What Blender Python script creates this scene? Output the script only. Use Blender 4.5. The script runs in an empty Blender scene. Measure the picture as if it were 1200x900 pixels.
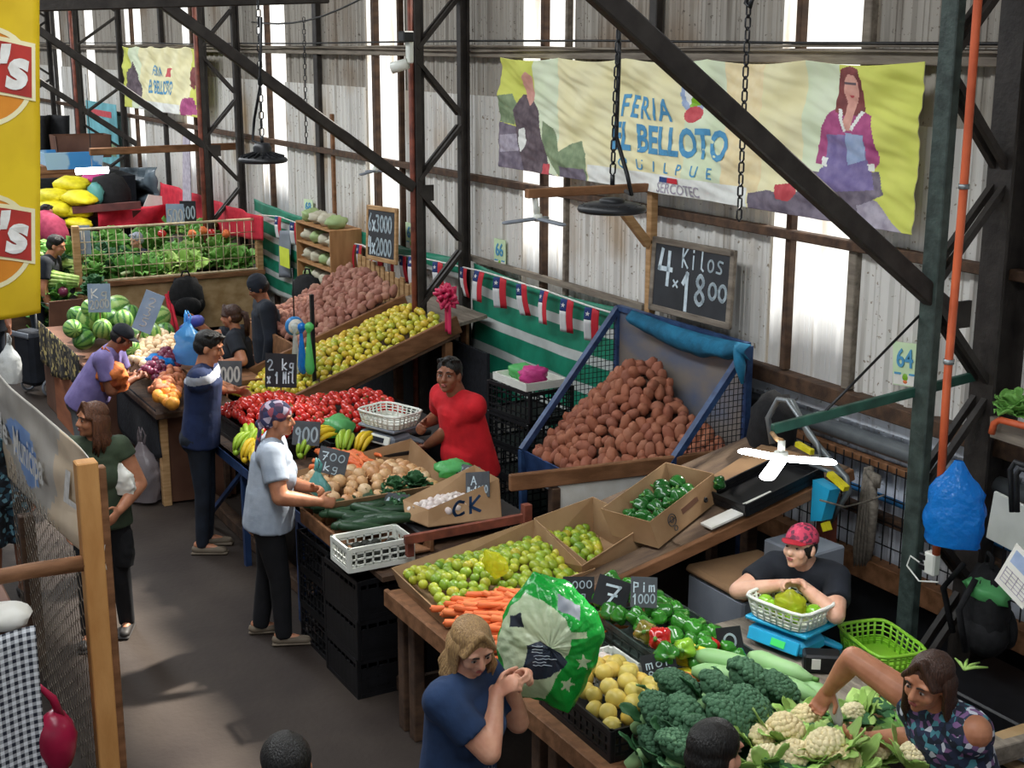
import bpy, bmesh, math, random
from mathutils import Vector, Matrix, Euler, noise
SC = bpy.context.scene
COL = SC.collection
PI = math.pi
V = Vector
rnd = random.Random(11)
# ------------------------------------------------------------------ camera numbers (1200x900 frame)
F, PITCH, ROLL, YAW, EYE = 1617.45, 0.24120, 0.0021, 2.63552, 3.75
CD = V((math.cos(YAW)*math.cos(PITCH), math.sin(YAW)*math.cos(PITCH), -math.sin(PITCH)))
CR0 = V((math.sin(YAW), -math.cos(YAW), 0)); CU0 = CR0.cross(CD)
CR = math.cos(ROLL)*CR0 + math.sin(ROLL)*CU0
CU = -math.sin(ROLL)*CR0 + math.cos(ROLL)*CU0
def P(x, y, ax, v):
    """survey helper: the point of the place seen at (x, y) that lies on the plane ax = v"""
    r = CD + CR*((x-600)/F) - CU*((y-450)/F)
    i = 'xyz'.index(ax); o = V((0, 0, EYE))
    return o + r*((v-o[i])/r[i])
def lerp(a, b, t): return a + (b-a)*t
# ------------------------------------------------------------------ materials
def lin(c):
    return c/12.92 if c <= .04045 else ((c+.055)/1.055)**2.4
def hexc(h):
    h = h.lstrip('#'); return tuple(lin(int(h[i:i+2], 16)/255) for i in (0, 2, 4)) + (1,)
MATS = {}
def mat(name, col, rough=.6, col2=None, var=.25, scale=6., stretch=(1, 1, 1), bump=0., bscale=40., metal=0., spec=.4,
        rand=None, detail=4, mixpos=(.35, .65), sheen=0, coat=0, sss=0):
    """Principled surface: noise between two colours, optional per-object colours (rand) and bump."""
    m = bpy.data.materials.new(name); m.use_nodes = True; MATS[name] = m
    nt = m.node_tree; N = nt.nodes; L = nt.links; b = N['Principled BSDF']
    tc = N.new('ShaderNodeTexCoord'); mp = N.new('ShaderNodeMapping'); mp.inputs['Scale'].default_value = stretch
    L.new(tc.outputs['Object'], mp.inputs['Vector'])
    c1 = hexc(col); c2 = hexc(col2) if col2 else tuple(x*(1-var) for x in c1[:3]) + (1,)
    nz = N.new('ShaderNodeTexNoise'); nz.inputs['Scale'].default_value = scale; nz.inputs['Detail'].default_value = detail
    L.new(mp.outputs[0], nz.inputs['Vector'])
    rp = N.new('ShaderNodeValToRGB'); rp.color_ramp.elements[0].position = mixpos[0]; rp.color_ramp.elements[1].position = mixpos[1]
    rp.color_ramp.elements[0].color = c1; rp.color_ramp.elements[1].color = c2
    L.new(nz.outputs['Fac'], rp.inputs[0]); out = rp.outputs[0]
    if rand:
        oi = N.new('ShaderNodeObjectInfo'); r2 = N.new('ShaderNodeValToRGB'); cr = r2.color_ramp
        while len(cr.elements) < len(rand): cr.elements.new(.5)
        for i, h in enumerate(rand):
            cr.elements[i].position = i/(len(rand)-1); cr.elements[i].color = hexc(h)
        L.new(oi.outputs['Random'], r2.inputs[0])
        mx = N.new('ShaderNodeMixRGB'); mx.inputs[0].default_value = .7
        L.new(out, mx.inputs[1]); L.new(r2.outputs[0], mx.inputs[2]); out = mx.outputs[0]
    L.new(out, b.inputs['Base Color'])
    b.inputs['Roughness'].default_value = rough; b.inputs['Metallic'].default_value = metal
    b.inputs['Specular IOR Level'].default_value = spec
    if sheen: b.inputs['Sheen Weight'].default_value = sheen
    if coat: b.inputs['Coat Weight'].default_value = coat
    if sss:
        b.inputs['Subsurface Weight'].default_value = sss; b.inputs['Subsurface Radius'].default_value = (.02, .008, .005)
        b.inputs['Subsurface Scale'].default_value = .5
    if bump:
        n2 = N.new('ShaderNodeTexNoise'); n2.inputs['Scale'].default_value = bscale; n2.inputs['Detail'].default_value = 5
        L.new(mp.outputs[0], n2.inputs['Vector'])
        bp = N.new('ShaderNodeBump'); bp.inputs['Strength'].default_value = bump; bp.inputs['Distance'].default_value = .02
        L.new(n2.outputs['Fac'], bp.inputs['Height']); L.new(bp.outputs[0], b.inputs['Normal'])
    return m
def film(name, col, alpha=.55, rough=.25, transl=.4, bump=.3):
    """thin plastic film: part see-through, part diffuse and translucent, glossy on top"""
    m = bpy.data.materials.new(name); m.use_nodes = True; nt = m.node_tree; N = nt.nodes; L = nt.links
    out = N['Material Output']; pb = N['Principled BSDF']
    pb.inputs['Base Color'].default_value = hexc(col); pb.inputs['Roughness'].default_value = rough
    tl = N.new('ShaderNodeBsdfTranslucent'); tl.inputs[0].default_value = hexc(col)
    tr = N.new('ShaderNodeBsdfTransparent'); tr.inputs[0].default_value = tuple(.5+.5*x for x in hexc(col)[:3]) + (1,)
    m1 = N.new('ShaderNodeMixShader'); m1.inputs[0].default_value = transl
    L.new(pb.outputs[0], m1.inputs[1]); L.new(tl.outputs[0], m1.inputs[2])
    m2 = N.new('ShaderNodeMixShader'); m2.inputs[0].default_value = alpha
    L.new(tr.outputs[0], m2.inputs[1]); L.new(m1.outputs[0], m2.inputs[2]); L.new(m2.outputs[0], out.inputs[0])
    if bump:
        tc = N.new('ShaderNodeTexCoord'); nz = N.new('ShaderNodeTexNoise'); nz.inputs['Scale'].default_value = 25
        L.new(tc.outputs['Object'], nz.inputs['Vector'])
        bp = N.new('ShaderNodeBump'); bp.inputs['Strength'].default_value = bump; bp.inputs['Distance'].default_value = .02
        L.new(nz.outputs['Fac'], bp.inputs['Height'])
        for s in (pb, tl): L.new(bp.outputs[0], s.inputs['Normal'])
    MATS[name] = m; return m
def glow(name, col, strength):
    m = bpy.data.materials.new(name); m.use_nodes = True; b = m.node_tree.nodes['Principled BSDF']
    b.inputs['Base Color'].default_value = hexc(col); b.inputs['Emission Color'].default_value = hexc(col)
    b.inputs['Emission Strength'].default_value = strength; MATS[name] = m; return m
# ------------------------------------------------------------------ mesh builder
def frame_of(d, up=None):
    d = d.normalized(); up = V(up) if up is not None else (V((0, 0, 1)) if abs(d.z) < .95 else V((0, 1, 0)))
    s = d.cross(up)
    if s.length < 1e-6: s = d.cross(V((1, 0, 0)))
    s.normalize(); return s, s.cross(d).normalized()      # side, up'
class MB:
    def __init__(self): self.v = []; self.f = []; self.m = []; self.s = []
    def add(self, vs, fs, m=0, smooth=False):
        b = len(self.v); self.v.extend(V(x) for x in vs)
        for f in fs: self.f.append(tuple(b+i for i in f)); self.m.append(m); self.s.append(smooth)
        return self
    def box(self, c, s, rot=None, m=0, b=0.):
        c = V(c); h = V(s)/2; b = min(b, min(h)*.9)
        Rm = rot if rot is not None else Matrix.Identity(3)
        if b <= 0:
            vs = [c + Rm @ V((x*h.x, y*h.y, z*h.z)) for x in (-1, 1) for y in (-1, 1) for z in (-1, 1)]
            return self.add(vs, [(0, 1, 3, 2), (4, 6, 7, 5), (0, 4, 5, 1), (2, 3, 7, 6), (0, 2, 6, 4), (1, 5, 7, 3)], m)
        bm = bmesh.new(); bmesh.ops.create_cube(bm, size=1)
        for v in bm.verts: v.co = V((v.co.x*h.x*2, v.co.y*h.y*2, v.co.z*h.z*2))
        bmesh.ops.bevel(bm, geom=list(bm.edges), offset=b, segments=1, affect='EDGES')
        bm.verts.index_update()
        self.add([c + Rm @ v.co for v in bm.verts], [[v.index for v in f.verts] for f in bm.faces], m); bm.free()
        return self
    def beam(self, p0, p1, w, h, up=None, m=0, b=0.):
        p0 = V(p0); p1 = V(p1); d = p1-p0
        if d.length < 1e-6: return self
        s, u = frame_of(d, up); dn = d.normalized()
        Rm = Matrix((dn, s, u)).transposed()
        return self.box((p0+p1)/2, (d.length, w, h), Rm, m, b)
    def tube(self, pts, r, seg=8, m=0, closed=False, caps=True, smooth=True):
        pts = [V(p) for p in pts]; n = len(pts); rs = r if isinstance(r, (list, tuple)) else [r]*n
        vs = []; s = None
        for i, p in enumerate(pts):
            a = pts[i-1] if (i > 0 or closed) else p; c = pts[(i+1) % n] if (i < n-1 or closed) else p
            d = (c-a)
            if d.length < 1e-9: d = V((0, 0, 1))
            d.normalize()
            if s is None: s, u = frame_of(d)
            else:
                s = s - d*s.dot(d)
                if s.length < 1e-6: s, u = frame_of(d)
                s.normalize()
            u = s.cross(d)
            for k in range(seg):
                t = 2*PI*k/seg; vs.append(p + (s*math.cos(t)+u*math.sin(t))*rs[i])
        fs = []
        for i in range(n if closed else n-1):
            j = (i+1) % n
            for k in range(seg): fs.append((i*seg+k, i*seg+(k+1) % seg, j*seg+(k+1) % seg, j*seg+k))
        if caps and not closed: fs.append(tuple(range(seg))[::-1]); fs.append(tuple((n-1)*seg+k for k in range(seg)))
        return self.add(vs, fs, m, smooth)
    def cone(self, p0, p1, r0, r1, seg=14, round_=True, flat=1., side=None, m=0, rings=3):
        """tapered capsule / frustum; `flat` scales the radius across `side`'s perpendicular"""
        p0 = V(p0); p1 = V(p1); d = p1-p0; L = max(d.length, 1e-6); d = d/L if d.length > 1e-6 else V((0, 0, 1))
        if side is None: s, u = frame_of(d)
        else:
            s = V(side); s = (s - d*s.dot(d)).normalized(); u = s.cross(d)
        prof = []
        if round_:
            for i in range(rings+1):
                a = PI/2*i/rings; prof.append((-r0*math.cos(a), r0*math.sin(a)))
            for i in range(rings+1):
                a = PI/2*i/rings; prof.append((L+r1*math.sin(a), r1*math.cos(a)))
        else: prof = [(0, r0), (L*.5, (r0+r1)/2), (L, r1)]
        vs = []; fs = []
        for (t, r) in prof:
            for k in range(seg):
                a = 2*PI*k/seg; vs.append(p0 + d*t + s*(math.cos(a)*max(r, 1e-5)) + u*(math.sin(a)*max(r, 1e-5)*flat))
        for i in range(len(prof)-1):
            for k in range(seg): fs.append((i*seg+k, i*seg+(k+1) % seg, (i+1)*seg+(k+1) % seg, (i+1)*seg+k))
        n = len(prof); fs.append(tuple(range(seg))[::-1]); fs.append(tuple((n-1)*seg+k for k in range(seg)))
        return self.add(vs, fs, m, True)
    def ell(self, c, r, rot=None, seg=14, rings=9, m=0, fn=None):
        c = V(c); r = (r, r, r) if not isinstance(r, (tuple, list, Vector)) else r; vs = []; fs = []
        for i in range(rings+1):
            th = PI*i/rings
            for k in range(seg if 0 < i < rings else 1):
                ph = 2*PI*k/seg; n = V((math.sin(th)*math.cos(ph), math.sin(th)*math.sin(ph), math.cos(th)))
                p = V((n.x*r[0], n.y*r[1], n.z*r[2]))
                if fn: p = p*fn(n)
                vs.append(c + (rot @ p if rot else p))
        def idx(i, k): return 0 if i == 0 else (len(vs)-1 if i == rings else 1+(i-1)*seg + k % seg)
        for i in range(rings):
            for k in range(seg):
                if i == 0: fs.append((0, idx(1, k), idx(1, k+1)))
                elif i == rings-1: fs.append((idx(i, k), len(vs)-1, idx(i, k+1)))
                else: fs.append((idx(i, k), idx(i+1, k), idx(i+1, k+1), idx(i, k+1)))
        return self.add(vs, fs, m, True)
    def lathe(self, prof, c=(0, 0, 0), seg=20, m=0, rot=None, smooth=True):
        c = V(c); vs = []; fs = []
        for (r, z) in prof:
            for k in range(seg):
                a = 2*PI*k/seg; p = V((r*math.cos(a), r*math.sin(a), z)); vs.append(c + (rot @ p if rot else p))
        for i in range(len(prof)-1):
            for k in range(seg): fs.append((i*seg+k, i*seg+(k+1) % seg, (i+1)*seg+(k+1) % seg, (i+1)*seg+k))
        return self.add(vs, fs, m, smooth)
    def sheet(self, fn, nu, nv, m=0, thick=0., mfn=None, smooth=True):
        """grid fn(u, v); thick > 0 gives a closed slab"""
        g = [[V(fn(i/nu, j/nv)) for i in range(nu+1)] for j in range(nv+1)]
        def nrm(i, j):
            a = g[j][min(i+1, nu)]-g[j][max(i-1, 0)]; b = g[min(j+1, nv)][i]-g[max(j-1, 0)][i]
            n = a.cross(b); return n.normalized() if n.length > 1e-12 else V((0, 0, 1))
        base = len(self.v); W = nu+1
        for j in range(nv+1):
            for i in range(nu+1): self.v.append(g[j][i])
        def q(a, b, c, d, mm): self.f.append((base+a, base+b, base+c, base+d)); self.m.append(mm); self.s.append(smooth)
        for j in range(nv):
            for i in range(nu):
                mm = mfn((i+.5)/nu, (j+.5)/nv) if mfn else m
                q(j*W+i, j*W+i+1, (j+1)*W+i+1, (j+1)*W+i, mm)
        if thick:
            o = (nu+1)*(nv+1)
            for j in range(nv+1):
                for i in range(nu+1): self.v.append(g[j][i]-nrm(i, j)*thick)
            for j in range(nv):
                for i in range(nu):
                    mm = mfn((i+.5)/nu, (j+.5)/nv) if mfn else m
                    q(o+j*W+i, o+(j+1)*W+i, o+(j+1)*W+i+1, o+j*W+i+1, mm)
            for i in range(nu):
                q(i, o+i, o+i+1, i+1, m); q(nv*W+i, nv*W+i+1, o+nv*W+i+1, o+nv*W+i, m)
            for j in range(nv):
                q(j*W, (j+1)*W, o+(j+1)*W, o+j*W, m); q(j*W+nu, o+j*W+nu, o+(j+1)*W+nu, (j+1)*W+nu, m)
        return self
    def slab(self, quad, th, m=0):
        """four corners (any plane) given a thickness away from their normal"""
        q = [V(p) for p in quad]; n = (q[1]-q[0]).cross(q[3]-q[0]).normalized()*th
        return self.add(q+[p-n for p in q], [(0, 1, 2, 3), (7, 6, 5, 4), (0, 4, 5, 1), (1, 5, 6, 2), (2, 6, 7, 3), (3, 7, 4, 0)], m)
    def xform(self, M4):
        self.v = [M4 @ v for v in self.v]; return self
    def mesh(self, name, mats):
        me = bpy.data.meshes.new(name); me.from_pydata([tuple(v) for v in self.v], [], self.f)
        for mm in (mats if isinstance(mats, (list, tuple)) else [mats]): me.materials.append(MATS[mm] if isinstance(mm, str) else mm)
        me.polygons.foreach_set('material_index', self.m); me.polygons.foreach_set('use_smooth', self.s); me.update()
        return me
    def build(self, name, mats, parent=None, loc=None, rot=None):
        return link(name, self.mesh(name, mats), parent, loc, rot)
def link(name, me, parent=None, loc=None, rot=None):
    o = bpy.data.objects.new(name, me); COL.objects.link(o)
    if parent is not None: o.parent = parent
    if loc is not None: o.location = loc
    if rot is not None: o.rotation_euler = rot
    return o
def tag(o, label=None, cat=None, group=None, kind=None):
    for k, v in (('label', label), ('category', cat), ('group', group), ('kind', kind)):
        if v: o[k] = v
    return o
def thing(name, label, cat, loc=(0, 0, 0), rotz=0, group=None, rot=None):
    o = bpy.data.objects.new(name, None); COL.objects.link(o); o.empty_display_size = .1
    o.location = loc; o.rotation_euler = rot if rot is not None else (0, 0, rotz)
    return tag(o, label, cat, group)
def one(mb, name, mats, label, cat, loc=None, rot=None, group=None):
    return tag(mb.build(name, mats, None, loc, rot), label, cat, group)
def struct(mb, name, mats): return tag(mb.build(name, mats), kind='structure')
KIDS = {}
def kids(o):
    return list(o.children)
def dup(o, parent=None, loc=None, rot=None, scale=None, label=None, group=None, cs=None):
    """copy of a thing, its parts and their sub-parts"""
    c = o.copy(); COL.objects.link(c); c.parent = parent
    if loc is not None: c.location = loc
    if rot is not None: c.rotation_euler = rot
    if scale is not None: c.scale = scale
    if label: c['label'] = label
    if group: c['group'] = group
    for ch in (cs if cs is not None else kids(o)): dup(ch, c)
    return c
# ------------------------------------------------------------------ text and pen strokes
def text_mb(body, size, m=0, depth=.002, sx=1., shear=0., bold=0., align='CENTER', space=1.):
    cu = bpy.data.curves.new('t', 'FONT'); cu.body = body; cu.size = size; cu.extrude = depth; cu.offset = bold
    cu.align_x = align; cu.align_y = 'CENTER'; cu.resolution_u = 3; cu.shear = shear; cu.space_character = space
    ob = bpy.data.objects.new('t', cu); COL.objects.link(ob)
    bpy.context.view_layer.update()
    me = bpy.data.meshes.new_from_object(ob.evaluated_get(bpy.context.evaluated_depsgraph_get()))
    b = MB(); b.add([V((v.co.x*sx, v.co.y, v.co.z)) for v in me.vertices], [tuple(p.vertices) for p in me.polygons], m)
    bpy.data.objects.remove(ob); bpy.data.curves.remove(cu); bpy.data.meshes.remove(me)
    return b
GL = {'0': [[(.5, 1), (.1, .75), (.1, .25), (.5, 0), (.9, .25), (.9, .75), (.5, 1)]], '1': [[(.2, .75), (.55, 1), (.55, 0)]],
 '2': [[(.1, .8), (.4, 1), (.85, .85), (.8, .55), (.1, 0), (.95, .02)]], '3': [[(.1, .95), (.8, .95), (.45, .58), (.85, .35), (.6, .02), (.1, .08)]],
 '4': [[(.3, 1), (.15, .45), (.9, .45)], [(.75, .95), (.7, 0)]], '5': [[(.85, 1), (.25, 1), (.2, .58), (.75, .55), (.85, .2), (.5, 0), (.1, .08)]],
 '6': [[(.75, 1), (.25, .6), (.12, .25), (.45, 0), (.85, .22), (.6, .5), (.18, .35)]], '7': [[(.1, .98), (.9, .98), (.4, 0)], [(.35, .5), (.8, .5)]],
 '8': [[(.5, .52), (.2, .75), (.5, 1), (.8, .75), (.5, .52), (.12, .25), (.5, 0), (.88, .25), (.5, .52)]],
 '9': [[(.85, .7), (.5, .5), (.2, .75), (.5, 1), (.85, .75), (.7, 0)]],
 'x': [[(.15, .6), (.85, .05)], [(.85, .6), (.15, .05)]], 'K': [[(.2, 1), (.2, 0)], [(.85, .95), (.2, .45), (.9, 0)]],
 'k': [[(.2, 1), (.2, 0)], [(.8, .6), (.25, .3), (.85, 0)]], 'i': [[(.5, .62), (.5, 0)], [(.5, .85), (.5, .9)]], 'l': [[(.5, 1), (.45, .1), (.7, 0)]],
 'o': [[(.5, .62), (.15, .45), (.2, .1), (.5, 0), (.85, .15), (.85, .48), (.5, .62)]], 's': [[(.85, .58), (.4, .62), (.25, .42), (.75, .25), (.7, .02), (.15, .05)]],
 'g': [[(.8, .55), (.3, .6), (.2, .2), (.75, .15), (.8, .6), (.75, -.3), (.2, -.25)]], 'M': [[(.1, 0), (.15, 1), (.5, .4), (.85, 1), (.9, 0)]],
 'C': [[(.9, .85), (.5, 1), (.1, .5), (.4, 0), (.9, .15)]], 'G': [[(.9, .85), (.5, 1), (.1, .5), (.4, 0), (.9, .1), (.9, .45), (.6, .45)]],
 'S': [[(.85, .9), (.4, 1), (.15, .75), (.8, .35), (.6, 0), (.1, .1)]], '-': [[(.15, .5), (.85, .5)]], '$': [[(.85, .8), (.4, .9), (.2, .7), (.8, .35), (.6, .1), (.15, .2)], [(.5, 1.05), (.5, -.05)]],
 'a': [[(.8, .55), (.3, .55), (.15, .2), (.5, 0), (.8, .3), (.8, .6), (.85, 0)]], 'n': [[(.2, .6), (.2, 0)], [(.2, .4), (.6, .62), (.8, .4), (.8, 0)]],
 'P': [[(.2, 0), (.2, 1), (.8, .9), (.8, .55), (.2, .5)]], 'e': [[(.2, .3), (.8, .35), (.7, .6), (.3, .55), (.2, .15), (.5, 0), (.85, .1)]], 'r': [[(.25, .6), (.25, 0)], [(.25, .4), (.7, .62)]],
 'u': [[(.2, .6), (.25, .1), (.6, 0), (.8, .3)], [(.8, .6), (.82, 0)]], 'm': [[(.1, 0), (.1, .6), (.4, .6), (.45, 0)], [(.45, .55), (.8, .6), (.85, 0)]], 'd': [[(.8, 1), (.8, 0), (.3, 0), (.15, .35), (.5, .6), (.8, .4)]],
 't': [[(.5, .95), (.5, .1), (.8, 0)], [(.2, .65), (.85, .65)]], 'A': [[(.1, 0), (.5, 1), (.9, 0)], [(.25, .35), (.75, .35)]], 'O': [[(.5, 1), (.1, .7), (.1, .3), (.5, 0), (.9, .3), (.9, .7), (.5, 1)]],
 'T': [[(.1, 1), (.9, 1)], [(.5, 1), (.5, 0)]], 'R': [[(.2, 0), (.2, 1), (.8, .9), (.75, .55), (.2, .5), (.9, 0)]], 'N': [[(.15, 0), (.15, 1), (.85, 0), (.85, 1)]], 'E': [[(.85, 1), (.2, 1), (.2, 0), (.85, 0)], [(.2, .5), (.7, .5)]],
 'U': [[(.15, 1), (.15, .2), (.5, 0), (.85, .2), (.85, 1)]], 'I': [[(.5, 1), (.5, 0)]], 'L': [[(.2, 1), (.2, 0), (.85, 0)]], 'D': [[(.2, 0), (.2, 1), (.75, .8), (.8, .3), (.2, 0)]]}
def pen(mb, s, x, z, h, w, th, m=0, slope=0., gap=.2, y=0.):
    """hand-painted characters as flat brush strokes in the xz plane at depth y (facing -y)"""
    for ch in s:
        for st in GL.get(ch, []):
            if ch in '023568969SCGOosega' and len(st) > 3:
                for _ in range(2):
                    cl = st[0] == st[-1]; q = [] if cl else [st[0]]
                    for (ax_, az_), (bx_, bz_) in zip(st, st[1:]): q += [(.75*ax_+.25*bx_, .75*az_+.25*bz_), (.25*ax_+.75*bx_, .25*az_+.75*bz_)]
                    st = q+[q[0]] if cl else q+[st[-1]]
            pts = [V((x+px*w, y, z+pz*h+slope*(x+px*w))) for px, pz in st]
            for a, b in zip(pts, pts[1:]):
                d = (b-a).normalized()*th*.5; n = V((-d.z, 0, d.x))
                a2, b2 = a-d, b+d; yy = V((0, .0025, 0))
                mb.add([a2-n-yy, b2-n-yy, b2+n-yy, a2+n-yy, a2-n, b2-n, b2+n, a2+n], [(0, 1, 2, 3), (0, 4, 5, 1), (1, 5, 6, 2), (2, 6, 7, 3), (3, 7, 4, 0)], m)
        x += w*(1+gap)
    return mb
def evmesh(ob):
    bpy.context.view_layer.update()
    me = bpy.data.meshes.new_from_object(ob.evaluated_get(bpy.context.evaluated_depsgraph_get()))
    return me
def skinned(mb, name, mats, voxel=.008, smooth=3, parent=None, fac=.5):
    """fuse overlapping volumes into one continuous surface"""
    ob = link('tmp', mb.mesh('tmp', mats))
    r = ob.modifiers.new('r', 'REMESH'); r.mode = 'VOXEL'; r.voxel_size = voxel; r.use_smooth_shade = True
    if smooth:
        s = ob.modifiers.new('s', 'SMOOTH'); s.iterations = smooth; s.factor = fac
    me = evmesh(ob); me.name = name; old = ob.data
    bpy.data.objects.remove(ob); bpy.data.meshes.remove(old)
    me.materials.clear()
    for mm in (mats if isinstance(mats, (list, tuple)) else [mats]): me.materials.append(MATS[mm] if isinstance(mm, str) else mm)
    me.polygons.foreach_set('use_smooth', [True]*len(me.polygons))
    return link(name, me, parent)
# ------------------------------------------------------------------ heaps of countable things
def heap(protos, quad, n, d, label, group, hump=None, seed=1, sc=(.85, 1.12), spin='any', sep=.8, lift=0., tries=9000, ok=None, up=(0, 0, 1), jit=.12, aim=None, names=None):
    """scatter copies of protos (objects, used as the first ones too) over the surface spanned by quad + hump(u, v)"""
    r = random.Random(seed); A, B, C, D = (V(p) for p in quad); up = V(up); pts = []
    cell = {}
    for _ in range(tries):
        if len(pts) >= n: break
        u, v = r.random(), r.random()
        if ok and not ok(u, v): continue
        p = lerp(lerp(A, B, u), lerp(D, C, u), v) + up*(lift + (hump(u, v) if hump else 0) + r.uniform(-jit, jit)*d)
        k = (int(p.x//d), int(p.y//d), int(p.z//d)); good = True
        for a in (-1, 0, 1):
            for b in (-1, 0, 1):
                for c in (-1, 0, 1):
                    for q in cell.get((k[0]+a, k[1]+b, k[2]+c), ()):
                        if (q-p).length < d*sep: good = False
        if good: pts.append(p); cell.setdefault(k, []).append(p)
    ch = [kids(p) for p in protos]
    used = [False]*len(protos); res = []
    for p in pts:
        i = r.randrange(len(protos)); s = r.uniform(*sc)
        if spin == 'any': e = (r.uniform(0, 6.3), r.uniform(0, 6.3), r.uniform(0, 6.3))
        elif spin == 'up': e = (r.uniform(-.5, .5), r.uniform(-.5, .5), r.uniform(0, 6.3))
        elif spin == 'lie': e = (r.uniform(-.25, .25), r.uniform(-.25, .25), (aim if aim is not None else 0) + r.uniform(-.45, .45))
        elif spin == 'flat': e = (r.uniform(-.35, .35), r.uniform(-.35, .35), r.uniform(0, 6.3))
        if not used[i]:
            o = protos[i]; used[i] = True; o.location = p; o.rotation_euler = e; o.scale = (s,)*3
        else: o = dup(protos[i], None, p, e, (s,)*3, cs=ch[i])
        o['label'] = label; o['group'] = group; res.append(o)
    for i, o in enumerate(protos):
        if not used[i]:
            for c in kids(o): bpy.data.objects.remove(c)
            bpy.data.objects.remove(o)
    return res

# ------------------------------------------------------------------ materials of the hall
mat('steel_dark', '#35302c', .55, '#241f1c', scale=9, bump=.15)
mat('steel_green', '#3f4c47', .5, '#29332f', scale=14, bump=.2)
mat('rust_red', '#8a4a38', .6, '#5d2f25', scale=10)
mat('orange_pipe', '#d8683f', .45, '#b9522f', scale=5)
mat('wood_pale', '#bd976b', .7, '#9f784c', scale=5, stretch=(1, 1, 7), bump=.1)
mat('wood_orange', '#d09a5c', .65, '#b57d42', scale=4, stretch=(2, 2, .6), bump=.1)
mat('wood_mid', '#8d6242', .7, '#694528', scale=5, stretch=(3, .8, 3), bump=.15)
mat('wood_dark', '#5a4230', .75, '#3c2b20', scale=5, stretch=(3, 1, 3), bump=.2)
mat('wood_grey', '#8d8375', .8, '#6a6055', scale=6, stretch=(.5, 4, 4), bump=.2)
mat('plywood', '#b79a72', .7, '#98794f', scale=3, stretch=(.6, 2, 3))
mat('board_brown', '#6d4a38', .7, '#573829', scale=3)
mat('wood_board', '#75604c', .8, '#57463a', scale=5, stretch=(4, .5, 4), bump=.2)
mat('carton', '#ad8c68', .8, '#977552', scale=4, bump=.05)
mat('carton_in', '#9c7b58', .85, '#86674a', scale=4)
mat('cement', '#3b322b', .75, '#281f1a', scale=1.3, bump=.15, bscale=25, spec=.3, detail=8)
mat('black_plastic', '#17171a', .45, '#0f0f11', scale=12)
mat('dark_metal', '#222326', .45, '#17181a', scale=12)
mat('white_plastic', '#e6e8df', .4, '#d6d8ce', scale=6)
mat('cream_wire', '#cdbd9c', .5, '#b09c78', scale=20)
mat('black_board', '#3a3c40', .8, '#2c2e31', scale=3, detail=6)
mat('card_black', '#26282c', .7, '#1d1e22', scale=8)
mat('card_slate', '#55585c', .7, '#3d4044', scale=8)
mat('chalk', '#d9e6ec', .9, '#b9cbd4', scale=20)
mat('chalk_white', '#eceae4', .9, '#d5d2ca', scale=20)
mat('paper', '#e9e7e0', .8, '#dddacf', scale=10)
mat('paper_green', '#d3e6c0', .8, '#c3dcae', scale=6)
mat('print_blue', '#4a92bd', .8, '#5ba0c6', scale=10)
mat('blue_steel', '#2f4a78', .5, '#22375c', scale=8, bump=.1)
mat('blue_frame', '#34507a', .5, '#1f3357', scale=12)
mat('galv', '#9aa0a2', .4, '#81878a', scale=6, metal=.6)
mat('green_metal', '#2f5a4c', .5, '#21443a', scale=10)
mat('blue_pipe', '#3f8fcf', .45, '#2f78b4', scale=6)
mat('rope_grey', '#8c8478', .9, '#6f675c', scale=40, bump=.3)
mat('grey_panel', '#8a9099', .6, '#757b84', scale=3)
mat('dark_cloth', '#22242b', .9, '#181a1f', scale=20, bump=.2)
mat('black_cloth', '#1a1a1c', .9, '#101012', scale=20, bump=.2)
mat('red_cloth', '#d02c3f', .85, '#b31f33', scale=9, bump=.3, bscale=16)
mat('yellow_sack', '#e3d628', .55, '#c9bb18', scale=12, bump=.4, bscale=18)
mat('pink_sack', '#c93c86', .6, '#a92d6c', scale=12, bump=.3)
mat('maroon_wood', '#5b2f2b', .7, '#43211f', scale=6)
mat('tarp_grey', '#6b7880', .35, '#4f5b63', scale=6, bump=.5, bscale=9)
film('bag_blue', '#1c86dc', .86, .25, .35, .5)
film('bag_clear', '#dfe6e4', .42, .2, .4, .5)
film('bag_yellow', '#d9dc3c', .55, .25, .5, .4)
film('bag_green', '#7fe08e', .8, .25, .45, .4)
film('bag_teal', '#6fb9b6', .8, .3, .4, .4)
glow('led', '#ffffff', 14)
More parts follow.
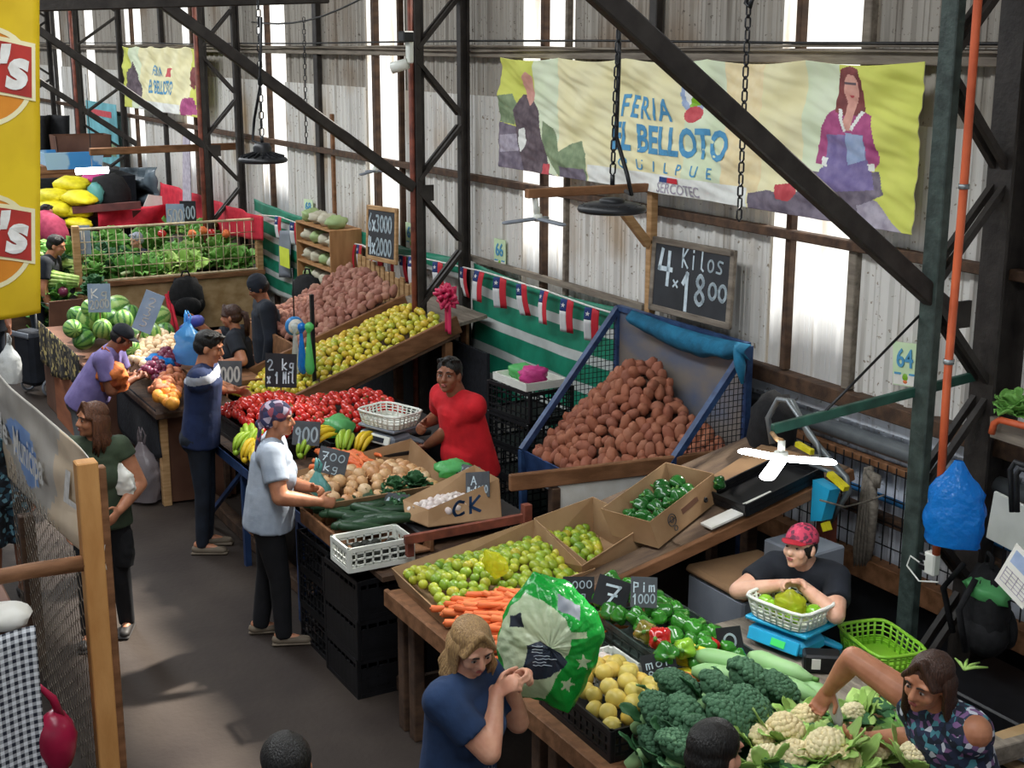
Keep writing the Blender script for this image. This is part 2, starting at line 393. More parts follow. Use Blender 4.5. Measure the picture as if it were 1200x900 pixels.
def wall_mat(name, base, dirt, rust, hi):
    """weathered sheet metal: vertical drips, rust blotches, a grime line along the joint"""
    m = bpy.data.materials.new(name); m.use_nodes = True; MATS[name] = m
    nt = m.node_tree; N = nt.nodes; L = nt.links; b = N['Principled BSDF']; b.inputs['Roughness'].default_value = .7
    tc = N.new('ShaderNodeTexCoord')
    def noise_ramp(scale, st, lo, hi_, det=6):
        mp = N.new('ShaderNodeMapping'); mp.inputs['Scale'].default_value = st; L.new(tc.outputs['Object'], mp.inputs[0])
        n = N.new('ShaderNodeTexNoise'); n.inputs['Scale'].default_value = scale; n.inputs['Detail'].default_value = det; L.new(mp.outputs[0], n.inputs['Vector'])
        r = N.new('ShaderNodeMapRange'); r.inputs['From Min'].default_value = lo; r.inputs['From Max'].default_value = hi_; L.new(n.outputs['Fac'], r.inputs['Value'])
        return r.outputs[0]
    def mix(fac, a, bb):
        x = N.new('ShaderNodeMixRGB')
        if isinstance(fac, float): x.inputs[0].default_value = fac
        else: L.new(fac, x.inputs[0])
        for s, q in ((1, a), (2, bb)):
            if isinstance(q, tuple): x.inputs[s].default_value = q
            else: L.new(q, x.inputs[s])
        return x.outputs[0]
    c = mix(noise_ramp(2.2, (2, 1, .22), .3, .7), hexc(base), hexc(hi))
    c = mix(noise_ramp(5., (3, 1, .12), .52, .78), c, hexc(dirt))
    c = mix(noise_ramp(1.1, (1, 1, .7), .54, .76, 8), c, hexc(rust))
    c = mix(noise_ramp(30., (1, 1, 1), .66, .72, 2), c, hexc(dirt))
    L.new(c, b.inputs['Base Color'])
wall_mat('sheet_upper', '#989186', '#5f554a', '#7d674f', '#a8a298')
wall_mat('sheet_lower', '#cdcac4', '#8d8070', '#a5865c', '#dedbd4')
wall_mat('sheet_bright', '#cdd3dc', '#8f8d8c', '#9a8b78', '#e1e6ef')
def translucent(name, col, transp=.12):
    m = bpy.data.materials.new(name); m.use_nodes = True; MATS[name] = m
    nt = m.node_tree; N = nt.nodes; L = nt.links; out = N['Material Output']; N.remove(N['Principled BSDF'])
    tl = N.new('ShaderNodeBsdfTranslucent'); df = N.new('ShaderNodeBsdfDiffuse'); tr = N.new('ShaderNodeBsdfTransparent')
    tc = N.new('ShaderNodeTexCoord'); mp = N.new('ShaderNodeMapping'); mp.inputs['Scale'].default_value = (3, 1, .3); L.new(tc.outputs['Object'], mp.inputs[0])
    n = N.new('ShaderNodeTexNoise'); n.inputs['Scale'].default_value = 3; n.inputs['Detail'].default_value = 8; L.new(mp.outputs[0], n.inputs['Vector'])
    r = N.new('ShaderNodeValToRGB'); r.color_ramp.elements[0].position = .55; r.color_ramp.elements[1].position = .8
    r.color_ramp.elements[0].color = hexc(col); r.color_ramp.elements[1].color = hexc('#a8906a'); L.new(n.outputs['Fac'], r.inputs[0])
    for s in (tl, df): L.new(r.outputs[0], s.inputs[0])
    m1 = N.new('ShaderNodeMixShader'); m1.inputs[0].default_value = .35; L.new(tl.outputs[0], m1.inputs[1]); L.new(df.outputs[0], m1.inputs[2])
    m2 = N.new('ShaderNodeMixShader'); m2.inputs[0].default_value = transp; L.new(m1.outputs[0], m2.inputs[1]); L.new(tr.outputs[0], m2.inputs[2])
    L.new(m2.outputs[0], out.inputs[0])
translucent('fibreglass', '#eef2f6', .25)
# ------------------------------------------------------------------ the hall
WY = 5.85
fl = MB(); fl.box((-17, -1, -.1), (60, 22, .2)); struct(fl, 'floor', 'cement')
def px(x, y=30): return P(x, y, 'y', WY).x
lights_px = [(62, 70), (100, 110), (148, 166), (215, 229), (303, 334), (430, 474), (616, 675), (919, 1027)]
LX = [(px(a), px(b)) for a, b in lights_px] + [(-.9, .1)]
def ribbed(mb, x0, x1, z0, z1, y, pitch=.21, h=.022):
    prof = []; x = math.floor(x0/pitch)*pitch
    while x < x1 + pitch:
        for dx, dy in ((0, 0), (pitch*.62, 0), (pitch*.72, -h), (pitch*.86, -h), (pitch*.96, 0)):
            if x0 < x+dx < x1: prof.append((x+dx, y+dy))
        for q in (.2, .4):
            if x0 < x+pitch*q < x1: prof.append((x+pitch*q-.004, y)); prof.append((x+pitch*q, y-.006)); prof.append((x+pitch*q+.004, y))
        x += pitch
    prof = [(x0, y)] + sorted(p for p in prof if x0 < p[0] < x1) + [(x1, y)]
    n = len(prof); vs = [(a, b, z0) for a, b in prof] + [(a, b, z1) for a, b in prof]
    mb.add(vs, [(i, i+1, n+i+1, n+i) for i in range(n-1)])
edges = [-44.] + [e for ab in LX for e in ab] + [6.]
up = MB(); lo = MB(); lo2 = MB()
for i in range(0, len(edges), 2):
    a, b = edges[i], edges[i+1]
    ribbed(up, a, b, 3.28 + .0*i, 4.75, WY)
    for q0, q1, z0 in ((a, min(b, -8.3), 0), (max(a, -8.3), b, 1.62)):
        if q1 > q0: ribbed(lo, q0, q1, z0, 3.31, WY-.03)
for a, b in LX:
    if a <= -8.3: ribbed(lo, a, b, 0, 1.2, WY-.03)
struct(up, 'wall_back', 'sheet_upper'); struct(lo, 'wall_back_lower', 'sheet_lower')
for i, (a, b) in enumerate(LX):
    w = MB(); ribbed(w, a, b, 1.62 if a > -8.3 else 1.2, 4.75, WY-.005)
    struct(w, 'window_%d' % (i+1), 'fibreglass')
nb = MB(); nb.box((-17, WY+3.4, 3.05), (60, .3, 6.1)); struct(nb, 'wall_outside_shade', 'sheet_lower')  # unseen wall added outside to shade the lower part of the light strips
# clerestory opening above the sheets, unseen roof with gaps for added light, far wall
rf = MB()
for y0, y1 in ((-9, -3.2), (-2.0, .6), (2.0, 6.6)): rf.box((-17, (y0+y1)/2, 6.3), (60, y1-y0, .06))
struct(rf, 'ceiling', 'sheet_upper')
wf = MB(); wf.box((-44.1, -1, 3), (.1, 22, 6.6)); struct(wf, 'wall_far', 'sheet_upper')
# girts and studs of the wall
tn = [0]
def trim(p0, p1, w, h, m, up=None):
    tn[0] += 1; b = MB(); b.beam(p0, p1, w, h, up, b=.006); struct(b, 'trim_%d' % tn[0], m)
trim((-44, WY-.07, 3.685), (6, WY-.07, 3.685), .07, .09, 'wood_grey')
trim((-44, WY-.08, 2.585), (6, WY-.08, 2.585), .07, .06, 'wood_dark')
trim((-8.4, WY-.07, 1.645), (6, WY-.07, 1.645), .1, .1, 'wood_dark')
def stud(x, y, z0, z1, w, m):
    X = px(x, y); trim((X, WY-.055, z0), (X, WY-.055, z1), w, .06, m, (0, 1, 0))
for x, y, z0, z1, w, m in ((445, 30, 0, 4.7, .09, 'wood_dark'), (475, 30, 0, 4.7, .05, 'wood_dark'), (646, 30, 0, 4.7, .06, 'wood_dark'),
        (674, 30, 1.7, 4.7, .035, 'wood_grey'), (948, 30, 1.7, 4.7, .05, 'wood_dark'), (1028, 30, 1.7, 4.7, .07, 'wood_grey'), (376, 30, 0, 4.7, .12, 'steel_dark'),
        (318, 30, 0, 4.7, .07, 'wood_dark'), (776, 30, 2.7, 4.7, .09, 'steel_dark'), (192, 30, 1, 4.7, .1, 'steel_dark'), (66, 40, 1, 4.7, .12, 'steel_dark'),
        (86, 40, 1, 4.7, .1, 'steel_dark'), (229, 30, .6, 4.7, .1, 'wood_dark'), (158, 30, .6, 4.7, .05, 'wood_dark'), (396, 150, 0, 3.0, .06, 'wood_mid')):
    stud(x, y, z0, z1, w, m)
# lower wall behind the near stall: bright set-back sheet, rails, pipes, welded mesh
lw = MB(); ribbed(lw, -8.3, 6, .95, 1.66, WY+.03); ribbed(lw, -8.3, 6, 0, .95, WY+.02); struct(lw, 'wall_back_inner', 'sheet_bright')
trim((-8.2, WY-.05, 1.3), (6, WY-.05, 1.3), .06, .05, 'wood_mid')
trim((-8.2, WY-.06, .98), (6, WY-.06, .98), .07, .06, 'wood_dark')
trim((-8.2, WY-.12, .66), (6, WY-.12, .66), .1, .14, 'wood_mid')
lp = MB(); lp.box((-1.2, WY-.02, .3), (14, .04, .6)); struct(lp, 'wall_back_skirt', 'dark_metal')
b = MB(); b.tube([(-8.2, WY-.05, 1.42), (6, WY-.05, 1.42)], .055, 12); one(b, 'drain_pipe', 'galv', 'long grey drain pipe along the wall under the sheet metal', 'pipe')
b = MB(); b.tube([(-8.2, WY-.03, 1.09), (6, WY-.03, 1.09)], .022, 8); one(b, 'water_pipe', 'blue_pipe', 'thin blue pipe behind the wire mesh low on the wall', 'pipe')
b = MB(); b.box((-1.1, WY-.02, 1.535), (14.2, .02, .075)); one(b, 'plastic_strip', 'sheet_bright', 'pale bluish strip running along the wall above the drain pipe', 'strip')
b = MB()
for i in range(int(14/.075)): b.box((-8.1+i*.075, WY-.1, 1.0), (.006, .006, .66))
for z in (.68, .83, .98, 1.13, 1.29): b.box((-1.1, WY-.1, z), (14, .006, .006))
one(b, 'wire_mesh_panel', 'dark_metal', 'dark welded wire mesh fixed in front of the low wall', 'mesh')
# raised timber kerb in front of the middle stalls
b = MB(); b.box((-9.1, 3.12, .05), (5.5, .1, .1), b=.01); one(b, 'timber_kerb', 'wood_dark', 'long dark timber lying on the floor along the stall fronts', 'timber')
# ------------------------------------------------------------------ lattice columns with knee braces
COLX = [-5.0, -11.1, -17.45, -23.5, -29.3]
where = ['beside the blue hanging bag, carrying the orange conduit', 'with a pink rosette, between the lime bank and the flags', 'beside the red cloth and the salad stall',
         'behind the salad stall by the far printed banner', 'at the far end, half behind the yellow banner']
FYPX = [(1128, 230), (495, 200), (243, 150), (115, 130), (38, 130)]
FY = []
for i, X in enumerate(COLX):
    fy = P(FYPX[i][0], FYPX[i][1], 'x', X).y if i < 3 else 4.95
    fy = max(4.75, min(fy, 5.2)); FY.append(fy); ry = 5.62
    t = thing('lattice_column', ('dark steel lattice column ' + where[i]), 'column', (X, 5.3, 0))
    rd = .2 if i == 0 else .07; fm = 'steel_green' if i == 0 else 'rust_red'
    b = MB(); b.box((0, fy-5.3, 2.4), (.11 if i == 0 else .08, .06, 4.8), b=.006); b.box((-.035, fy-5.3+.03, 2.4), (.04, .1, 4.8)); b.build('front_chord', 'steel_dark' if i else 'steel_green', t)
    if i: b = MB(); b.tube([(0, fy-5.3-.05, 0), (0, fy-5.3-.05, 4.8)], .026 if i == 1 else .034, 8); b.build('red_pipe', 'rust_red', t)
    b = MB(); b.box((0, ry-5.3, 2.4), (.16 if i == 0 else .075, .02, 4.8)); b.box((0, ry-5.3+rd/2, 2.4), (.02, rd, 4.8)); b.box((0, ry-5.3+rd, 2.4), (.16 if i == 0 else .075, .02, 4.8)); b.build('rear_chord', 'steel_dark', t)
    z = .35; s = 0; st = .56
    while z < 4.5:
        a, c = (fy, ry) if s == 0 else (ry, fy); b = MB()
        for dx in (-.045, .03): b.beam((dx, a-5.3, z), (dx, c-5.3, z+st*.82), .035, .035)
        b.build('lattice_bar', 'steel_dark', t); s = 1-s; z += st
    # knee brace: from the column out to the roof
    if i == 0: a, c = P(1112, 366, 'x', X), P(710, 0, 'x', X)
    elif i == 1: a, c = P(490, 224, 'x', X), P(190, 3, 'x', X)
    elif i == 2: a, c = P(245, 175, 'x', X), P(45, 35, 'x', X)
    elif i == 3: a, c = P(165, 172, 'x', X), P(72, 112, 'x', X)
    else: continue
    e = c + (c-a)*.55
    t2 = thing('knee_brace', ('slanting dark steel brace over the sloping board and the printed bag', 'slanting steel brace ending at the column with the rosette', 'slanting steel brace ending above the red cloth', 'slanting steel brace by the far printed banner', '')[i], 'brace', a)
    b = MB(); b.beam((c-a)*.02, e-a, .07, .09 if i else .1, b=.008); b.build('tube', 'steel_dark', t2)
    b = MB(); b.box((0, .06, -.02), (.02, .18, .14)); b.build('gusset_plate', 'steel_dark', t2)
b = MB(); a = P(30, 6, 'x', -11.1); c = P(330, -2, 'x', -11.1); b.beam(a+(a-c)*2.2, c+(c-a)*.2, .08, .1, b=.01)
one(b, 'roof_tie_beam', 'steel_dark', 'dark horizontal roof beam crossing above the aisle', 'beam')
a, c = P(105, 178, 'x', -17.7), P(285, 171, 'x', -17.7)
b = MB(); b.beam(a, c, .07, .09, b=.008); one(b, 'timber_rail', 'wood_mid', 'reddish timber rail crossing level in front of the far columns', 'rail')
# orange conduit and sockets on the near column
t = thing('conduit', 'orange conduit pipe running down the near green column', 'pipe', (-5.0+.08, FY[0]-.05, 0))
pts = [P(1146, 0, 'y', FY[0]-.06), P(1129, 225, 'y', FY[0]-.06), P(1110, 445, 'y', FY[0]-.06), P(1097, 650, 'y', FY[0]-.06)]
o = V(t.location); b = MB(); b.tube([pts[0]+(pts[0]-pts[1])]+pts, .021, 10); b.xform(Matrix.Translation(-o)); b.build('pipe', 'orange_pipe', t)
for p in (lerp(pts[0], pts[1], .97), lerp(pts[1], pts[2], .9)):
    b = MB(); b.tube([p-o-V((0, 0, .012)), p-o+V((0, 0, .012))], .027, 10); b.build('clamp', 'galv', t)
p = P(1092, 660, 'y', FY[0]-.06)
t = thing('power_socket', 'white double power socket with plugs at the foot of the orange conduit', 'socket', p)
b = MB(); b.box((0, 0, 0), (.075, .05, .12), b=.008); b.build('box', 'white_plastic', t)
for z in (-.03, .025):
    b = MB(); b.box((-.045, -.01, z), (.05, .035, .035), b=.006); b.build('plug', 'black_plastic', t)
b = MB(); b.tube([(-.06, 0, -.03), (-.13, -.02, .0), (-.15, -.02, -.06), (-.05, -.03, -.11), (.08, -.03, -.07)], .005, 6); b.build('cord', 'white_plastic', t)
# timber gallows over the potato bin
GX = P(763, 300, 'y', 5.68).x
t = thing('timber_gallows', 'pale timber gallows standing out from the wall beside the chalkboard', 'frame', (GX, 5.68, 1.7))
zt = P(763, 219, 'y', 5.68).z; e = P(617, 227, 'x', GX)
for nm, a, c in (('post', (GX, 5.68, 1.2), (GX, 5.68, zt)), ('arm', e, (GX, 5.72, zt)), ('strut', P(722, 237, 'x', GX), P(760, 287, 'x', GX))):
    b = MB(); b.beam(V(a)-V(t.location), V(c)-V(t.location), .06, .06, (1, 0, 0), b=.005); b.build(nm, 'wood_pale' if nm != 'arm' else 'wood_mid', t)
# cables along the upper girt
for k in range(3):
    b = MB(); r = random.Random(k); pts = [(-44+i*2.2, WY-.13-.01*k, 3.70+.03*k+r.uniform(-.02, .02)) for i in range(23)]
    b.tube(pts, .009, 5); one(b, 'cable', 'wood_grey' if k < 2 else 'black_plastic', ['pale cable lying along the top timber of the wall', 'second pale cable sagging along the top timber of the wall', 'thin black cable along the top timber of the wall'][k], 'cable')
for k, (x0, y0, x1, y1, X, sag) in enumerate(((300, 25, 428, -8, -11.6, .05), (120, 190, 500, 300, -13.5, -.1))):
    if k == 0:
        a, c = P(295, 26, 'y', 5.3), P(440, -10, 'y', 5.3); b = MB(); b.tube([lerp(a, c, i/8)-V((0, 0, .12*math.sin(PI*i/8))) for i in range(9)], .01, 5)
        one(b, 'slung_cable', 'black_plastic', 'black cable slung from the roof across the light strips', 'cable')
mat('bin_back', '#7b736c', .55, '#52607a', scale=2.2, stretch=(1, 1, 1.6), mixpos=(.45, .7)); mat('cloth_teal', '#1d7296', .85, '#155a78', scale=9, bump=.3)
mat('potato_fill', '#5d4436', .9, '#47332a', scale=20, bump=.4); mat('print_navyblue', '#1f3a5c', .8, '#2a4a70')

# ------------------------------------------------------------------ people
def hd(x, y, z): p = P(x, y, 'z', z); return (p.x, p.y, p.z, None)
for nm, c, c2 in (('skin_fair', '#d9a487', '#c98d72'), ('skin_tan', '#b97f5f', '#a56c4e'), ('skin_brown', '#8e5c43', '#7a4c37'), ('skin_pale', '#dcb096', '#cf9c82')):
    mat(nm, c, .5, c2, scale=14, sss=.12, bump=.03, bscale=90)
mat('hair_black', '#17130f', .45, '#0c0a08', scale=70, stretch=(3, 3, .3), bump=.5, bscale=60)
mat('hair_brown', '#4a2e20', .45, '#2d1b13', scale=70, stretch=(3, 3, .3), bump=.5, bscale=60)
mat('hair_auburn', '#6b4128', .45, '#43281a', scale=70, stretch=(3, 3, .3), bump=.5, bscale=60)
mat('hair_blonde', '#b08d5c', .45, '#7f6142', scale=70, stretch=(3, 3, .3), bump=.5, bscale=60)
mat('eye_white', '#94877c', .4); mat('eye_dark', '#2a1a12', .25); mat('lip', '#a3564f', .45); mat('brow', '#2b1d15', .7)
def cloth(nm, c, c2=None, sc=7, **k): return mat(nm, c, .85, c2, var=.2, scale=sc, bump=.35, bscale=11, **k)
cloth('tee_navy', '#20375a', '#172a47'); cloth('tee_black', '#1b2029', '#12161d'); cloth('tee_red', '#d8202b', '#b3151f'); cloth('tee_grey', '#a9b3c0', '#8f9aa8')
cloth('tee_purple', '#8478ac', '#6a5f93'); cloth('polo_navy', '#1c2b52', '#14203f'); cloth('top_green', '#3d4a36', '#2e3829'); cloth('jacket_navy', '#1d2430', '#141a24')
cloth('denim', '#1b2330', '#11161f'); cloth('leggings', '#16161a', '#0d0d10'); cloth('shorts_grey', '#7c8083', '#66696c'); cloth('polo_grey', '#a4a8b3'); cloth('polo_red', '#c22a36')
cloth('apron_red', '#b02232')
mat('shoe_dark', '#2a2522', .6); mat('shoe_tan', '#6f6252', .7)
def pattern_mat(name, cols, scale, kind='VORONOI', bump=.2):
    m = bpy.data.materials.new(name); m.use_nodes = True; MATS[name] = m; nt = m.node_tree; N = nt.nodes; L = nt.links; b = N['Principled BSDF']; b.inputs['Roughness'].default_value = .8
    tc = N.new('ShaderNodeTexCoord'); v = N.new('ShaderNodeTexVoronoi'); v.inputs['Scale'].default_value = scale; L.new(tc.outputs['Object'], v.inputs['Vector'])
    sp = N.new('ShaderNodeSeparateColor'); L.new(v.outputs['Color'], sp.inputs[0])
    r = N.new('ShaderNodeValToRGB'); r.color_ramp.interpolation = 'CONSTANT'
    while len(r.color_ramp.elements) < len(cols): r.color_ramp.elements.new(.5)
    for i, c in enumerate(cols): r.color_ramp.elements[i].position = i/len(cols); r.color_ramp.elements[i].color = hexc(c)
    L.new(sp.outputs[0], r.inputs[0]); L.new(r.outputs[0], b.inputs['Base Color']); return m
pattern_mat('dress_print', ['#1c2433', '#27304a', '#c9cdd6', '#4b8a96', '#1c2433', '#7d5a86', '#2b3650'], 42)
pattern_mat('dress_print_dark', ['#14181f', '#1d2a36', '#6f9fb0', '#151a22', '#20242c', '#34586b'], 38)
pattern_mat('scarf_print', ['#5a3a54', '#2c3150', '#9a4a58', '#3d3f66', '#b7a9bb', '#3a2c48'], 26)
pattern_mat('cap_print', ['#b3344f', '#5a2338', '#c4405c', '#7a2a44', '#b3344f'], 60)
def PD(x, y, dist):
    r = CD + CR*((x-600)/F) - CU*((y-450)/F)
    return V((0, 0, EYE)) + r.normalized()*dist
def ik(S, T, l1, l2, hint):
    d = T-S; L = min(d.length, (l1+l2)*.998); d.normalize(); T = S + d*L
    a = (l1*l1 - l2*l2 + L*L)/(2*L); h = math.sqrt(max(l1*l1-a*a, 0)); q = V(hint); q = q - d*q.dot(d)
    if q.length < 1e-5: q = V((0, 0, -1))
    return S + d*a + q.normalized()*h, T
def hand_geo(mb, W, d, n, s, curl=.35, side=1, spread=.0, thumb=.6):
    """palm, four fingers of unequal length with knuckle bends, and a thumb from the side of the palm"""
    d = d.normalized(); n = (n - d*n.dot(d)).normalized(); x = d.cross(n)*side; k = s
    mb.cone(W, W+d*.07*k, .027*k, .036*k, 12, True, .42, x); mb.cone(W+d*.03*k, W+d*.08*k, .034*k, .037*k, 12, True, .38, x)
    for i, (o, L) in enumerate(((.030, .066), (.0105, .076), (-.0095, .070), (-.029, .055))):
        p = W + d*.083*k + x*o*k; dd = d + x*(o*spread*20); dd.normalize(); a = 0; r = .0092*k
        for j, q in enumerate((.44, .31, .25)):
            a += curl*(.8 if j == 0 else 1.1); e = p + (dd*math.cos(a) + n*math.sin(a))*L*q*k
            mb.cone(p, e, r, r*.93, 8, True, m=0, rings=2); p = e; r *= .93
    p = W + d*.025*k + x*.026*k + n*.004*k; v = (d*.62 + x*.78 + n*.35*thumb).normalized(); e = p+v*.04*k; mb.cone(p, e, .0125*k, .0108*k, 8, True, rings=2)
    v2 = (d*.9 + x*.28 + n*.5*thumb).normalized(); mb.cone(e, e+v2*.03*k, .0105*k, .0088*k, 8, True, rings=2)
def person(name_label, loc, face, H=1.62, b=1., lean=0., twist=0., head=(0, 0, 0), hands=None, hint=None, skin='skin_tan', top=('tee_black', 'short'), legs=('denim', 'long'),
           hair=('hair_black', 'short'), shoes='shoe_dark', fem=True, voxel=.008, curl=(.35, .35), palm=None, belly=0., stride=0., eyes=True, sit=False):
    """face: heading in degrees from +X; head: (turn, nod, tilt) in degrees; hands: world points of wrists [R, L] or None"""
    rz = math.radians(face-90)
    if len(loc) == 4:      # (x, y, z, None): the head's centre, from which height and footing follow
        hx = V(loc[:3]); ln = math.radians(lean)
        H = (hx.z)/(.515+math.cos(ln)*(.37+.062/1.68)-math.sin(ln)*(.012+.014/1.68)+.0)
        off = math.sin(ln)*(.37*H+.062*H/1.68) + math.cos(ln)*(.012+.014*H/1.68)
        fd = V((math.cos(math.radians(face)), math.sin(math.radians(face)), 0)); loc = hx - fd*off; loc.z = 0
    loc = V(loc); RZ = Matrix.Rotation(rz, 4, 'Z'); inv = (Matrix.Translation(loc) @ RZ).inverted()
    t = thing('person', name_label, 'person', loc, rz); k = H/1.68
    hip = V((0, 0, .515*H)); LR = Matrix.Rotation(math.radians(-lean), 3, 'X') @ Matrix.Rotation(math.radians(twist), 3, 'Z')
    def T(x, y, z): return hip + LR @ (V((x, y, z))-hip)
    hw = .058*H*(1.0 if fem else .92); sw = (.092 if fem else .108)*H*(.6+.4*b); S = [T(sw, 0, .808*H), T(-sw, 0, .808*H)]
    body = MB(); shirt = MB(); pants = MB()
    # legs
    feet = []
    for i, sx in enumerate((1, -1)):
        hp = V((hw*sx, 0, .5*H)); st = stride*(1 if i == 0 else -1); kn = V((hw*sx*1.02, .015+st*.55, .275*H)); an = V((hw*sx*1.05, -.01+st, .045*H))
        body.cone(hp, kn, .082*k*b, .052*k*b); body.cone(kn, an, .05*k*b, .034*k); body.cone(V((an.x, an.y-.03, .04*H)), V((an.x*1.1, an.y+.13*k, .018*H)), .035*k, .026*k)
        feet.append(an)
        if legs[1] == 'long':
            pants.cone(hp, kn, .096*k*b, .064*k*b, 16, False); pants.cone(kn, V((an.x, an.y, .03*H)), .066*k*b, .052*k*b, 16, False); pants.ell(kn, .062*k*b)
        elif legs[1] == 'shorts':
            pants.cone(hp, lerp(hp, kn, 1.0), .1*k*b, .085*k*b, 16, False)
    X = V((1, 0, 0)); ax = LR @ X
    body.ell(T(0, -.01, .51*H), (.115*H*(.5+.5*b)*(1 if fem else .92), .088*H*(.4+.6*b), .075*H)); pants.ell(T(0, -.008, .515*H), (.118*H*(.5+.5*b), .092*H*(.4+.6*b), .078*H))
    body.cone(T(0, 0, .54*H), T(0, .005, .64*H), .1*H*b, .09*H*b, 18, True, .7, ax); body.cone(T(0, .005, .64*H), T(0, -.002, .745*H), .093*H*b, .09*H, 18, False, .7, ax)
    body.cone(T(-sw*.72, 0, .79*H), T(sw*.72, 0, .79*H), .056*H, .056*H, 14, True)
    nb, nt_ = T(0, -.006, .815*H), T(0, .012, .885*H); body.cone(nb, nt_, .041*H*(.85 if fem else 1), .033*H*(.92 if fem else 1.08))
    if fem and top[1] != 'none':
        for sx in (-1, 1): shirt.ell(T(.047*H*sx, .052*H, .70*H), (.05*H*b, .046*H*b, .052*H*b))
    if belly:
        shirt.ell(T(0, belly*.05*H, .585*H), (.1*H*b, .075*H*b, .1*H))
    # shirt shell: flat hems and cuffs
    g = 1.1
    shirt.cone(T(0, 0, .485*H), T(0, .003, .64*H), .112*H*b*g, .103*H*b*g, 22, False, .76, ax); shirt.cone(T(0, .003, .64*H), T(0, -.002, .775*H), .103*H*b*g, .100*H*g, 22, False, .74, ax)
    shirt.ell(T(0, -.002, .765*H), (.1*H*g, .074*H*g, .05*H))
    shirt.cone(T(-sw*.78, -.003, .793*H), T(sw*.78, -.003, .793*H), .06*H, .06*H, 16, True); shirt.cone(T(-.045*H, 0, .825*H), T(.045*H, 0, .825*H), .034*H, .034*H, 12, True)
    l1, l2 = .172*H, .152*H; pd = palm or [None, None]; dbg = []
    for i, sx in enumerate((1, -1)):
        if hands and hands[i] is not None: W = inv @ V(hands[i])
        else: W = S[i] + V((.05*sx, .04, -(l1+l2)*.97))
        hn = (hint[i] if hint and hint[i] else (sx*.7, -.5, -.6)); E, W = ik(S[i], W, l1, l2, hn)
        body.ell(S[i], .041*H*b**.5); body.cone(S[i], E, .039*H*b**.7, .030*H*b**.6); body.cone(E, lerp(E, W, .35), .030*H*b**.6, .0285*H*b**.6); body.cone(lerp(E, W, .35), W, .0285*H*b**.6, .0185*H)
        d = (W-E).normalized()
        if pd[i] is not None:
            q = pd[i]; d2 = (RZ.inverted().to_3x3() @ V(q[0])).normalized() if q[0] is not None else d; n2 = RZ.inverted().to_3x3() @ V(q[1])
        else: d2 = d; n2 = V((-sx, .2, -.3))
        hand_geo(body, W-d2*.012, d2, n2, H/1.62*1.02, curl[i], 1 if (d2.cross(n2)).dot(V((-sx, .4, .8))) > 0 else -1)
        dbg.append((E, W))
        if top[1] != 'none':
            f = {'short': .66, 'long': 1.0, 'cap': .3}[top[1]]
            shirt.cone(S[i], lerp(S[i], E, f), .046*H*b**.6, .047*H*b**.6 if f < 1 else .04*H, 16, False); shirt.ell(S[i], .0468*H*b**.5)
            if top[1] == 'long': shirt.ell(E, .041*H); shirt.cone(E, lerp(E, W, .93), .04*H, .028*H, 14, False)
    if top[1] == 'none':    # sleeveless: straps only
        for sx in (1, -1): shirt.cone(T(sw*.62*sx, .0, .74*H), T(sw*.6*sx, -.004, .818*H), .052*H, .038*H, 12, True, 1.)
    # head with a face, turned on the neck
    hc = nt_ + LR @ V((0, .014*k, .062*k))
    HR = Matrix.Rotation(math.radians(head[0]), 3, 'Z') @ Matrix.Rotation(math.radians(-head[1]), 3, 'X') @ Matrix.Rotation(math.radians(head[2]), 3, 'Y')
    hs = k*1.0; q = lambda x, y, z: hc + HR @ V((x*hs, y*hs, z*hs))
    def he(c, r): body.ell(q(*c), tuple(a*hs for a in r), HR, 16, 12)
    he((0, -.008, .032), (.074, .094, .083)); he((0, .02, -.03), (.060, .070, .082)); he((0, .048, -.074), (.036, .036, .03)); he((0, .07, -.088), (.021, .017, .017))
    for sx in (1, -1):
        he((.036*sx, .056, -.026), (.027, .027, .03)); he((.0755*sx, -.006, -.012), (.01, .02, .031)); he((.03*sx, .074, .03), (.03, .016, .012))
    body.cone(q(0, .082, .016), q(0, .103, -.024), .010*hs, .0145*hs); body.ell(q(.012, .094, -.029), .0085*hs); body.ell(q(-.012, .094, -.029), .0085*hs)
    he((0, .082, -.056), (.024, .013, .012))
    body.cone(nt_, q(0, -.01, -.03), .046*hs, .052*hs)
    skinned(body, 'body', skin, voxel, 2, t)
    skinned(shirt, 'shirt' if 'dress' not in top[0] else 'dress', top[0], .011, 3, t)
    if legs[1] != 'bare': skinned(pants, 'trousers' if legs[1] == 'long' else 'shorts', legs[0], .012, 3, t)
    for an in feet:
        m = MB(); m.cone(V((an.x, an.y-.035, .035)), V((an.x*1.12, an.y+.15*k, .03)), .046*k, .036*k, 14, True, .8, (1, 0, 0)); m.box((an.x*1.05, an.y+.055*k, .012), (.085*k, .27*k, .022), b=.01); m.build('shoe', shoes, t)
    if eyes:
        for sx in (1, -1):
            m = MB(); m.ell(q(.031*sx, .0835, .006), (.0125*hs, .006*hs, .0056*hs), HR, 10, 6); m.ell(q(.0305*sx, .0872, .006), (.0062*hs, .0038*hs, .0058*hs), HR, 8, 6, 1); m.build('eye', ['eye_white', 'eye_dark'], t)
            m = MB(); m.tube([q(.013*sx, .0935, .027), q(.03*sx, .0925, .0325), q(.05*sx, .080, .026)], [.0035*hs, .0042*hs, .002*hs], 6); m.build('eyebrow', 'brow', t)
        m = MB(); m.ell(q(0, .0935, -.0525), (.021*hs, .0055*hs, .0045*hs), HR, 12, 6); m.ell(q(0, .0925, -.0605), (.017*hs, .0055*hs, .0048*hs), HR, 12, 6); m.build('mouth', 'lip', t)
    hm, style = hair[0], hair[1]; h = MB(); r = random.Random(int(loc.x*100)); nm = 'hair'
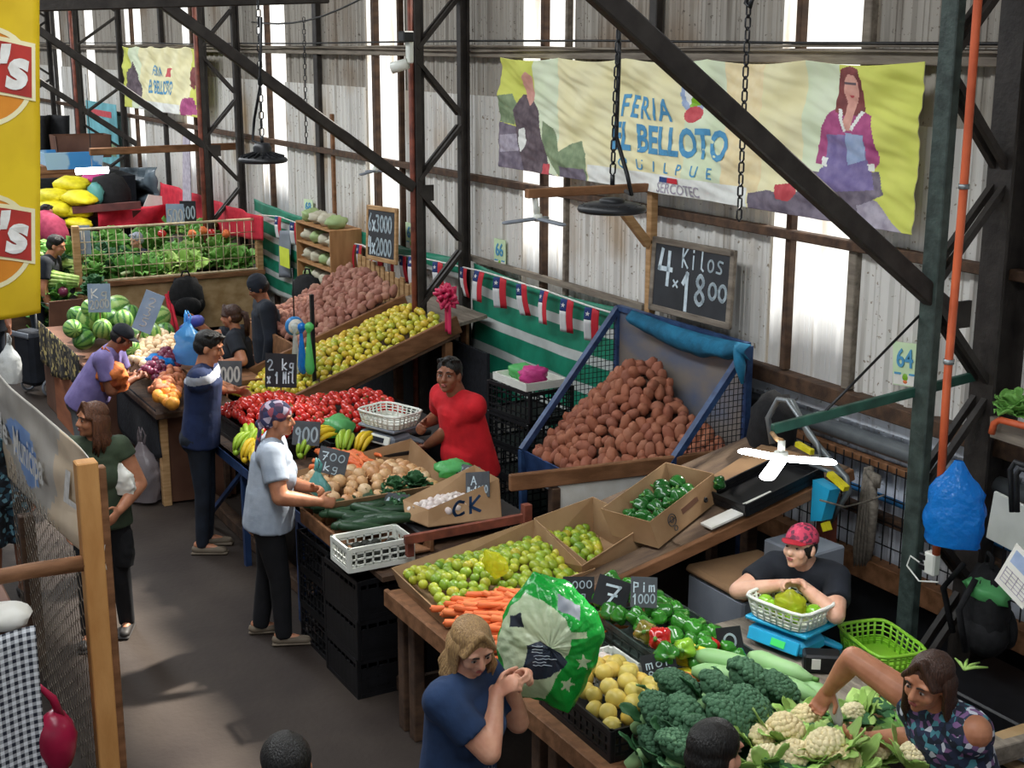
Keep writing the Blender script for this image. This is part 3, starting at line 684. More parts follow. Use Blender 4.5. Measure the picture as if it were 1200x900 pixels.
    if style in ('short', 'long', 'pony', 'bob', 'plain'):
        def cap(n): return 1 + .05*noise.noise(n*5)
        h.ell(q(0, -.018, .044), tuple(a*hs for a in (.083, .098, .083)), HR, 22, 14, 0, cap); h.ell(q(0, -.04, .0), tuple(a*hs for a in (.08, .078, .075)), HR, 18, 10, 0, cap)
        if style == 'short':
            for i in range(46):
                a = r.uniform(0, 6.28); rr = r.uniform(0, .07); h.cone(q(math.cos(a)*rr, math.sin(a)*rr*1.1, .112-rr*.35), q(math.cos(a)*rr*1.15+r.uniform(-.012, .012), math.sin(a)*rr*1.1+.02, .125-rr*.35), .016*hs, .006*hs, 7)
        elif style != 'plain':
            for sx in (1, -1):
                for j in range(7): h.cone(q(.005*sx, .06-.008*j, .118-.004*j), q(.068*sx, .066-.017*j, .03-.006*j), .016*hs, .014*hs, 8)
        o1 = skinned(h, nm, hm, .006, 2, t)
        st = MB()
        if style in ('long', 'bob'):
            L0 = hair[2] if len(hair) > 2 else .3
            for i in range(90):
                a = r.uniform(-2.0, 2.0); sxx = math.sin(a); cyy = -math.cos(a); L = L0*r.uniform(.75, 1.08)*(1 if abs(a) < 1.9 else .85)
                p0 = q(sxx*.06, cyy*.07-.01, .075); p1 = q(sxx*.088, cyy*.098-.012, .0); p2 = q(sxx*.088, cyy*.092-.012, -.075)
                dn = LR @ V((r.uniform(-.02, .02), r.uniform(-.025, .02), -L)); p3 = p2 + dn*.5 + HR @ V((sxx*.02, cyy*.01, 0)); p4 = p2 + dn
                st.tube([p0, p1, p2, p3, p4], [.012*hs, .014*hs, .013*hs, .011*hs, .004*hs], 6)
        if style == 'pony':
            for i in range(26):
                e = V((r.uniform(-.02, .02), r.uniform(-.02, .02), r.uniform(-.02, .02))); st.tube([q(e.x*.5, -.10+e.y*.5, .03+e.z), q(e.x, -.15+e.y, .02), q(e.x*1.6, -.155+e.y, -.08), q(e.x*1.8, -.135+e.y, -.2+e.z)], [.012*hs, .013*hs, .011*hs, .003*hs], 6)
        if st.v: st.build('hair_locks', hm, t)
    elif style == 'cap':
        h.ell(q(0, -.018, .0), tuple(a*hs for a in (.081, .094, .075)), HR, 18, 10); skinned(h, 'hair', 'hair_black', .007, 1, t)
        c = MB(); c.sheet(lambda u, v: q(*(lambda th, ph: (.083*math.sin(th)*math.sin(ph), -.010+.103*math.sin(th)*math.cos(ph), .04+.088*math.cos(th)))(max(.001, v*PI*.53), u*2*PI)), 28, 10, thick=.003)
        co = c.build('cap', 'cap_print' if hm == 'cap' else hm, t)
        v_ = MB(); v_.sheet(lambda u, v: q((u-.5)*.15*(1-.25*v*v), .066+.03*math.sin(u*PI)+.06*v*(.55+.45*math.sin(u*PI)), .052-.012*v-.03*(u-.5)**2*4*.5), 14, 6, thick=.004); v_.build('visor', 'apron_red' if hm == 'cap' else hm, t)
    elif style == 'beanie':
        h.ell(q(0, -.018, .0), tuple(a*hs for a in (.081, .094, .075)), HR, 18, 10); skinned(h, 'hair', 'hair_black', .007, 1, t)
        c = MB(); c.ell(q(0, -.008, .055), tuple(a*hs for a in (.085, .103, .085)), HR, 20, 12); c.cone(q(0, -.006, .022), q(0, -.006, .055), .092*hs, .092*hs, 20, True, 1.08, HR @ X); skinned(c, 'beanie', hm, .008, 2, t)
    elif style == 'scarf':
        c = MB(); c.ell(q(0, -.016, .05), tuple(a*hs for a in (.09, .106, .084)), HR, 22, 12, 0, lambda n: 1+.04*noise.noise(n*4)); c.ell(q(0, -.06, .01), tuple(a*hs for a in (.078, .07, .075)), HR); c.ell(q(0, -.118, -.035), .034*hs)
        for sx in (-1, .3, 1): c.cone(q(.012*sx, -.115, -.04), q(.04*sx, -.135, -.19), .022*hs, .03*hs, 10, True, .5)
        skinned(c, 'headscarf', hm, .008, 2, t)
    return t, q, dbg
mw = lambda X, Y: (X, Y, 0)

# ------------------------------------------------------------------ who is in the hall
# blonde customer holding up the big bag
BL = person('blonde woman in a navy T-shirt lifting a green printed bag of vegetables', hd(553, 757, 1.47), 28, 1.62, 1.0, 5, 0, (-28, 24, 6), [P(582, 810, 'z', 1.27), P(596, 797, 'z', 1.28)], [(.55, .5, -1), (-.4, .2, -1)],
       'skin_fair', ('tee_navy', 'short'), ('leggings', 'long'), ('hair_blonde', 'long', .1), belly=.4, voxel=.006, curl=(.9, .9), palm=[((.5, .6, .5), (-.2, .8, -.4)), ((.5, .7, .4), (.3, -.6, -.4))])
# stall keeper in the print dress
person('woman with long dark hair in a patterned sleeveless dress reaching over the vegetables', hd(1088, 800, 1.43), -88, 1.62, 1.05, 22, 0, (6, 10, -8), [P(972, 808, 'z', 1.16), P(1016, 866, 'z', 1.03)], [(.9, .3, .5), (-.7, -.5, -.8)],
       'skin_tan', ('dress_print', 'none'), ('leggings', 'long'), ('hair_brown', 'long', .26), voxel=.006, curl=(.7, .45), palm=[((-.3, -.3, -.9), (.5, -.7, .2)), ((-.2, -.7, .1), (.3, .3, .9))])
# boy in the cap
person('boy in a red cap and black T-shirt tying a bag of fruit over the scale', hd(938, 641, 1.37), -62, 1.52, .92, 22, 0, (-10, -8, 0), [P(919, 685, 'z', 1.2), P(940, 686, 'z', 1.2)], [(1, -.1, -.22), (-1, -.1, -.22)],
       'skin_pale', ('tee_black', 'short'), ('denim', 'long'), ('cap', 'cap'), fem=False, voxel=.006, curl=(.7, .7), palm=[((.5, .75, .2), (.6, -.3, -.6)), ((-.5, -.8, .2), (.5, -.3, -.7))])
# man in red
person('man in a red T-shirt standing behind the kitchen scale and facing out', hd(526, 440, 1.57), -80, 1.68, 1.06, 14, 0, (34, -6, 0), [P(497, 497, 'z', 1.18), P(497, 525, 'z', 1.0)], [(.6, -.4, -.7), (-.6, -.3, -.8)],
       'skin_brown', ('tee_red', 'short'), ('denim', 'long'), ('hair_black', 'short'), fem=False, belly=.7, voxel=.007, curl=(.8, .8))
# customers on the aisle
HW = person('woman in a headscarf, pale grey T-shirt and black leggings at the onion box', mw(-8.02, 2.68), 68, 1.6, 1.12, 5, 0, (-6, 2, 0), [P(374, 588, 'z', 1.0), P(366, 572, 'z', 1.04)], [(.5, -.7, -.6), (-.5, -.6, -.7)],
       'skin_tan', ('tee_grey', 'short'), ('leggings', 'long'), ('scarf_print', 'scarf'), shoes='shoe_tan', voxel=.008, curl=(.7, .7), stride=.08)
YM = person('young man with short black hair in a navy polo shirt at the tomatoes', mw(-9.83, 2.78), 62, 1.72, .92, 6, 0, (0, 16, 0), [P(272, 463, 'z', 1.08), P(277, 457, 'z', 1.1)], [(.3, -.7, -.7), (-.4, -.6, -.6)],
       'skin_tan', ('polo_navy', 'short'), ('denim', 'long'), ('hair_black', 'short'), fem=False, shoes='shoe_tan', voxel=.008, curl=(.6, .6))
person('woman with brown hair in an olive green top walking in the aisle', hd(108, 492, 1.47), -25, 1.58, 1.05, 0, 0, (-52, -4, 0), [None, P(140, 598, 'z', .93)], [None, (-.6, -.6, -.4)],
       'skin_tan', ('top_green', 'cap'), ('leggings', 'long'), ('hair_auburn', 'long', .14), voxel=.008, stride=.1)
person('man in a lavender T-shirt bending over the onions with an orange bag on his arm', hd(143, 396, 1.36), 62, 1.74, 1.12, 30, 0, (0, 30, 0), [P(158, 443, 'z', 1.02), P(166, 440, 'z', 1.02)], [(.4, -.2, -.9), (-.4, -.2, -.9)],
       'skin_brown', ('tee_purple', 'short'), ('shorts_grey', 'shorts'), ('tee_black', 'cap'), fem=False, voxel=.008, curl=(.5, .5), belly=.5)
person('saleswoman with a ponytail in black handing over a bag with a blue glove', hd(271, 371, 1.38), -118, 1.6, 1.05, 4, 0, (-6, 6, 0), [P(229, 376, 'z', 1.36), P(262, 425, 'z', 1.0)], [(.2, .2, -.8), (-.6, -.4, -.6)],
       'skin_tan', ('tee_black', 'short'), ('denim', 'long'), ('hair_brown', 'pony'), voxel=.009)
person('seller in a dark beanie and navy jacket looking down behind the onions', hd(303, 337, 1.5), -100, 1.7, 1.1, 6, 0, (-4, 24, 0), [None, None], None,
       'skin_brown', ('jacket_navy', 'long'), ('denim', 'long'), ('jacket_navy', 'beanie'), fem=False, voxel=.01)
person('black haired person in a black T-shirt bent over the leafy greens', hd(66, 288, 1.5), 62, 1.62, 1., 20, 0, (0, 16, 0), None, None, 'skin_tan', ('tee_black', 'short'), ('denim', 'long'), ('hair_black', 'short'), fem=False, voxel=.011)
person('dark haired person by the stacked yellow sacks at the far stall', hd(55, 249, 1.45), 40, 1.62, 1., 4, 0, (0, 8, 0), None, None, 'skin_tan', ('top_green', 'short'), ('denim', 'long'), ('hair_black', 'short'), fem=False, voxel=.011)
person('grey haired person in dark clothes standing inside the salad stall', (-17.6, P(160, 282, 'x', -17.6).y, P(160, 282, 'x', -17.6).z, None), -70, 1.6, 1., 4, 0, (0, 12, 0), None, None, 'skin_fair', ('jacket_navy', 'long'), ('denim', 'long'), ('polo_grey', 'short'), fem=True, voxel=.011)
# heads along the lower edge
person('person with short black hair passing in the aisle, only the crown showing', hd(335, 899, 1.52), 165, 1.66, 1., 0, 0, (0, 0, 0), None, None, 'skin_tan', ('jacket_navy', 'short'), ('denim', 'long'), ('hair_black', 'plain'), fem=False, voxel=.009)
person('dark haired person in front of the broccoli, seen from behind', hd(838, 884, 1.52), 118, 1.66, 1., 0, 0, (-14, 6, 0), None, None, 'skin_fair', ('tee_black', 'short'), ('denim', 'long'), ('hair_black', 'plain'), voxel=.008)
person('woman in a dark blue print dress half hidden behind the white banner', mw(P(4, 590, 'z', .7).x, P(4, 590, 'z', .7).y), 10, 1.5, 1.1, 0, 0, (0, 0, 0), None, None, 'skin_brown', ('dress_print_dark', 'short'), ('dress_print_dark', 'shorts'), ('hair_black', 'long', .15), voxel=.01)
pz = P(-6, 475, 'z', 0)
person('shopper behind the yellow banner carrying a white bag low at their side', mw(pz.x, pz.y), 20, 1.65, 1., 0, 0, (0, 0, 0), [None, P(13, 395, 'z', .78)], None, 'skin_brown', ('tee_black', 'short'), ('denim', 'long'), ('hair_black', 'short'), fem=False, voxel=.011)

def shirt_print(pt, mb, x, z, mt, nm='lettering', flip=-1):
    """lay flat lettering onto the front of a shirt (local +Y side)"""
    sh = [c for c in kids(pt) if c.name.split('.')[0] in ('shirt', 'dress')][0]
    from mathutils.bvhtree import BVHTree
    bt = BVHTree.FromPolygons([v.co for v in sh.data.vertices], [tuple(p.vertices) for p in sh.data.polygons])
    out = []
    for v in mb.v:
        o = V((x-v.x, .9, z+v.z)); h = bt.ray_cast(o, V((0, -1, 0)))
        out.append((h[0] if h[0] else V((o.x, .1, o.z))) + V((0, .003+.0005*(v.y < 0), 0)))
    mb.v = out; mb.build(nm, mt, pt)
m = MB(); pen(m, 'REAL', -.1, 0, .035, .028, .005, 0, .25); pen(m, 'TMS', .06, .02, .03, .022, .005, 0, -.1); shirt_print(BL[0], m, -.02, .94, 'grey_panel')

def stripes(pt, bands):
    sh = [c for c in kids(pt) if c.name.split('.')[0] == 'shirt'][0]; me = sh.data
    for i, (z0, z1, mt) in enumerate(bands):
        me.materials.append(MATS[mt])
        for p in me.polygons:
            if z0 <= p.center.z-.12*p.center.y < z1: p.material_index = i+1
stripes(YM[0], [(1.335, 1.4, 'polo_grey'), (1.47, 1.6, 'polo_red')])


# ------------------------------------------------------------------ produce: one of each kind
mat('lime', '#8fae2c', .35, '#a9bd35', scale=9, rand=['#4f7f26', '#7f9f2c', '#9fb036', '#c2bd38', '#6b9028', '#d0b438'], spec=.5, bump=.06, bscale=140)
mat('lemon', '#c9c23c', .35, '#b4bb3a', scale=9, rand=['#869c2e', '#c2b838', '#d6bf38', '#dca936', '#a8ac34', '#cf9c36'], spec=.5, bump=.06, bscale=140)
mat('guava', '#d9bf5c', .4, '#c8a94a', scale=12, rand=['#cdb75a', '#dcc468', '#e0bd58', '#c9bb62', '#d6b04e'], bump=.05, bscale=120, spec=.45)
mat('potato', '#9c5f45', .75, '#87503b', scale=16, rand=['#8a5440', '#a2674c', '#96583f', '#ad7458', '#7f4b3a', '#a0624c'], bump=.2, bscale=50)
mat('rose_potato', '#a87566', .75, '#8f5f52', scale=16, rand=['#a1705f', '#965f50', '#b0846e', '#885848', '#a67766'], bump=.2, bscale=50)
mat('tomato', '#c9231d', .22, '#b31a16', scale=6, rand=['#c5221d', '#d2352a', '#b01718', '#d64b35', '#be1c1c'], spec=.6)
mat('calyx', '#3f6e2a', .6); mat('onion', '#d3a876', .45, '#b98556', scale=10, stretch=(4, 4, .6), rand=['#d8b789', '#c99a68', '#dcc6a0', '#b98355', '#cfa676'], spec=.5)
mat('pale_onion', '#e3c9a4', .45, '#cfae84', scale=10, stretch=(4, 4, .6), rand=['#ead6b6', '#dcbf94', '#e6caa6', '#d3a985', '#e0cdb0'])
mat('red_onion', '#6b2440', .4, '#531a33', scale=10, stretch=(4, 4, .6), rand=['#6b2440', '#7d2f4c', '#551c36', '#8a3b56'])
mat('garlic', '#e3dad2', .6, '#cdbdb6', scale=16, stretch=(5, 5, .7), rand=['#ece5de', '#d8cbc6', '#e2d7cf', '#cfb9b8'])
mat('carrot', '#e0703a', .55, '#cc5d2a', scale=8, stretch=(1, 1, 8), rand=['#e2713a', '#d86530', '#e9854c', '#cf5c2c'], bump=.15, bscale=30)
mat('pepper_green', '#2f7a22', .2, '#3d8a28', scale=4, rand=['#2c7320', '#3a8b28', '#256520', '#4c9a30'], spec=.6, coat=.3)
mat('pepper_dark', '#1f5a22', .22, '#2a6b28', scale=4, rand=['#1c5222', '#276428', '#2f7430'], spec=.6, coat=.3)
mat('pepper_red', '#c5201c', .18, '#a81616', scale=4, spec=.6, coat=.3); mat('pepper_mixed', '#8a6a2a', .2, '#3d7a26', scale=5, spec=.6, coat=.3)
mat('pepper_lime', '#8fc232', .2, '#78b028', scale=4, spec=.6, coat=.3)
mat('stem_green', '#5f9440', .6); mat('chili_yellow', '#e2cf2a', .3, '#d0b81e', scale=6, rand=['#e4d02c', '#d8d838', '#e6c828'], spec=.5); mat('chili_orange', '#e07b2a', .3, '#d2661e', scale=6, spec=.5)
mat('courgette', '#9cc48a', .45, '#7fae6e', scale=5, stretch=(1, 1, 4), rand=['#a4c890', '#8fbb7a', '#98c484'])
mat('broccoli', '#45694b', .75, '#31513a', scale=30, rand=['#3f6446', '#4b7453', '#385b41'], bump=.5, bscale=60); mat('broccoli_stem', '#9cbf86', .6, '#82aa70')
mat('cauliflower', '#e3d5a6', .7, '#cdb983', scale=22, rand=['#e6dab0', '#dcc794', '#e8dfbc'], bump=.4, bscale=50)
mat('leaf', '#6ba04a', .6, '#538c38', scale=7, rand=['#68a048', '#7fb356', '#579040'], bump=.2, bscale=20); mat('leaf_dark', '#2f5e36', .6, '#24492b', scale=7, rand=['#2f5e36', '#3c6f42', '#27502f'], bump=.2, bscale=20)
mat('leaf_pale', '#b4d07a', .6, '#8fbb58', scale=7, rand=['#b8d380', '#a3c868', '#8fbb58'], bump=.2, bscale=20); mat('leaf_olive', '#8fae58', .6, '#6c8f42', scale=7, rand=['#8fae58', '#7da04a', '#a3bb6a'], bump=.2, bscale=20); mat('leaf_white', '#d6e2b4', .55, '#c2d49a')
mat('cucumber', '#24402a', .4, '#1a3220', scale=8, rand=['#24402a', '#2e4d32'], bump=.2, bscale=40); mat('avocado', '#2a2c22', .6, '#1c1e18', scale=12, bump=.3)
mat('banana', '#dfc22e', .45, '#cfae22', scale=5, rand=['#dfc22e', '#d8b628']); mat('banana_green', '#a2bf3a', .45, '#8cae30', scale=5)
mat('pumpkin', '#d88a2e', .5, '#c2701f', scale=6, rand=['#d88a2e', '#e0a040', '#c9722a'])
def lump(r, amp=.12, fr=2.2, seed=0, seg=14, rings=9, m=0):
    b = MB(); off = V((seed*3.7, seed*1.3, 0)); b.ell((0, 0, 0), r, None, seg, rings, m, lambda n: 1+amp*noise.noise(n*fr+off)); return b
def proto(nm, mats, mb, cat): return tag(mb.build(nm, mats), nm, cat)
def potatoes(nm, m, s): return [proto(nm, m, lump((.058*s*(1+.25*(i % 2)), .043*s, .040*s), .22, 1.6, i+1), 'potato') for i in range(4)]
def citrus(nm, m, r, cat):
    out = []
    for i in range(2):
        b = lump((r, r, r*1.08), .04, 2, i, 12, 9); b.cone((0, 0, r*1.0), (0, 0, r*1.14), r*.25, r*.1, 8); out.append(proto(nm, m, b, cat))
    return out
def onions(nm, m, r):
    out = []
    for i in range(2):
        b = lump((r, r, r*.86), .06, 2, i, 12, 8); b.cone((0, 0, r*.75), (0, 0, r*1.2), r*.2, r*.06, 7); b.cone((0, 0, -r*.8), (0, 0, -r*.95), r*.15, r*.12, 7); out.append(proto(nm, m, b, 'onion'))
    return out
def garlics(r):
    b = MB()
    b.ell((0, 0, 0), (r, r, r*.85), None, 20, 8, 0, lambda n: 1+.07*math.cos(8*math.atan2(n.y, n.x))*(1-abs(n.z))); b.cone((0, 0, r*.7), (0, 0, r*1.35), r*.22, r*.1, 7); return [proto('garlic_bulb', 'garlic', b, 'garlic')]
def carrots(L, r):
    out = []
    for i in range(2):
        b = MB(); k = .02*(i*2-1); b.tube([(-L*.5, 0, 0), (-L*.47, 0, 0), (-L*.2, k*.5, 0), (L*.2, k, .005), (L*.42, k*.6, 0), (L*.5, 0, 0)], [r*.5, r, r*.92, r*.65, r*.35, r*.06], 9); b.tube([(-L*.5, 0, 0), (-L*.53, 0, 0)], [r*.3, r*.25], 6); out.append(proto('carrot', 'carrot', b, 'carrot'))
    return out
def pepper(m, r, L, cat='bell pepper'):
    t = thing('bell_pepper', 'bell pepper', cat)
    b = MB(); b.ell((0, 0, 0), (r, r, L), None, 20, 11, 0, lambda n: (1+.13*math.cos(4*math.atan2(n.y, n.x)+.6)*(1-n.z*n.z*.3))*(1-.26*max(0, -n.z))*(1-.12*max(0, n.z)**6)); b.build('flesh', m, t)
    b = MB(); b.tube([(0, 0, L*.8), (0, 0, L*.98), (r*.15, 0, L*1.2)], [r*.22, r*.15, r*.17], 7); b.build('stem', 'stem_green', t); return t
def tomatoes(r):
    out = []
    for i in range(2):
        t = thing('tomato', 'tomato', 'tomato'); b = MB(); b.ell((0, 0, 0), (r, r, r*.84), None, 14, 9, 0, lambda n: (1+.03*math.cos(5*math.atan2(n.y, n.x)))*(1-.12*max(0, n.z)**8)); b.build('flesh', 'tomato', t); out.append(t)
        if i:
            c = MB()
            for k in range(5): a = k*1.257; c.cone((0, 0, r*.8), (math.cos(a)*r*.5, math.sin(a)*r*.5, r*.78), r*.1, r*.03, 6, True, .4)
            c.build('calyx', 'calyx', t)
    return out
def leaf_mb(b, base, d, up, L, w, bend=.6, ruffle=.1, m=0, seed=0, nu=6, nv=9, fold=.2, th=.002):
    d = V(d).normalized(); up = V(up); up = (up-d*up.dot(d)).normalized(); s = d.cross(up); base = V(base); off = V((seed*2.3, seed*.7, 0))
    def f(u, v):
        x = (u-.5)*2; ww = w*math.sin(PI*min(1, .08+.86*v))**.7; a = bend*v
        c = base + d*(L*v*math.cos(a*.7)) - up*(L*v*math.sin(a*.7)*.8)
        return c + s*(x*ww) + up*(fold*ww*abs(x)**1.5 + ruffle*w*noise.noise(V((x*2, v*5, seed))+off)*abs(x)**.5)
    return b.sheet(f, nu, nv, m, th)
def broccoli(R, seed=0):
    t = thing('broccoli', 'broccoli', 'broccoli'); r = random.Random(seed); b = MB(); n = 150
    b.ell((0, 0, .03), (R*.86, R*.86, R*.55))
    for i in range(n):
        z = 1-(i+.5)/n*1.15; a = i*2.399963; q = math.sqrt(max(0, 1-z*z)); d = V((q*math.cos(a), q*math.sin(a), z*.62)); b.ell(d*R*.9*r.uniform(.94, 1.08)+V((0, 0, .03)), R*r.uniform(.115, .155), None, 8, 6, 0, lambda n: 1+.1*noise.noise(n*4))
    b.build('crown', 'broccoli', t)
    b = MB(); b.cone((0, 0, .02), (0, 0, -R*1.1), R*.42, R*.26, 12, False); b.build('stem', 'broccoli_stem', t)
    for k in range(4):
        a = k*1.6+seed; b = MB(); d = V((math.cos(a), math.sin(a), .2)); leaf_mb(b, V((0, 0, -R*.5))+d*R*.2, d, (0, 0, 1), R*1.35, R*.42, .3, .3, 0, k+seed); b.build('leaf', 'leaf_dark', t)
    return t
def cauliflower(R, seed=0):
    t = thing('cauliflower', 'cauliflower', 'cauliflower'); r = random.Random(seed); b = MB(); n = 70; b.ell((0, 0, .01), (R*.9, R*.9, R*.72))
    for i in range(n):
        z = 1-(i+.5)/n*1.2; a = i*2.399963; q = math.sqrt(max(0, 1-z*z)); d = V((q*math.cos(a), q*math.sin(a), z*.78)); b.ell(d*R*.9+V((0, 0, .01)), R*r.uniform(.17, .25), None, 8, 6, 0, lambda n: 1+.12*noise.noise(n*4))
    b.build('curd', 'cauliflower', t)
    for k in range(12):
        a = k*.53+r.uniform(-.1, .1); d = V((math.cos(a), math.sin(a), r.uniform(.25, .7))); b = MB(); leaf_mb(b, V((0, 0, -R*.55))+V((d.x, d.y, 0))*R*.55, d, (-d.x, -d.y, 1), R*r.uniform(1.6, 2.4), R*.52, -.25 if k % 2 else .35, .35, 0, k+seed); b.build('leaf', 'leaf_olive' if k % 3 else 'leaf_pale', t)
    return t
def gourd(L, r):
    out = []
    for i in range(2):
        t = thing('courgette', 'courgette', 'courgette'); b = MB(); n = 12
        b.tube([(-L/2+L*j/n, .02*math.sin(PI*j/n)*(1-2*i), 0) for j in range(n+1)], [r*(.25+.75*math.sin(PI*min(.5, (j+.3)/n*1.9)))*(1 if j < n-3 else (n-j+1.2)/4.4) for j in range(n+1)], 14); b.build('flesh', 'courgette', t)
        b = MB(); b.tube([(L/2-.004, 0, 0), (L/2+.025, 0, .004)], [r*.28, r*.22], 8); b.build('stem', 'stem_green', t); out.append(t)
    return out
def lettuce(R, m='leaf', seed=0, n=14, tall=.7, nm='lettuce'):
    b = MB(); r = random.Random(seed)
    for k in range(n):
        a = k*2.4; f = k/n; d = V((math.cos(a)*(1-.55*f), math.sin(a)*(1-.55*f), tall*(.25+f))); leaf_mb(b, (0, 0, -R*.3), d, (-d.x, -d.y, .6), R*r.uniform(1.1, 1.45), R*.6, .5-.9*f, .55, 0, k+seed*9, 6, 8)
    return proto(nm, m, b, nm)
def melon(R, i):
    b = MB(); b.ell((0, 0, 0), (R*1.12, R, R), Matrix.Rotation(.0, 3, 'X'), 22, 14); return proto('watermelon', 'melon%d' % (i % 3), b, 'watermelon')
def stripe_mat(name, base, dark, sc):
    m = bpy.data.materials.new(name); m.use_nodes = True; MATS[name] = m; nt = m.node_tree; N = nt.nodes; L = nt.links; b = N['Principled BSDF']; b.inputs['Roughness'].default_value = .35
    tc = N.new('ShaderNodeTexCoord'); sp = N.new('ShaderNodeSeparateXYZ'); L.new(tc.outputs['Object'], sp.inputs[0]); at = N.new('ShaderNodeMath'); at.operation = 'ARCTAN2'; L.new(sp.outputs['Y'], at.inputs[0]); L.new(sp.outputs['Z'], at.inputs[1])
    nz = N.new('ShaderNodeTexNoise'); nz.inputs['Scale'].default_value = 14; L.new(tc.outputs['Object'], nz.inputs['Vector'])
    ad = N.new('ShaderNodeMath'); ad.operation = 'MULTIPLY_ADD'; L.new(at.outputs[0], ad.inputs[0]); ad.inputs[1].default_value = sc; n2 = N.new('ShaderNodeMath'); n2.operation = 'MULTIPLY'; L.new(nz.outputs['Fac'], n2.inputs[0]); n2.inputs[1].default_value = 4.; L.new(n2.outputs[0], ad.inputs[2])
    sn = N.new('ShaderNodeMath'); sn.operation = 'SINE'; L.new(ad.outputs[0], sn.inputs[0]); r = N.new('ShaderNodeValToRGB'); r.color_ramp.elements[0].position = .15; r.color_ramp.elements[1].position = .6; r.color_ramp.elements[0].color = hexc(base); r.color_ramp.elements[1].color = hexc(dark)
    L.new(sn.outputs[0], r.inputs[0]); L.new(r.outputs[0], b.inputs['Base Color'])
stripe_mat('melon0', '#8db45e', '#3f7636', 9); stripe_mat('melon1', '#5f8f42', '#27582b', 8); stripe_mat('melon2', '#a4c070', '#578a40', 7)
# ------------------------------------------------------------------ boxes, crates, cards, bags
def carton(label, b, t, th=.006, m='carton', flap=None, loc=None):
    """open cardboard box from four bottom and four rim corners"""
    b = [V(p) for p in b]; t = [V(p) for p in t]; c = sum(b, V())/4; o = thing('cardboard_box', label, 'box', c)
    q = MB(); q.slab([p-c for p in b], th); q.build('bottom_panel', m, o)
    for i in range(4):
        j = (i+1) % 4; q = MB(); q.slab([b[i]-c, b[j]-c, t[j]-c, t[i]-c], th); q.build('side_panel', m, o)
    if flap:
        for i, dx, L in flap:
            j = (i+1) % 4; q = MB(); dv = V(dx); q.slab([t[i]-c, t[j]-c, lerp(t[j], t[i], .08)-c+dv*L, lerp(t[i], t[j], .08)-c+dv*L], th); q.build('flap', m, o)
    return o
def crate(nm, label, c, w, d, h, m, rz=0, bars=(9, 6), wall=.012, group=None, rows=4, tilt=0., cat='crate', solid=False):
    """slatted plastic crate: corner posts, rims and a lattice in every side; c = centre of the underside"""
    o = thing(nm, label, cat, c, 0, group, rot=(tilt, 0, rz)); b = MB(); x, y = w/2, d/2
    b.box((0, 0, .008), (w-.01, d-.01, .012))
    for sx in (-1, 1):
        for sy in (-1, 1): b.box((sx*(x-.012), sy*(y-.012), h/2), (.028, .028, h), b=.004)
    for z, hh in ((h-.014, .028), (.014, .028)):
        for s in (-1, 1): b.box((0, s*(y-wall/2), z), (w, wall, hh)); b.box((s*(x-wall/2), 0, z), (wall, d, hh))
    if solid:
        for s in (-1, 1): b.box((0, s*(y-wall/2), h*.4), (w, wall*.6, h*.7)); b.box((s*(x-wall/2), 0, h*.4), (wall*.6, d, h*.7))
    for s in (-1, 1):
        for i in range(1, bars[0]): b.box((-x+w*i/bars[0], s*(y-wall/2), h/2), (.009, wall*.7, h-.03))
        for i in range(1, bars[1]): b.box((s*(x-wall/2), -y+d*i/bars[1], h/2), (wall*.7, .009, h-.03))
        for k in range(1, rows): b.box((0, s*(y-wall/2), h*k/rows), (w, wall*.7, .009)); b.box((s*(x-wall/2), 0, h*k/rows), (wall*.7, d, .009))
    b.build('basket' if cat == 'basket' else 'body', m, o); return o
def basket(nm, label, c, w, d, h, m, rz=0, flare=1.2, cat='basket', rows=5):
    """tapered plastic tub with slotted sides and a rolled rim"""
    o = thing(nm, label, cat, c, rz); b = MB(); n = 28
    def ring(f, z, rr=.35):
        out = []
        for i in range(n):
            a = 2*PI*i/n+PI/4; ca, sa = math.cos(a), math.sin(a); k = (abs(ca)**6+abs(sa)**6)**(-1/6); out.append(V((w/2*f*k*ca, d/2*f*k*sa, z)))
        return out
    f0 = 1/flare; r0 = ring(f0, .004); b.add(r0+[p+V((0, 0, .005)) for p in r0], [tuple(range(n))[::-1], tuple(range(n, 2*n))]+[(i, (i+1) % n, n+(i+1) % n, n+i) for i in range(n)])
    for k in range(rows+1):
        z = h*k/rows; f = f0+(1-f0)*k/rows; b.tube(ring(f, max(z, .006)), .004 if k < rows else .0075, 6, closed=True)
    for i in range(0, n): p, q = ring(f0, .006)[i], ring(1, h)[i]; b.tube([p, q], .0065, 5)
    ring_lo, ring_hi = ring(f0, .006), ring(f0+(1-f0)*.35, h*.35); b.add(ring_lo+ring_hi, [(i, (i+1) % n, n+(i+1) % n, n+i) for i in range(n)])
    b.build('tub', m, o); b = MB(); b.tube(ring(1.02, h), .009, 8, closed=True); b.build('rim', m, o); return o
def card(label, p, face, size, lines, m='card_slate', tilt=-.25, ink='chalk', cat='price card', roll=0, stick=True):
    """hand written price card on a stick, facing heading `face`"""
    w, h = size; o = thing('price_card', label, cat, p, 0, None, (tilt, roll, math.radians(face+90)))
    b = MB(); b.box((0, 0, h/2), (w, .006, h)); bo_ = b.build('board', m, o); L = MB(); n = len(lines)
    for k, s in enumerate(lines):
        hh = h*.74/n; cw = w*.86/(len(s)+.2*(len(s)-1)); cw = min(cw, hh*.75); tot = cw*(len(s)*1.2-.2); pen(L, s, -tot/2, h*.13+hh*1.06*(n-1-k), hh*.84, cw, min(.016, hh*.11), 0, .06, .2, -.0035)
    L.build('lettering', ink, bo_)
    if stick: b = MB(); b.box((0, .008, -.04), (.012, .008, .12)); b.build('stick', 'wood_mid', o)
    return o
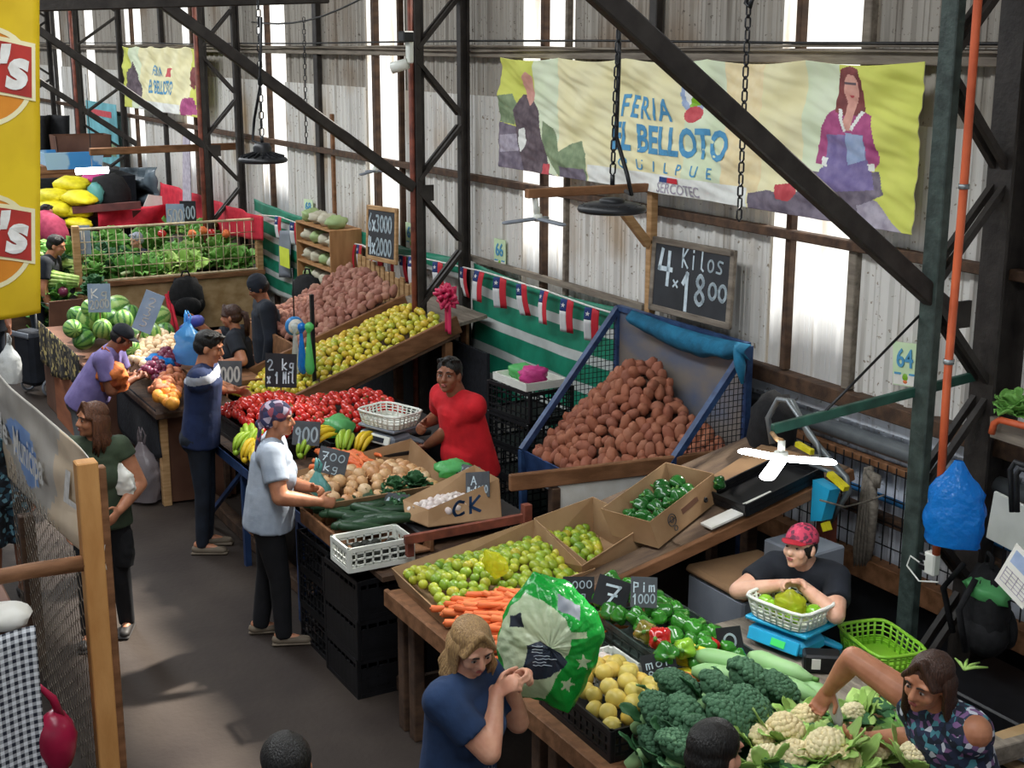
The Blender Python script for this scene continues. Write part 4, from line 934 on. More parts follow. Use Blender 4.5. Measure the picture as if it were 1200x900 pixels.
def bag_mb(r, w, h, d, seed=0, crumple=.12, knot=True, handles=True):
    """filled carrier bag hanging from its gathered neck"""
    b = MB(); off = V((seed*5.1, 0, 0)); n = 26; mm = 18
    def f(u, v):
        a = 2*PI*u; t = v; rr = (.86+.14*math.sin(PI*min(1, t*1.4))) if t < .66 else lerp(.93, .14, (t-.66)/.34 if t < .8 else min(1, (t-.66)/.34)**.8); p = V((math.cos(a)*w/2*rr, math.sin(a)*d/2*rr, h*t-(.08*h*math.sin(PI*t)*.4)))
        k = 1+crumple*noise.noise(V((math.cos(a)*2.2, math.sin(a)*2.2, t*5))+off)+crumple*.5*noise.noise(V((math.cos(a)*6, math.sin(a)*6, t*9))+off); return V((p.x*k, p.y*k, p.z))
    b.sheet(f, n, mm); b.add([f(i/n, 0) for i in range(n)], [tuple(range(n))[::-1]], 0, True)
    if handles:
        for s in (-1, 1): b.tube([(s*w*.08, 0, h*.96), (s*w*.13, .01, h*1.12), (s*w*.05, 0, h*1.24), (s*w*.01, 0, h*1.12), (0, 0, h*.97)], [.014, .008, .006, .008, .014], 6)
    return b

# ------------------------------------------------------------------ stall 64, next to the aisle
zs = lambda y: .95 + .227*(y-3.7)
t = thing('stall_table', 'long plank stall table with rough timber legs under the limes, carrots and cauliflowers', 'table', (-4.6, 3.4, 0))
O = V((-4.6, 3.4, 0))
for k in range(5):
    b = MB(); y = 2.97+k*.2; b.box(V((-4.3 if k < 3 else -5.4, y, .785))-O, (4.62 if k < 3 else 2.42, .192, .03), b=.004); b.build('plank', 'wood_mid', t)
b = MB(); b.box(V((-4.3, 2.865, .765))-O, (4.62, .03, .1), b=.006); b.build('front_rail', 'wood_mid', t)
for x in (-6.5, -6.36, -5.0, -4.85, -3.2):
    for y in (2.93, 3.45):
        b = MB(); b.box(V((x, y, .385))-O, (.075, .065, .77), b=.005); b.build('leg', 'wood_dark', t)
for x in (-6.43, -4.9):
    b = MB(); b.beam(V((x, 2.95, .3))-O, V((x, 3.45, .3))-O, .03, .08); b.build('stretcher', 'wood_dark', t)
# sloping board that climbs to the wall
t = thing('sloping_board', 'worn sloping board rising from the limes to the wall beside the boy', 'board', (-6.2, 4.6, 0)); O = V(t.location)
a, c = V((-6.25, 4.27, zs(4.27)-.03)), V((-6.25, 5.5, zs(5.5)-.03))
b = MB(); b.beam(a-O, c-O, .86, .035, (0, 0, 1), b=.004); b.build('panel', 'wood_board', t)
b = MB(); b.beam(V((-5.9, 3.62, zs(3.62)-.03))-O, V((-5.9, 4.3, zs(4.3)-.03))-O, .16, .035, (0, 0, 1), b=.004); b.build('panel', 'wood_board', t)
b = MB(); b.beam(V((-5.8, 3.6, zs(3.6)-.05))-O, V((-5.8, 5.5, zs(5.5)-.05))-O, .04, .07, (0, 0, 1), b=.005); b.build('edge_rail', 'wood_mid', t)
b = MB(); b.box(V((-5.84, 5.36, .64))-O, (.09, .09, 1.24), b=.006); b.build('leg', 'rust_red', t)
b = MB(); b.box(V((-6.55, 5.36, .62))-O, (.08, .08, 1.2), b=.006); b.build('leg', 'wood_dark', t)
# divider towards the next stall: rail, posts, white board
t = thing('stall_divider', 'timber rail on posts with a white board between the limes and the potato bin', 'rail', (-7.05, 4.6, 0)); O = V(t.location)
a, c = P(597, 566, 'z', 1.12), P(850, 536, 'z', 1.14)
b = MB(); b.beam(a-O, c-O, .045, .105, (0, 0, 1), b=.006); b.build('rail', 'wood_mid', t); dv = (c-a).normalized()
for q, h in ((.2, 1.06), (.95, 1.06)):
    p = a+(c-a)*q; b = MB(); b.box((p.x-O.x, p.y-O.y, h/2), (.06, .06, h), b=.005); b.build('post', 'wood_dark', t)
p0, p1 = a+dv*.33, a+dv*1.3; b = MB(); b.slab([V((p.x, p.y, z))-O for p, z in ((p0, .72), (p1, .72), (p1, 1.09), (p0, 1.09))], .02); b.build('white_panel', 'paper', t)
b = MB(); b.beam(P(474, 633, 'z', .985), P(612, 607, 'z', 1.02), .03, .05, (0, 0, 1)); b.box(P(480, 640, 'z', .93), (.04, .04, .12)); b.box(P(617, 604, 'z', 1.0), (.05, .05, .14))
one(b, 'timber_batten', 'rust_red', 'reddish timber batten behind the long lime cartons', 'batten')
# two cartons of limes standing end to end
X0 = -6.68; zb = .812
A1 = V((-6.63, 2.95, zb)); B1 = V((-5.98, 2.93, zb)); C1 = V((-6.02, 3.80, zb)); D1 = V((-6.64, 3.82, zb))
carton('front carton of limes at the aisle edge, its low cut side facing out', [A1, B1, C1, D1], [V((-6.68, 2.93, .9)), V((-5.95, 2.9, .885)), V((-5.95, 3.82, .98)), V((-6.68, 3.86, 1.03))], flap=[(3, (-.25, 0, .95), .001)])
carton('back carton of limes with its far end empty, by the box of dark peppers', [V((-6.63, 3.84, zb)), V((-6.03, 3.8, zb)), V((-6.06, 4.23, .9)), V((-6.63, 4.24, .9))], [V((-6.68, 3.85, 1.04)), V((-5.93, 3.72, 1.02)), P(760, 613, 'z', 1.15), P(695, 582, 'z', 1.12)])
b = MB(); b.slab([P(474, 643, 'z', 1.0), P(626, 606, 'z', 1.045), P(628, 640, 'z', .9), P(474, 690, 'z', .83)], .006)
lims = citrus('lime', 'lime', .031, 'lime')
heap(lims, [(-6.62, 2.97, .845), (-5.98, 2.95, .845), (-6.02, 3.98, .88), (-6.6, 4.16, .92)], 215, .064, 'lime in the long cardboard cartons at the aisle edge', 'limes in the cartons', lambda u, v: .06*math.sin(PI*min(1, u*1.1))*math.sin(PI*min(1, .15+v*.85))+.035, 3, (.85, 1.12), sep=.78)
for i, s in enumerate(('front', 'back')): pass
# smiling mark and blue scrawl on the cartons
def marks(label_parent, pts_list, m, th=.012):
    b = MB(); c = V(label_parent.location)
    for pts in pts_list: b.tube([V(p)-c for p in pts], th, 6)
    b.build('painted_mark', m, label_parent)
def ring3(c, u, v, r, n=14, a0=0, a1=2*PI): return [V(c)+V(u)*math.cos(a0+(a1-a0)*i/n)*r+V(v)*math.sin(a0+(a1-a0)*i/n)*r for i in range(n+1)]
# carrots in front of the limes, spilling to the front edge
heap(carrots(.21, .019), [(-6.03, 2.95, .83), (-5.35, 2.93, .83), (-5.4, 3.55, .86), (-5.98, 3.42, .86)], 110, .062, 'carrot in the loose pile between the limes and the green printed bag', 'carrots by the limes', lambda u, v: .14*math.sin(PI*min(1, .2+u*.6))*math.sin(PI*min(1, .2+v*.65)), 5, (.85, 1.15), 'lie', .72, aim=1.15)
b = bag_mb(None, .12, .16, .1, 4, .25, handles=False); one(b, 'produce_bag', 'bag_yellow', 'thin yellow plastic bag lying twisted on the limes', 'bag', P(588, 672, 'z', 1.0), (.35, -.5, .4))
# big printed bag held up by the blonde customer
t = thing('printed_bag', 'big green and white printed plastic bag full of vegetables held up by the blonde woman', 'bag', P(645, 752, 'z', 1.33))
dist = (V(t.location)-V((0, 0, EYE))).length; fz = (V((0, 0, EYE))-V(t.location)); fz.z *= .55; fz.normalize(); fx = V((0, 0, 1)).cross(fz).normalized(); fy = fz.cross(fx)
pxm = dist/F
def inpoly(x, y, pl):
    c = False; j = len(pl)-1
    for i in range(len(pl)):
        if (pl[i][1] > y) != (pl[j][1] > y) and x < (pl[j][0]-pl[i][0])*(y-pl[i][1])/(pl[j][1]-pl[i][1])+pl[i][0]: c = not c
        j = i
    return c
OUT = [(-20, 80), (25, 66), (52, 38), (60, 8), (52, -28), (36, -56), (22, -80), (-2, -70), (-22, -62), (-48, -60), (-60, -30), (-60, 8), (-48, 45)]
def outr(a):
    x, y = math.cos(a), math.sin(a); best = 60
    for i in range(len(OUT)):
        p, q = OUT[i], OUT[(i+1) % len(OUT)]; ex, ey = q[0]-p[0], q[1]-p[1]; den = x*ey-y*ex
        if abs(den) > 1e-9:
            tt = (p[0]*ey-p[1]*ex)/den; ss = (p[0]*y-p[1]*x)/den
            if tt > 0 and -.001 <= ss <= 1.001: best = tt
    return best
PANEL = [(-60, -4), (-57, 14), (-46, 42), (-28, 58), (-8, 52), (4, 44), (16, 32), (24, 12), (20, -8), (6, -36), (-6, -62), (-30, -58), (-50, -40)]
LABEL = [(-30, -26), (-26, 2), (-12, 8), (12, -6), (20, -16), (0, -34), (-14, -38), (-28, -38)]
def star(cx, cy, r, a0): return [(cx+math.cos(a0+k*PI/5)*(r if k % 2 == 0 else r*.42), cy+math.sin(a0+k*PI/5)*(r if k % 2 == 0 else r*.42)) for k in range(10)]
ST = [star(38, -18, 10, 1.4), star(20, -44, 10, 1.2), star(-46, 66, 6, 1)]
def bagm(u, v):
    a = 2*PI*u; rr = v*1.0 if v < .5 else 1-v
    if v > .5: return 0
    r = math.sin(v*PI)*outr(a); x, y = r*math.cos(a), r*math.sin(a)
    if any(inpoly(x, y, s) for s in ST): return 1
    if inpoly(x, y, LABEL): return 2
    if 8 < x < 34 and 36 < y-.45*(21-x) < 52: return 3
    if 12 < x < 42 and 10 < y < 17: return 1
    if inpoly(x, y, [(-45, 20), (-30, 22), (-32, 36), (-46, 32)]): return 4
    return 1 if inpoly(x, y, PANEL) else 0
def bagf(u, v):
    a = 2*PI*u; s = math.sin(v*PI); r = s*outr(a)*pxm; z = math.cos(v*PI)*.15
    k = 1+.07*noise.noise(V((math.cos(a)*2, math.sin(a)*2, v*6)))+.035*noise.noise(V((math.cos(a)*6, math.sin(a)*6, v*14)))
    return (fx*(r*math.cos(a))+fy*(r*math.sin(a))+fz*z)*k
film('print_green', '#1fa03c', .95, .2, .25, .4); film('print_cream', '#d9e3c0', .82, .25, .3, .4); film('print_navy', '#27303f', .97, .25, .1, .3)
b = MB(); b.sheet(bagf, 240, 170, 0, 0, bagm); b.build('printed_film', ['print_green', 'print_cream', 'print_navy', 'grey_panel', 'denim'], t)
b = MB(); r = random.Random(4)
for k in range(7):
    x = -.06+r.uniform(0, .02); z = .03-.013*k
    b.tube([(x+.011*j, .002, z+.008*x+r.uniform(-.003, .003)) for j in range(r.randint(5, 9))], .0011, 4)
M3 = Matrix((fx, -fz, fy)).transposed().to_4x4(); b.xform(Matrix.Translation(fz*.158-fx*.02-fy*.02) @ M3); b.build('lettering', 'chalk', t)
b = MB(); b.tube([fx*-.13-fy*.17, fx*-.17-fy*.19+fz*.01, fx*-.2-fy*.17, fx*-.22-fy*.19], [.03, .018, .026, .012], 8); b.tube([fx*-.15-fy*.18, fx*-.18-fy*.22, fx*-.16-fy*.26], [.02, .014, .02], 8); b.build('knotted_neck', 'print_green', t)
for k, (dx, dy, r, m) in enumerate(((-.05, .06, .085, 'cauliflower'), (-.03, -.1, .08, 'cauliflower'), (.07, -.02, .07, 'leaf_dark'), (.06, .1, .06, 'leaf'), (-.1, -.02, .06, 'leaf_pale'))):
    b = lump((r, r, r*.9), .2, 3, k); tag(b.build('vegetable', m, None, V(t.location)+fx*dx+fy*dy), 'pale vegetable seen dimly inside the big printed bag', 'vegetable', 'vegetables inside the printed bag')
# pepper crate with its cards
cr = crate('plastic_crate', 'dark green crate of bell peppers behind the yellow fruit', V((-5.12, 3.72, .81)), 1.12, .46, .16, 'steel_green', -.04, (14, 6))
G = 'bell peppers in the dark crate'
pp = [pepper('pepper_green', .045, .05) for _ in range(2)]
heap(pp, [(-5.6, 3.55, .93), (-4.66, 3.52, .93), (-4.66, 3.88, .95), (-5.6, 3.9, .95)], 34, .1, 'glossy green bell pepper heaped in the dark crate', G, lambda u, v: .12*(1-u)*math.sin(PI*min(1, v+.15))+.02, 8, (.9, 1.25), sep=.82, tries=4000)
def place(o, x, y, z, lab, rot=None, s=1., dz=0):
    o.location = P(x, y, 'z', z)+V((0, 0, dz)); o['label'] = lab
    if rot: o.rotation_euler = rot
    o.scale = (s,)*3; return o
place(pepper('pepper_red', .055, .055), 774, 748, 1.08, 'red bell pepper lying on the green peppers of the dark crate', (1.2, .4, .3), 1.05)
place(pepper('pepper_mixed', .052, .062), 757, 741, 1.07, 'half ripe brown and green pepper next to the red pepper', (1.1, -.5, 1), 1.1)
place(pepper('pepper_lime', .05, .055), 803, 760, 1.03, 'light green bell pepper beside the yellow chillies', (1.3, .2, .6), 1.05)
place(pepper('pepper_green', .055, .06), 780, 766, 1.03, 'large green bell pepper below the red pepper', (1.4, -.3, 1.4), 1.1)
place(pepper('pepper_red', .045, .05), 835, 757, .98, 'second red pepper at the end of the crate by the black price card', (1.2, .4, -.6), .95)
ch = []
for i in range(2):
    b = MB(); b.tube([(-.09, 0, 0), (-.06, .004, .004), (0, .012, .006), (.06, .006, 0), (.09, -.004, -.004)], [.012, .02, .018, .012, .003], 9); b.tube([(-.09, 0, 0), (-.115, 0, .006)], [.007, .006], 6); ch.append(proto('chilli_pepper', 'chili_yellow', b, 'chilli'))
heap(ch, [P(795, 795, 'z', .9), P(830, 797, 'z', .9), P(845, 775, 'z', .92), P(806, 776, 'z', .92)], 16, .055, 'yellow chilli pepper in the small pile beside the pale courgettes', 'yellow chillies', lambda u, v: .05*math.sin(PI*v), 4, (.9, 1.2), 'lie', .7, aim=.6)
b = MB(); b.tube([(-.07, 0, 0), (-.05, .004, .004), (0, .01, .006), (.05, .006, 0), (.08, -.004, -.004)], [.012, .022, .02, .012, .003], 9); oc = proto('chilli_pepper', 'chili_orange', b, 'chilli')
heap([oc], [P(800, 808, 'z', .88), P(824, 806, 'z', .88), P(826, 796, 'z', .9), P(803, 798, 'z', .9)], 6, .05, 'orange chilli pepper under the yellow ones', 'orange chillies', None, 9, (.9, 1.2), 'lie', .7, aim=.5)
card('slate price card at the back of the bell peppers, its writing faint', P(754, 712, 'z', 1.06), -35, (.13, .15), ['Pim', '1000'], 'card_slate', -.3)
card('black price card standing between the limes and the bell peppers', P(712, 712, 'z', 1.02), -40, (.17, .15), ['7'], 'card_black', -.35, roll=.25)
card('black price card half behind the green printed bag', P(678, 706, 'z', 1.0), -30, (.16, .13), ['2000', 'kg'], 'card_black', -.4)
card('black price card with 950 stuck among the yellow fruit and chillies', P(776, 799, 'z', .93), -30, (.16, .13), ['mor', '950'], 'card_black', -.45, roll=-.2)
card('curved black price card at the end of the bell peppers', P(858, 764, 'z', .95), -45, (.12, .12), ['0'], 'card_black', -.2, roll=-.25)
# yellow fruit crate and small white box of garlic
crate('plastic_crate', 'black crate of round yellow fruit at the aisle edge', V((-4.72, 3.13, .80)), .62, .40, .15, 'black_plastic', -.02, (12, 8))
heap(citrus('yellow_fruit', 'guava', .04, 'fruit'), [(-4.98, 2.99, .9), (-4.48, 2.98, .9), (-4.5, 3.3, .92), (-4.99, 3.32, .92)], 48, .083, 'round yellow fruit in the black crate at the aisle edge', 'yellow fruit in the black crate', lambda u, v: .11*math.sin(PI*min(1, .12+u*.8))*math.sin(PI*min(1, .15+v*.75)), 6, (.9, 1.12), sep=.85)
crate('plastic_crate', 'small white box of garlic behind the yellow fruit', P(703, 800, 'z', .82)+V((0, .05, -.01)), .26, .2, .12, 'white_plastic', 0, (8, 6))
heap(garlics(.024), [P(690, 785, 'z', .93), P(715, 798, 'z', .93), P(722, 782, 'z', .95), P(698, 770, 'z', .95)], 26, .042, 'garlic bulb in the small white box behind the yellow fruit', 'garlic in the small white box', lambda u, v: .03*math.sin(PI*u), 2, (.85, 1.15), sep=.8)
# broccoli, courgettes, cauliflowers
BR = [(765, 840, 1.02), (790, 814, 1.04), (797, 850, 1.0), (835, 815, 1.08), (872, 836, 1.03), (872, 805, 1.0), (760, 880, .92), (795, 885, .98), (846, 850, 1.02), (815, 868, 1.02), (905, 815, .97)]
for i, (x, y, z) in enumerate(BR):
    o = broccoli(.1+.012*(i % 3), i); o.location = P(x, y, 'z', z); o.rotation_euler = (-.75+.25*math.sin(i*2), .35*math.cos(i*3), i*.05-.55); o['label'] = 'dark green broccoli head leaning in the heap by the yellow fruit'; o['group'] = 'broccoli heap'
g = gourd(.3, .048)
for i, (x, y, z, r) in enumerate(((853, 778, .99, .95), (915, 781, .98, .7), (852, 795, .97, 1.05), (925, 803, .96, .65), (872, 797, .94, 1.1), (915, 822, .93, .8), (940, 806, .92, .6))):
    o = g[i] if i < 2 else dup(g[i % 2]); o.location = P(x, y, 'z', z); o.rotation_euler = (0, .05, r-.35); o['group'] = 'pale courgettes'; o['label'] = 'thick pale green courgette beside the broccoli'; o.scale = (1.1, 1, 1)
CA = [(893, 868, 1.0), (930, 888, 1.0), (968, 876, 1.05), (1000, 842, .98), (945, 846, .98), (985, 896, 1.0), (1070, 890, 1.08), (898, 893, .97), (920, 858, 1.02), (1025, 880, 1.0)]
for i, (x, y, z) in enumerate(CA):
    o = cauliflower(.062+.008*(i % 3), i); o.location = P(x, y, 'z', z); o.rotation_euler = (-.3+.5*math.sin(i*1.7), .5*math.cos(i*2.3), i); o['group'] = 'cauliflower heap'; o['label'] = 'cream cauliflower in its leaves in the heap before the woman'
LV = MB()
for i in range(34):
    r = random.Random(i+40); x, y = r.uniform(880, 1060), r.uniform(822, 900); b = MB(); a = r.uniform(0, 6.28); leaf_mb(b, (0, 0, 0), (math.cos(a), math.sin(a), .3), (0, 0, 1), .2, .05, .6, .5, 0, i); one(b, 'cabbage_leaf', ('leaf_dark', 'leaf', 'leaf_pale')[i % 3], 'loose %s cabbage leaf tossed on the cauliflower heap' % ('dark green', 'green', 'pale')[i % 3], 'leaf', P(x, y, 'z', 1.0), None, 'loose %s leaves on the cauliflowers' % ('dark', 'green', 'pale')[i % 3])
heap_base = MB(); heap_base.lathe([(0, .12), (.5, .1), (.85, .02), (.95, 0)], (0, 0, 0), 24); heap_base.xform(Matrix.Diagonal((.72, .42, 1, 1))); one(heap_base, 'sacking', 'leaf_dark', 'dark green sacking spread under the broccoli and cauliflowers', 'cloth', (-3.98, 3.32, .8))
# bench with the scale
t = thing('scale_bench', 'rough wooden bench carrying the blue scale', 'bench', (-4.66, 4.07, 0)); O = V(t.location)
b = MB(); b.box((0, 0, .915), (.95, .42, .035), b=.005); b.build('top', 'wood_grey', t)
for x in (-.45, .45):
    for y in (-.17, .17): b = MB(); b.box((x, y, .45), (.06, .06, .9), b=.004); b.build('leg', 'wood_dark', t)
mat('scale_blue', '#2fb2de', .35, '#27a0cb'); glow('lcd_green', '#3fbf5f', .5); mat('lime_plastic', '#8fc63a', .35, '#7ab52c', scale=4)
def scale(label, p, rz, m, lcd, k=1.):
    t = thing('kitchen_scale', label, 'scale', p, rz); b = MB()
    b.box((0, -.02*k, .045*k), (.30*k, .17*k, .07*k), b=.02*k); b.cone((-.0, .0, .07*k), (0, 0, .1*k), .06*k, .05*k, 16, False); hs_ = b.build('housing', m, t)
    for sx in (-1, 1): b = MB(); b.cone((sx*.1*k, .09*k, .03*k), (sx*.17*k, .12*k, .012*k), .03*k, .022*k, 10, True, .6); b.build('foot', m, t)
    b = MB(); b.box((0, .02*k, .11*k), (.32*k, .25*k, .018*k), b=.006); b.build('platform', m, t)
    b = MB(); b.box((0, -.112*k, .05*k), (.26*k, .014*k, .055*k), Matrix.Rotation(-.35, 3, 'X'), b=.004); b.build('display_panel', lcd[0], hs_)
    b = MB(); b.box((.0 if lcd[1] == 'wide' else .03*k, -.121*k, .052*k), ((.17 if lcd[1] == 'wide' else .07)*k, .006*k, .03*k), Matrix.Rotation(-.35, 3, 'X')); b.build('screen', lcd[2], hs_); return t
sp = P(920, 756, 'z', .935); scale('blue electronic scale with a green screen in front of the boy', sp+V((0, .02, 0)), .25, 'scale_blue', ('scale_blue', 'small', 'lcd_green'), 1.12)
basket('weighing_basket', 'white plastic basket of pale fruit on the blue scale', sp+V((0, .02, .136)), .36, .27, .1, 'white_plastic', .2, 1.15)
heap([proto('pale_fruit', 'pepper_lime', lump((.038, .036, .037), .08, 2, 5), 'fruit')], [sp+V((-.13, -.06, .185)), sp+V((.12, -.06, .185)), sp+V((.12, .1, .185)), sp+V((-.13, .1, .185))], 9, .075, 'pale green fruit in the white weighing basket', 'fruit in the weighing basket', None, 3, sep=.9)
one(bag_mb(None, .16, .13, .14, 2, .15, handles=False), 'produce_bag', 'bag_yellow', 'thin clear bag of yellow green fruit being tied in the white basket', 'bag', sp+V((.02, .0, .165)), (0, 0, .5))
gb = P(1026, 772, 'z', .9)
basket('green_basket', 'bright green plastic tub behind the long haired woman', gb+V((0, .03, -.02)), .40, .27, .12, 'lime_plastic', math.radians(-12), 1.12)
t = thing('card_reader', 'black receipt box beside the blue scale', 'box', P(962, 785, 'z', .934), math.radians(55)); b = MB(); b.box((0, 0, .045), (.17, .1, .09), b=.01); b.build('case', 'black_plastic', t); b = MB(); b.box((-.03, -.051, .05), (.04, .004, .05)); b.build('sticker', 'paper', t)
b = MB(); b.box((0, 0, .015), (.4, .22, .03), b=.008); one(b, 'blue_tray', 'scale_blue', 'flat blue tray lying under the green tub', 'tray', gb+V((-.03, -.1, -.06)), (0, 0, -.2))
b = MB(); b.box((0, 0, .01), (.3, .3, .02), b=.005); one(b, 'cutting_board', 'wood_pale', 'pale wooden board under the woman reaching hand', 'board', P(1000, 838, 'z', .9), (0, 0, -.5))
b = lump((.05, .045, .04), .1, 2, 3); one(b, 'cut_pumpkin', 'tomato', 'orange red piece of cut vegetable by the green tub', 'vegetable', P(1022, 822, 'z', .9))
b = MB(); b.box((0, 0, .0), (.95, .5, .03), b=.004); one(b, 'side_counter', 'wood_grey', 'grey wooden counter carrying the green tub', 'counter', (-4.1, 4.28, .8))
b = MB(); b.tube([(0, 0, .0), (.02, .0, -.04), (.05, .01, -.1), (.06, .01, -.15)], [.03, .028, .022, .012], 10); one(b, 'glove', 'paper', 'white glove dangling from the fingers of the woman in the print dress', 'glove', P(972, 812, 'z', 1.12))
# grey chest and boxes under the sloping board
t = thing('chest_freezer', 'old grey chest with a tan lid under the sloping board', 'chest', (-5.66, 4.66, 0)); b = MB(); b.box((0, 0, .43), (.5, .5, .86), b=.015); b.build('body', 'grey_panel', t); b = MB(); b.box((0, 0, .885), (.53, .53, .05), b=.02); b.build('lid', 'carton_in', t)
b = MB(); b.box((0, 0, .06), (.34, .3, .12), b=.01); one(b, 'polystyrene_box', 'grey_panel', 'pale grey box pushed under the sloping board', 'box', (-5.62, 5.0, .91), (0, 0, .1))
b = MB(); b.box((0, 0, .4), (.03, .9, .8)); one(b, 'grey_partition', 'grey_panel', 'grey panel closing the counter behind the bell peppers', 'panel', (-5.35, 4.02, 0), (0, 0, 1.5))
# carton of dark peppers, pallet crate on the board
p1, p2 = V((-5.86, 4.17, zs(4.17)+.012)), V((-6.06, 4.72, zs(4.72)+.012)); pv = V((-.30, -.11, 0)); lean_ = V((-.02, -.05, .15))
t = carton('printed cardboard box of dark green peppers tilted on the sloping board', [p1, p2, p2+pv, p1+pv], [p1+lean_, p2+lean_+V((0, .03, .01)), p2+pv*1.05+lean_+V((0, .03, .01)), p1+pv*1.05+lean_])
n_ = (p2-p1).cross(lean_).normalized()*.008; n_ = n_ if n_.x > 0 else -n_; u_ = (p2-p1).normalized(); c_ = lerp(p1, p2, .28)+lean_*.55+n_
marks(t, [ring3(c_, u_, lean_.normalized(), .035), ring3(c_+lean_*.02, u_, lean_.normalized(), .018, 8), [c_-u_*.03, c_+u_*.03], ring3(lerp(p1, p2, .3)+lean_*.2+n_, u_, lean_.normalized(), .014)], 'card_slate', .0025)
b = MB(); cc = lerp(p1, p2, .82)+lean_*.35+n_-V(t.location); b.tube(ring3(cc, u_, lean_.normalized(), .011, 10), .006, 6, closed=False); b.build('hand_hole', 'black_plastic', t)
b = MB(); b.slab([lerp(p1, p2, q)+lean_*h+n_*.9-V(t.location) for q, h in ((.45, .45), (.72, .5), (.72, .7), (.45, .65))], .002); b.build('printed_label', 'board_brown', t)
heap([pepper('pepper_dark', .042, .055)], [lerp(p1, p2, .12)+pv*.27+V((0, 0, .07)), lerp(p1, p2, .88)+pv*.27+V((0, 0, .07)), lerp(p1, p2, .88)+pv*.85+V((0, 0, .07)), lerp(p1, p2, .12)+pv*.85+V((0, 0, .07))], 16, .1, 'dark green pepper in the tilted printed cardboard box', 'peppers in the tilted box', lambda u, v: .02, 5, (1.0, 1.2), sep=.8)
o = pepper('pepper_dark', .045, .055); place(o, 842, 566, 1.29, 'single dark pepper lying loose behind the tilted cardboard box', (1.3, .3, .5))
cr = crate('folded_crate', 'dark flat crate lying tilted on the sloping board', V((-5.95, 4.98, zs(4.98)+.01)), .6, .34, .07, 'black_plastic', 1.6, (8, 5), rows=2); cr.rotation_euler = (0, -.22, 1.62)
b = MB(); b.box((0, 0, .008), (.5, .1, .012)); o = one(b, 'white_plank', 'paper', 'strip of white board lying along the edge of the sloping board', 'board', V((-5.84, 4.72, zs(4.72)+.012))); o.rotation_euler = (0, -.222, 1.57)
b = MB(); b.box((0, 0, .005), (.5, .45, .008)); o = one(b, 'cardboard_sheet', 'carton_in', 'flattened cardboard on the upper end of the sloping board', 'cardboard', V((-6.15, 5.15, zs(5.15)+.012))); o.rotation_euler = (0, -.222, 1.8)
# boxes and goods at the woman's back
for k in range(3): crate('plastic_crate', 'black crate in the low stack behind the woman, %s' % ('bottom one', 'middle one', 'top one')[k], V((-3.55, 4.75, .0+k*.24)), .62, .44, .235, 'black_plastic', .1, (9, 6), solid=True)
b = MB(); b.box((0, 0, .0), (.7, .5, .02), b=.003); one(b, 'plywood_sheet', 'plywood', 'sheet of plywood on the low stack of black crates', 'board', (-3.55, 4.73, .735))
b = MB(); b.sheet(lambda u, v: V(((u-.5)*.5, (v-.5)*.35, .03+.05*noise.noise(V((u*3, v*3, 1))))), 14, 10, thick=.012); one(b, 'grey_jacket', 'tee_grey', 'grey blue jacket thrown on the plywood behind the woman', 'jacket', (-3.5, 4.7, .75))
b = MB(); b.beam(P(1080, 905, 'z', .93), P(1215, 868, 'z', .93), .05, .07, (0, 0, 1), b=.005); one(b, 'corner_rail', 'wood_grey', 'grey timber rail in the lower corner before the woman', 'rail')
b = MB(); 
for k in range(4): a = k*.5; b.tube([(0, 0, .0), (.05*math.cos(a), .05*math.sin(a), .01), (.12*math.cos(a), .12*math.sin(a), .005)], [.006, .009, .004], 7)
one(b, 'bean_pods', 'leaf_pale', 'loose green pods lying on the plywood', 'pods', P(1130, 785, 'z', .83), (0, 0, 1.2))
def backpack(label, p, rz, m, w=.32, h=.46, d=.2):
    t = thing('backpack', label, 'backpack', p, rz); b = MB(); b.ell((0, 0, h/2), (w/2, d/2, h/2), None, 20, 14, 0, lambda n: .93+.12*noise.noise(n*3)); b.ell((0, 0, h*.3), (w*.5, d*.52, h*.3)); b.build('body', m, t)
    b = MB(); b.ell((0, -d*.45, h*.3), (w*.36, d*.2, h*.22)); b.build('pocket', m, t); b = MB(); b.tube([(-.05, 0, h*.97), (-.03, 0, h*1.08), (.03, 0, h*1.08), (.05, 0, h*.97)], .012, 6); b.build('handle', m, t)
    for s in (-1, 1): b = MB(); b.tube([(s*w*.25, d*.4, h*.9), (s*w*.35, d*.75, h*.6), (s*w*.28, d*.5, h*.12)], .017, 6); b.build('strap', m, t)
    return t
backpack('black bag leaning on the wall behind the woman', P(1150, 765, 'y', 5.35), 2.6, 'black_cloth', .42, .5, .24)
b = MB(); b.box((0, 0, .28), (.8, .5, .56), b=.01); one(b, 'storage_box', 'black_plastic', 'dark storage box under the black bag by the wall', 'box', (-4.35, 5.35, 0))

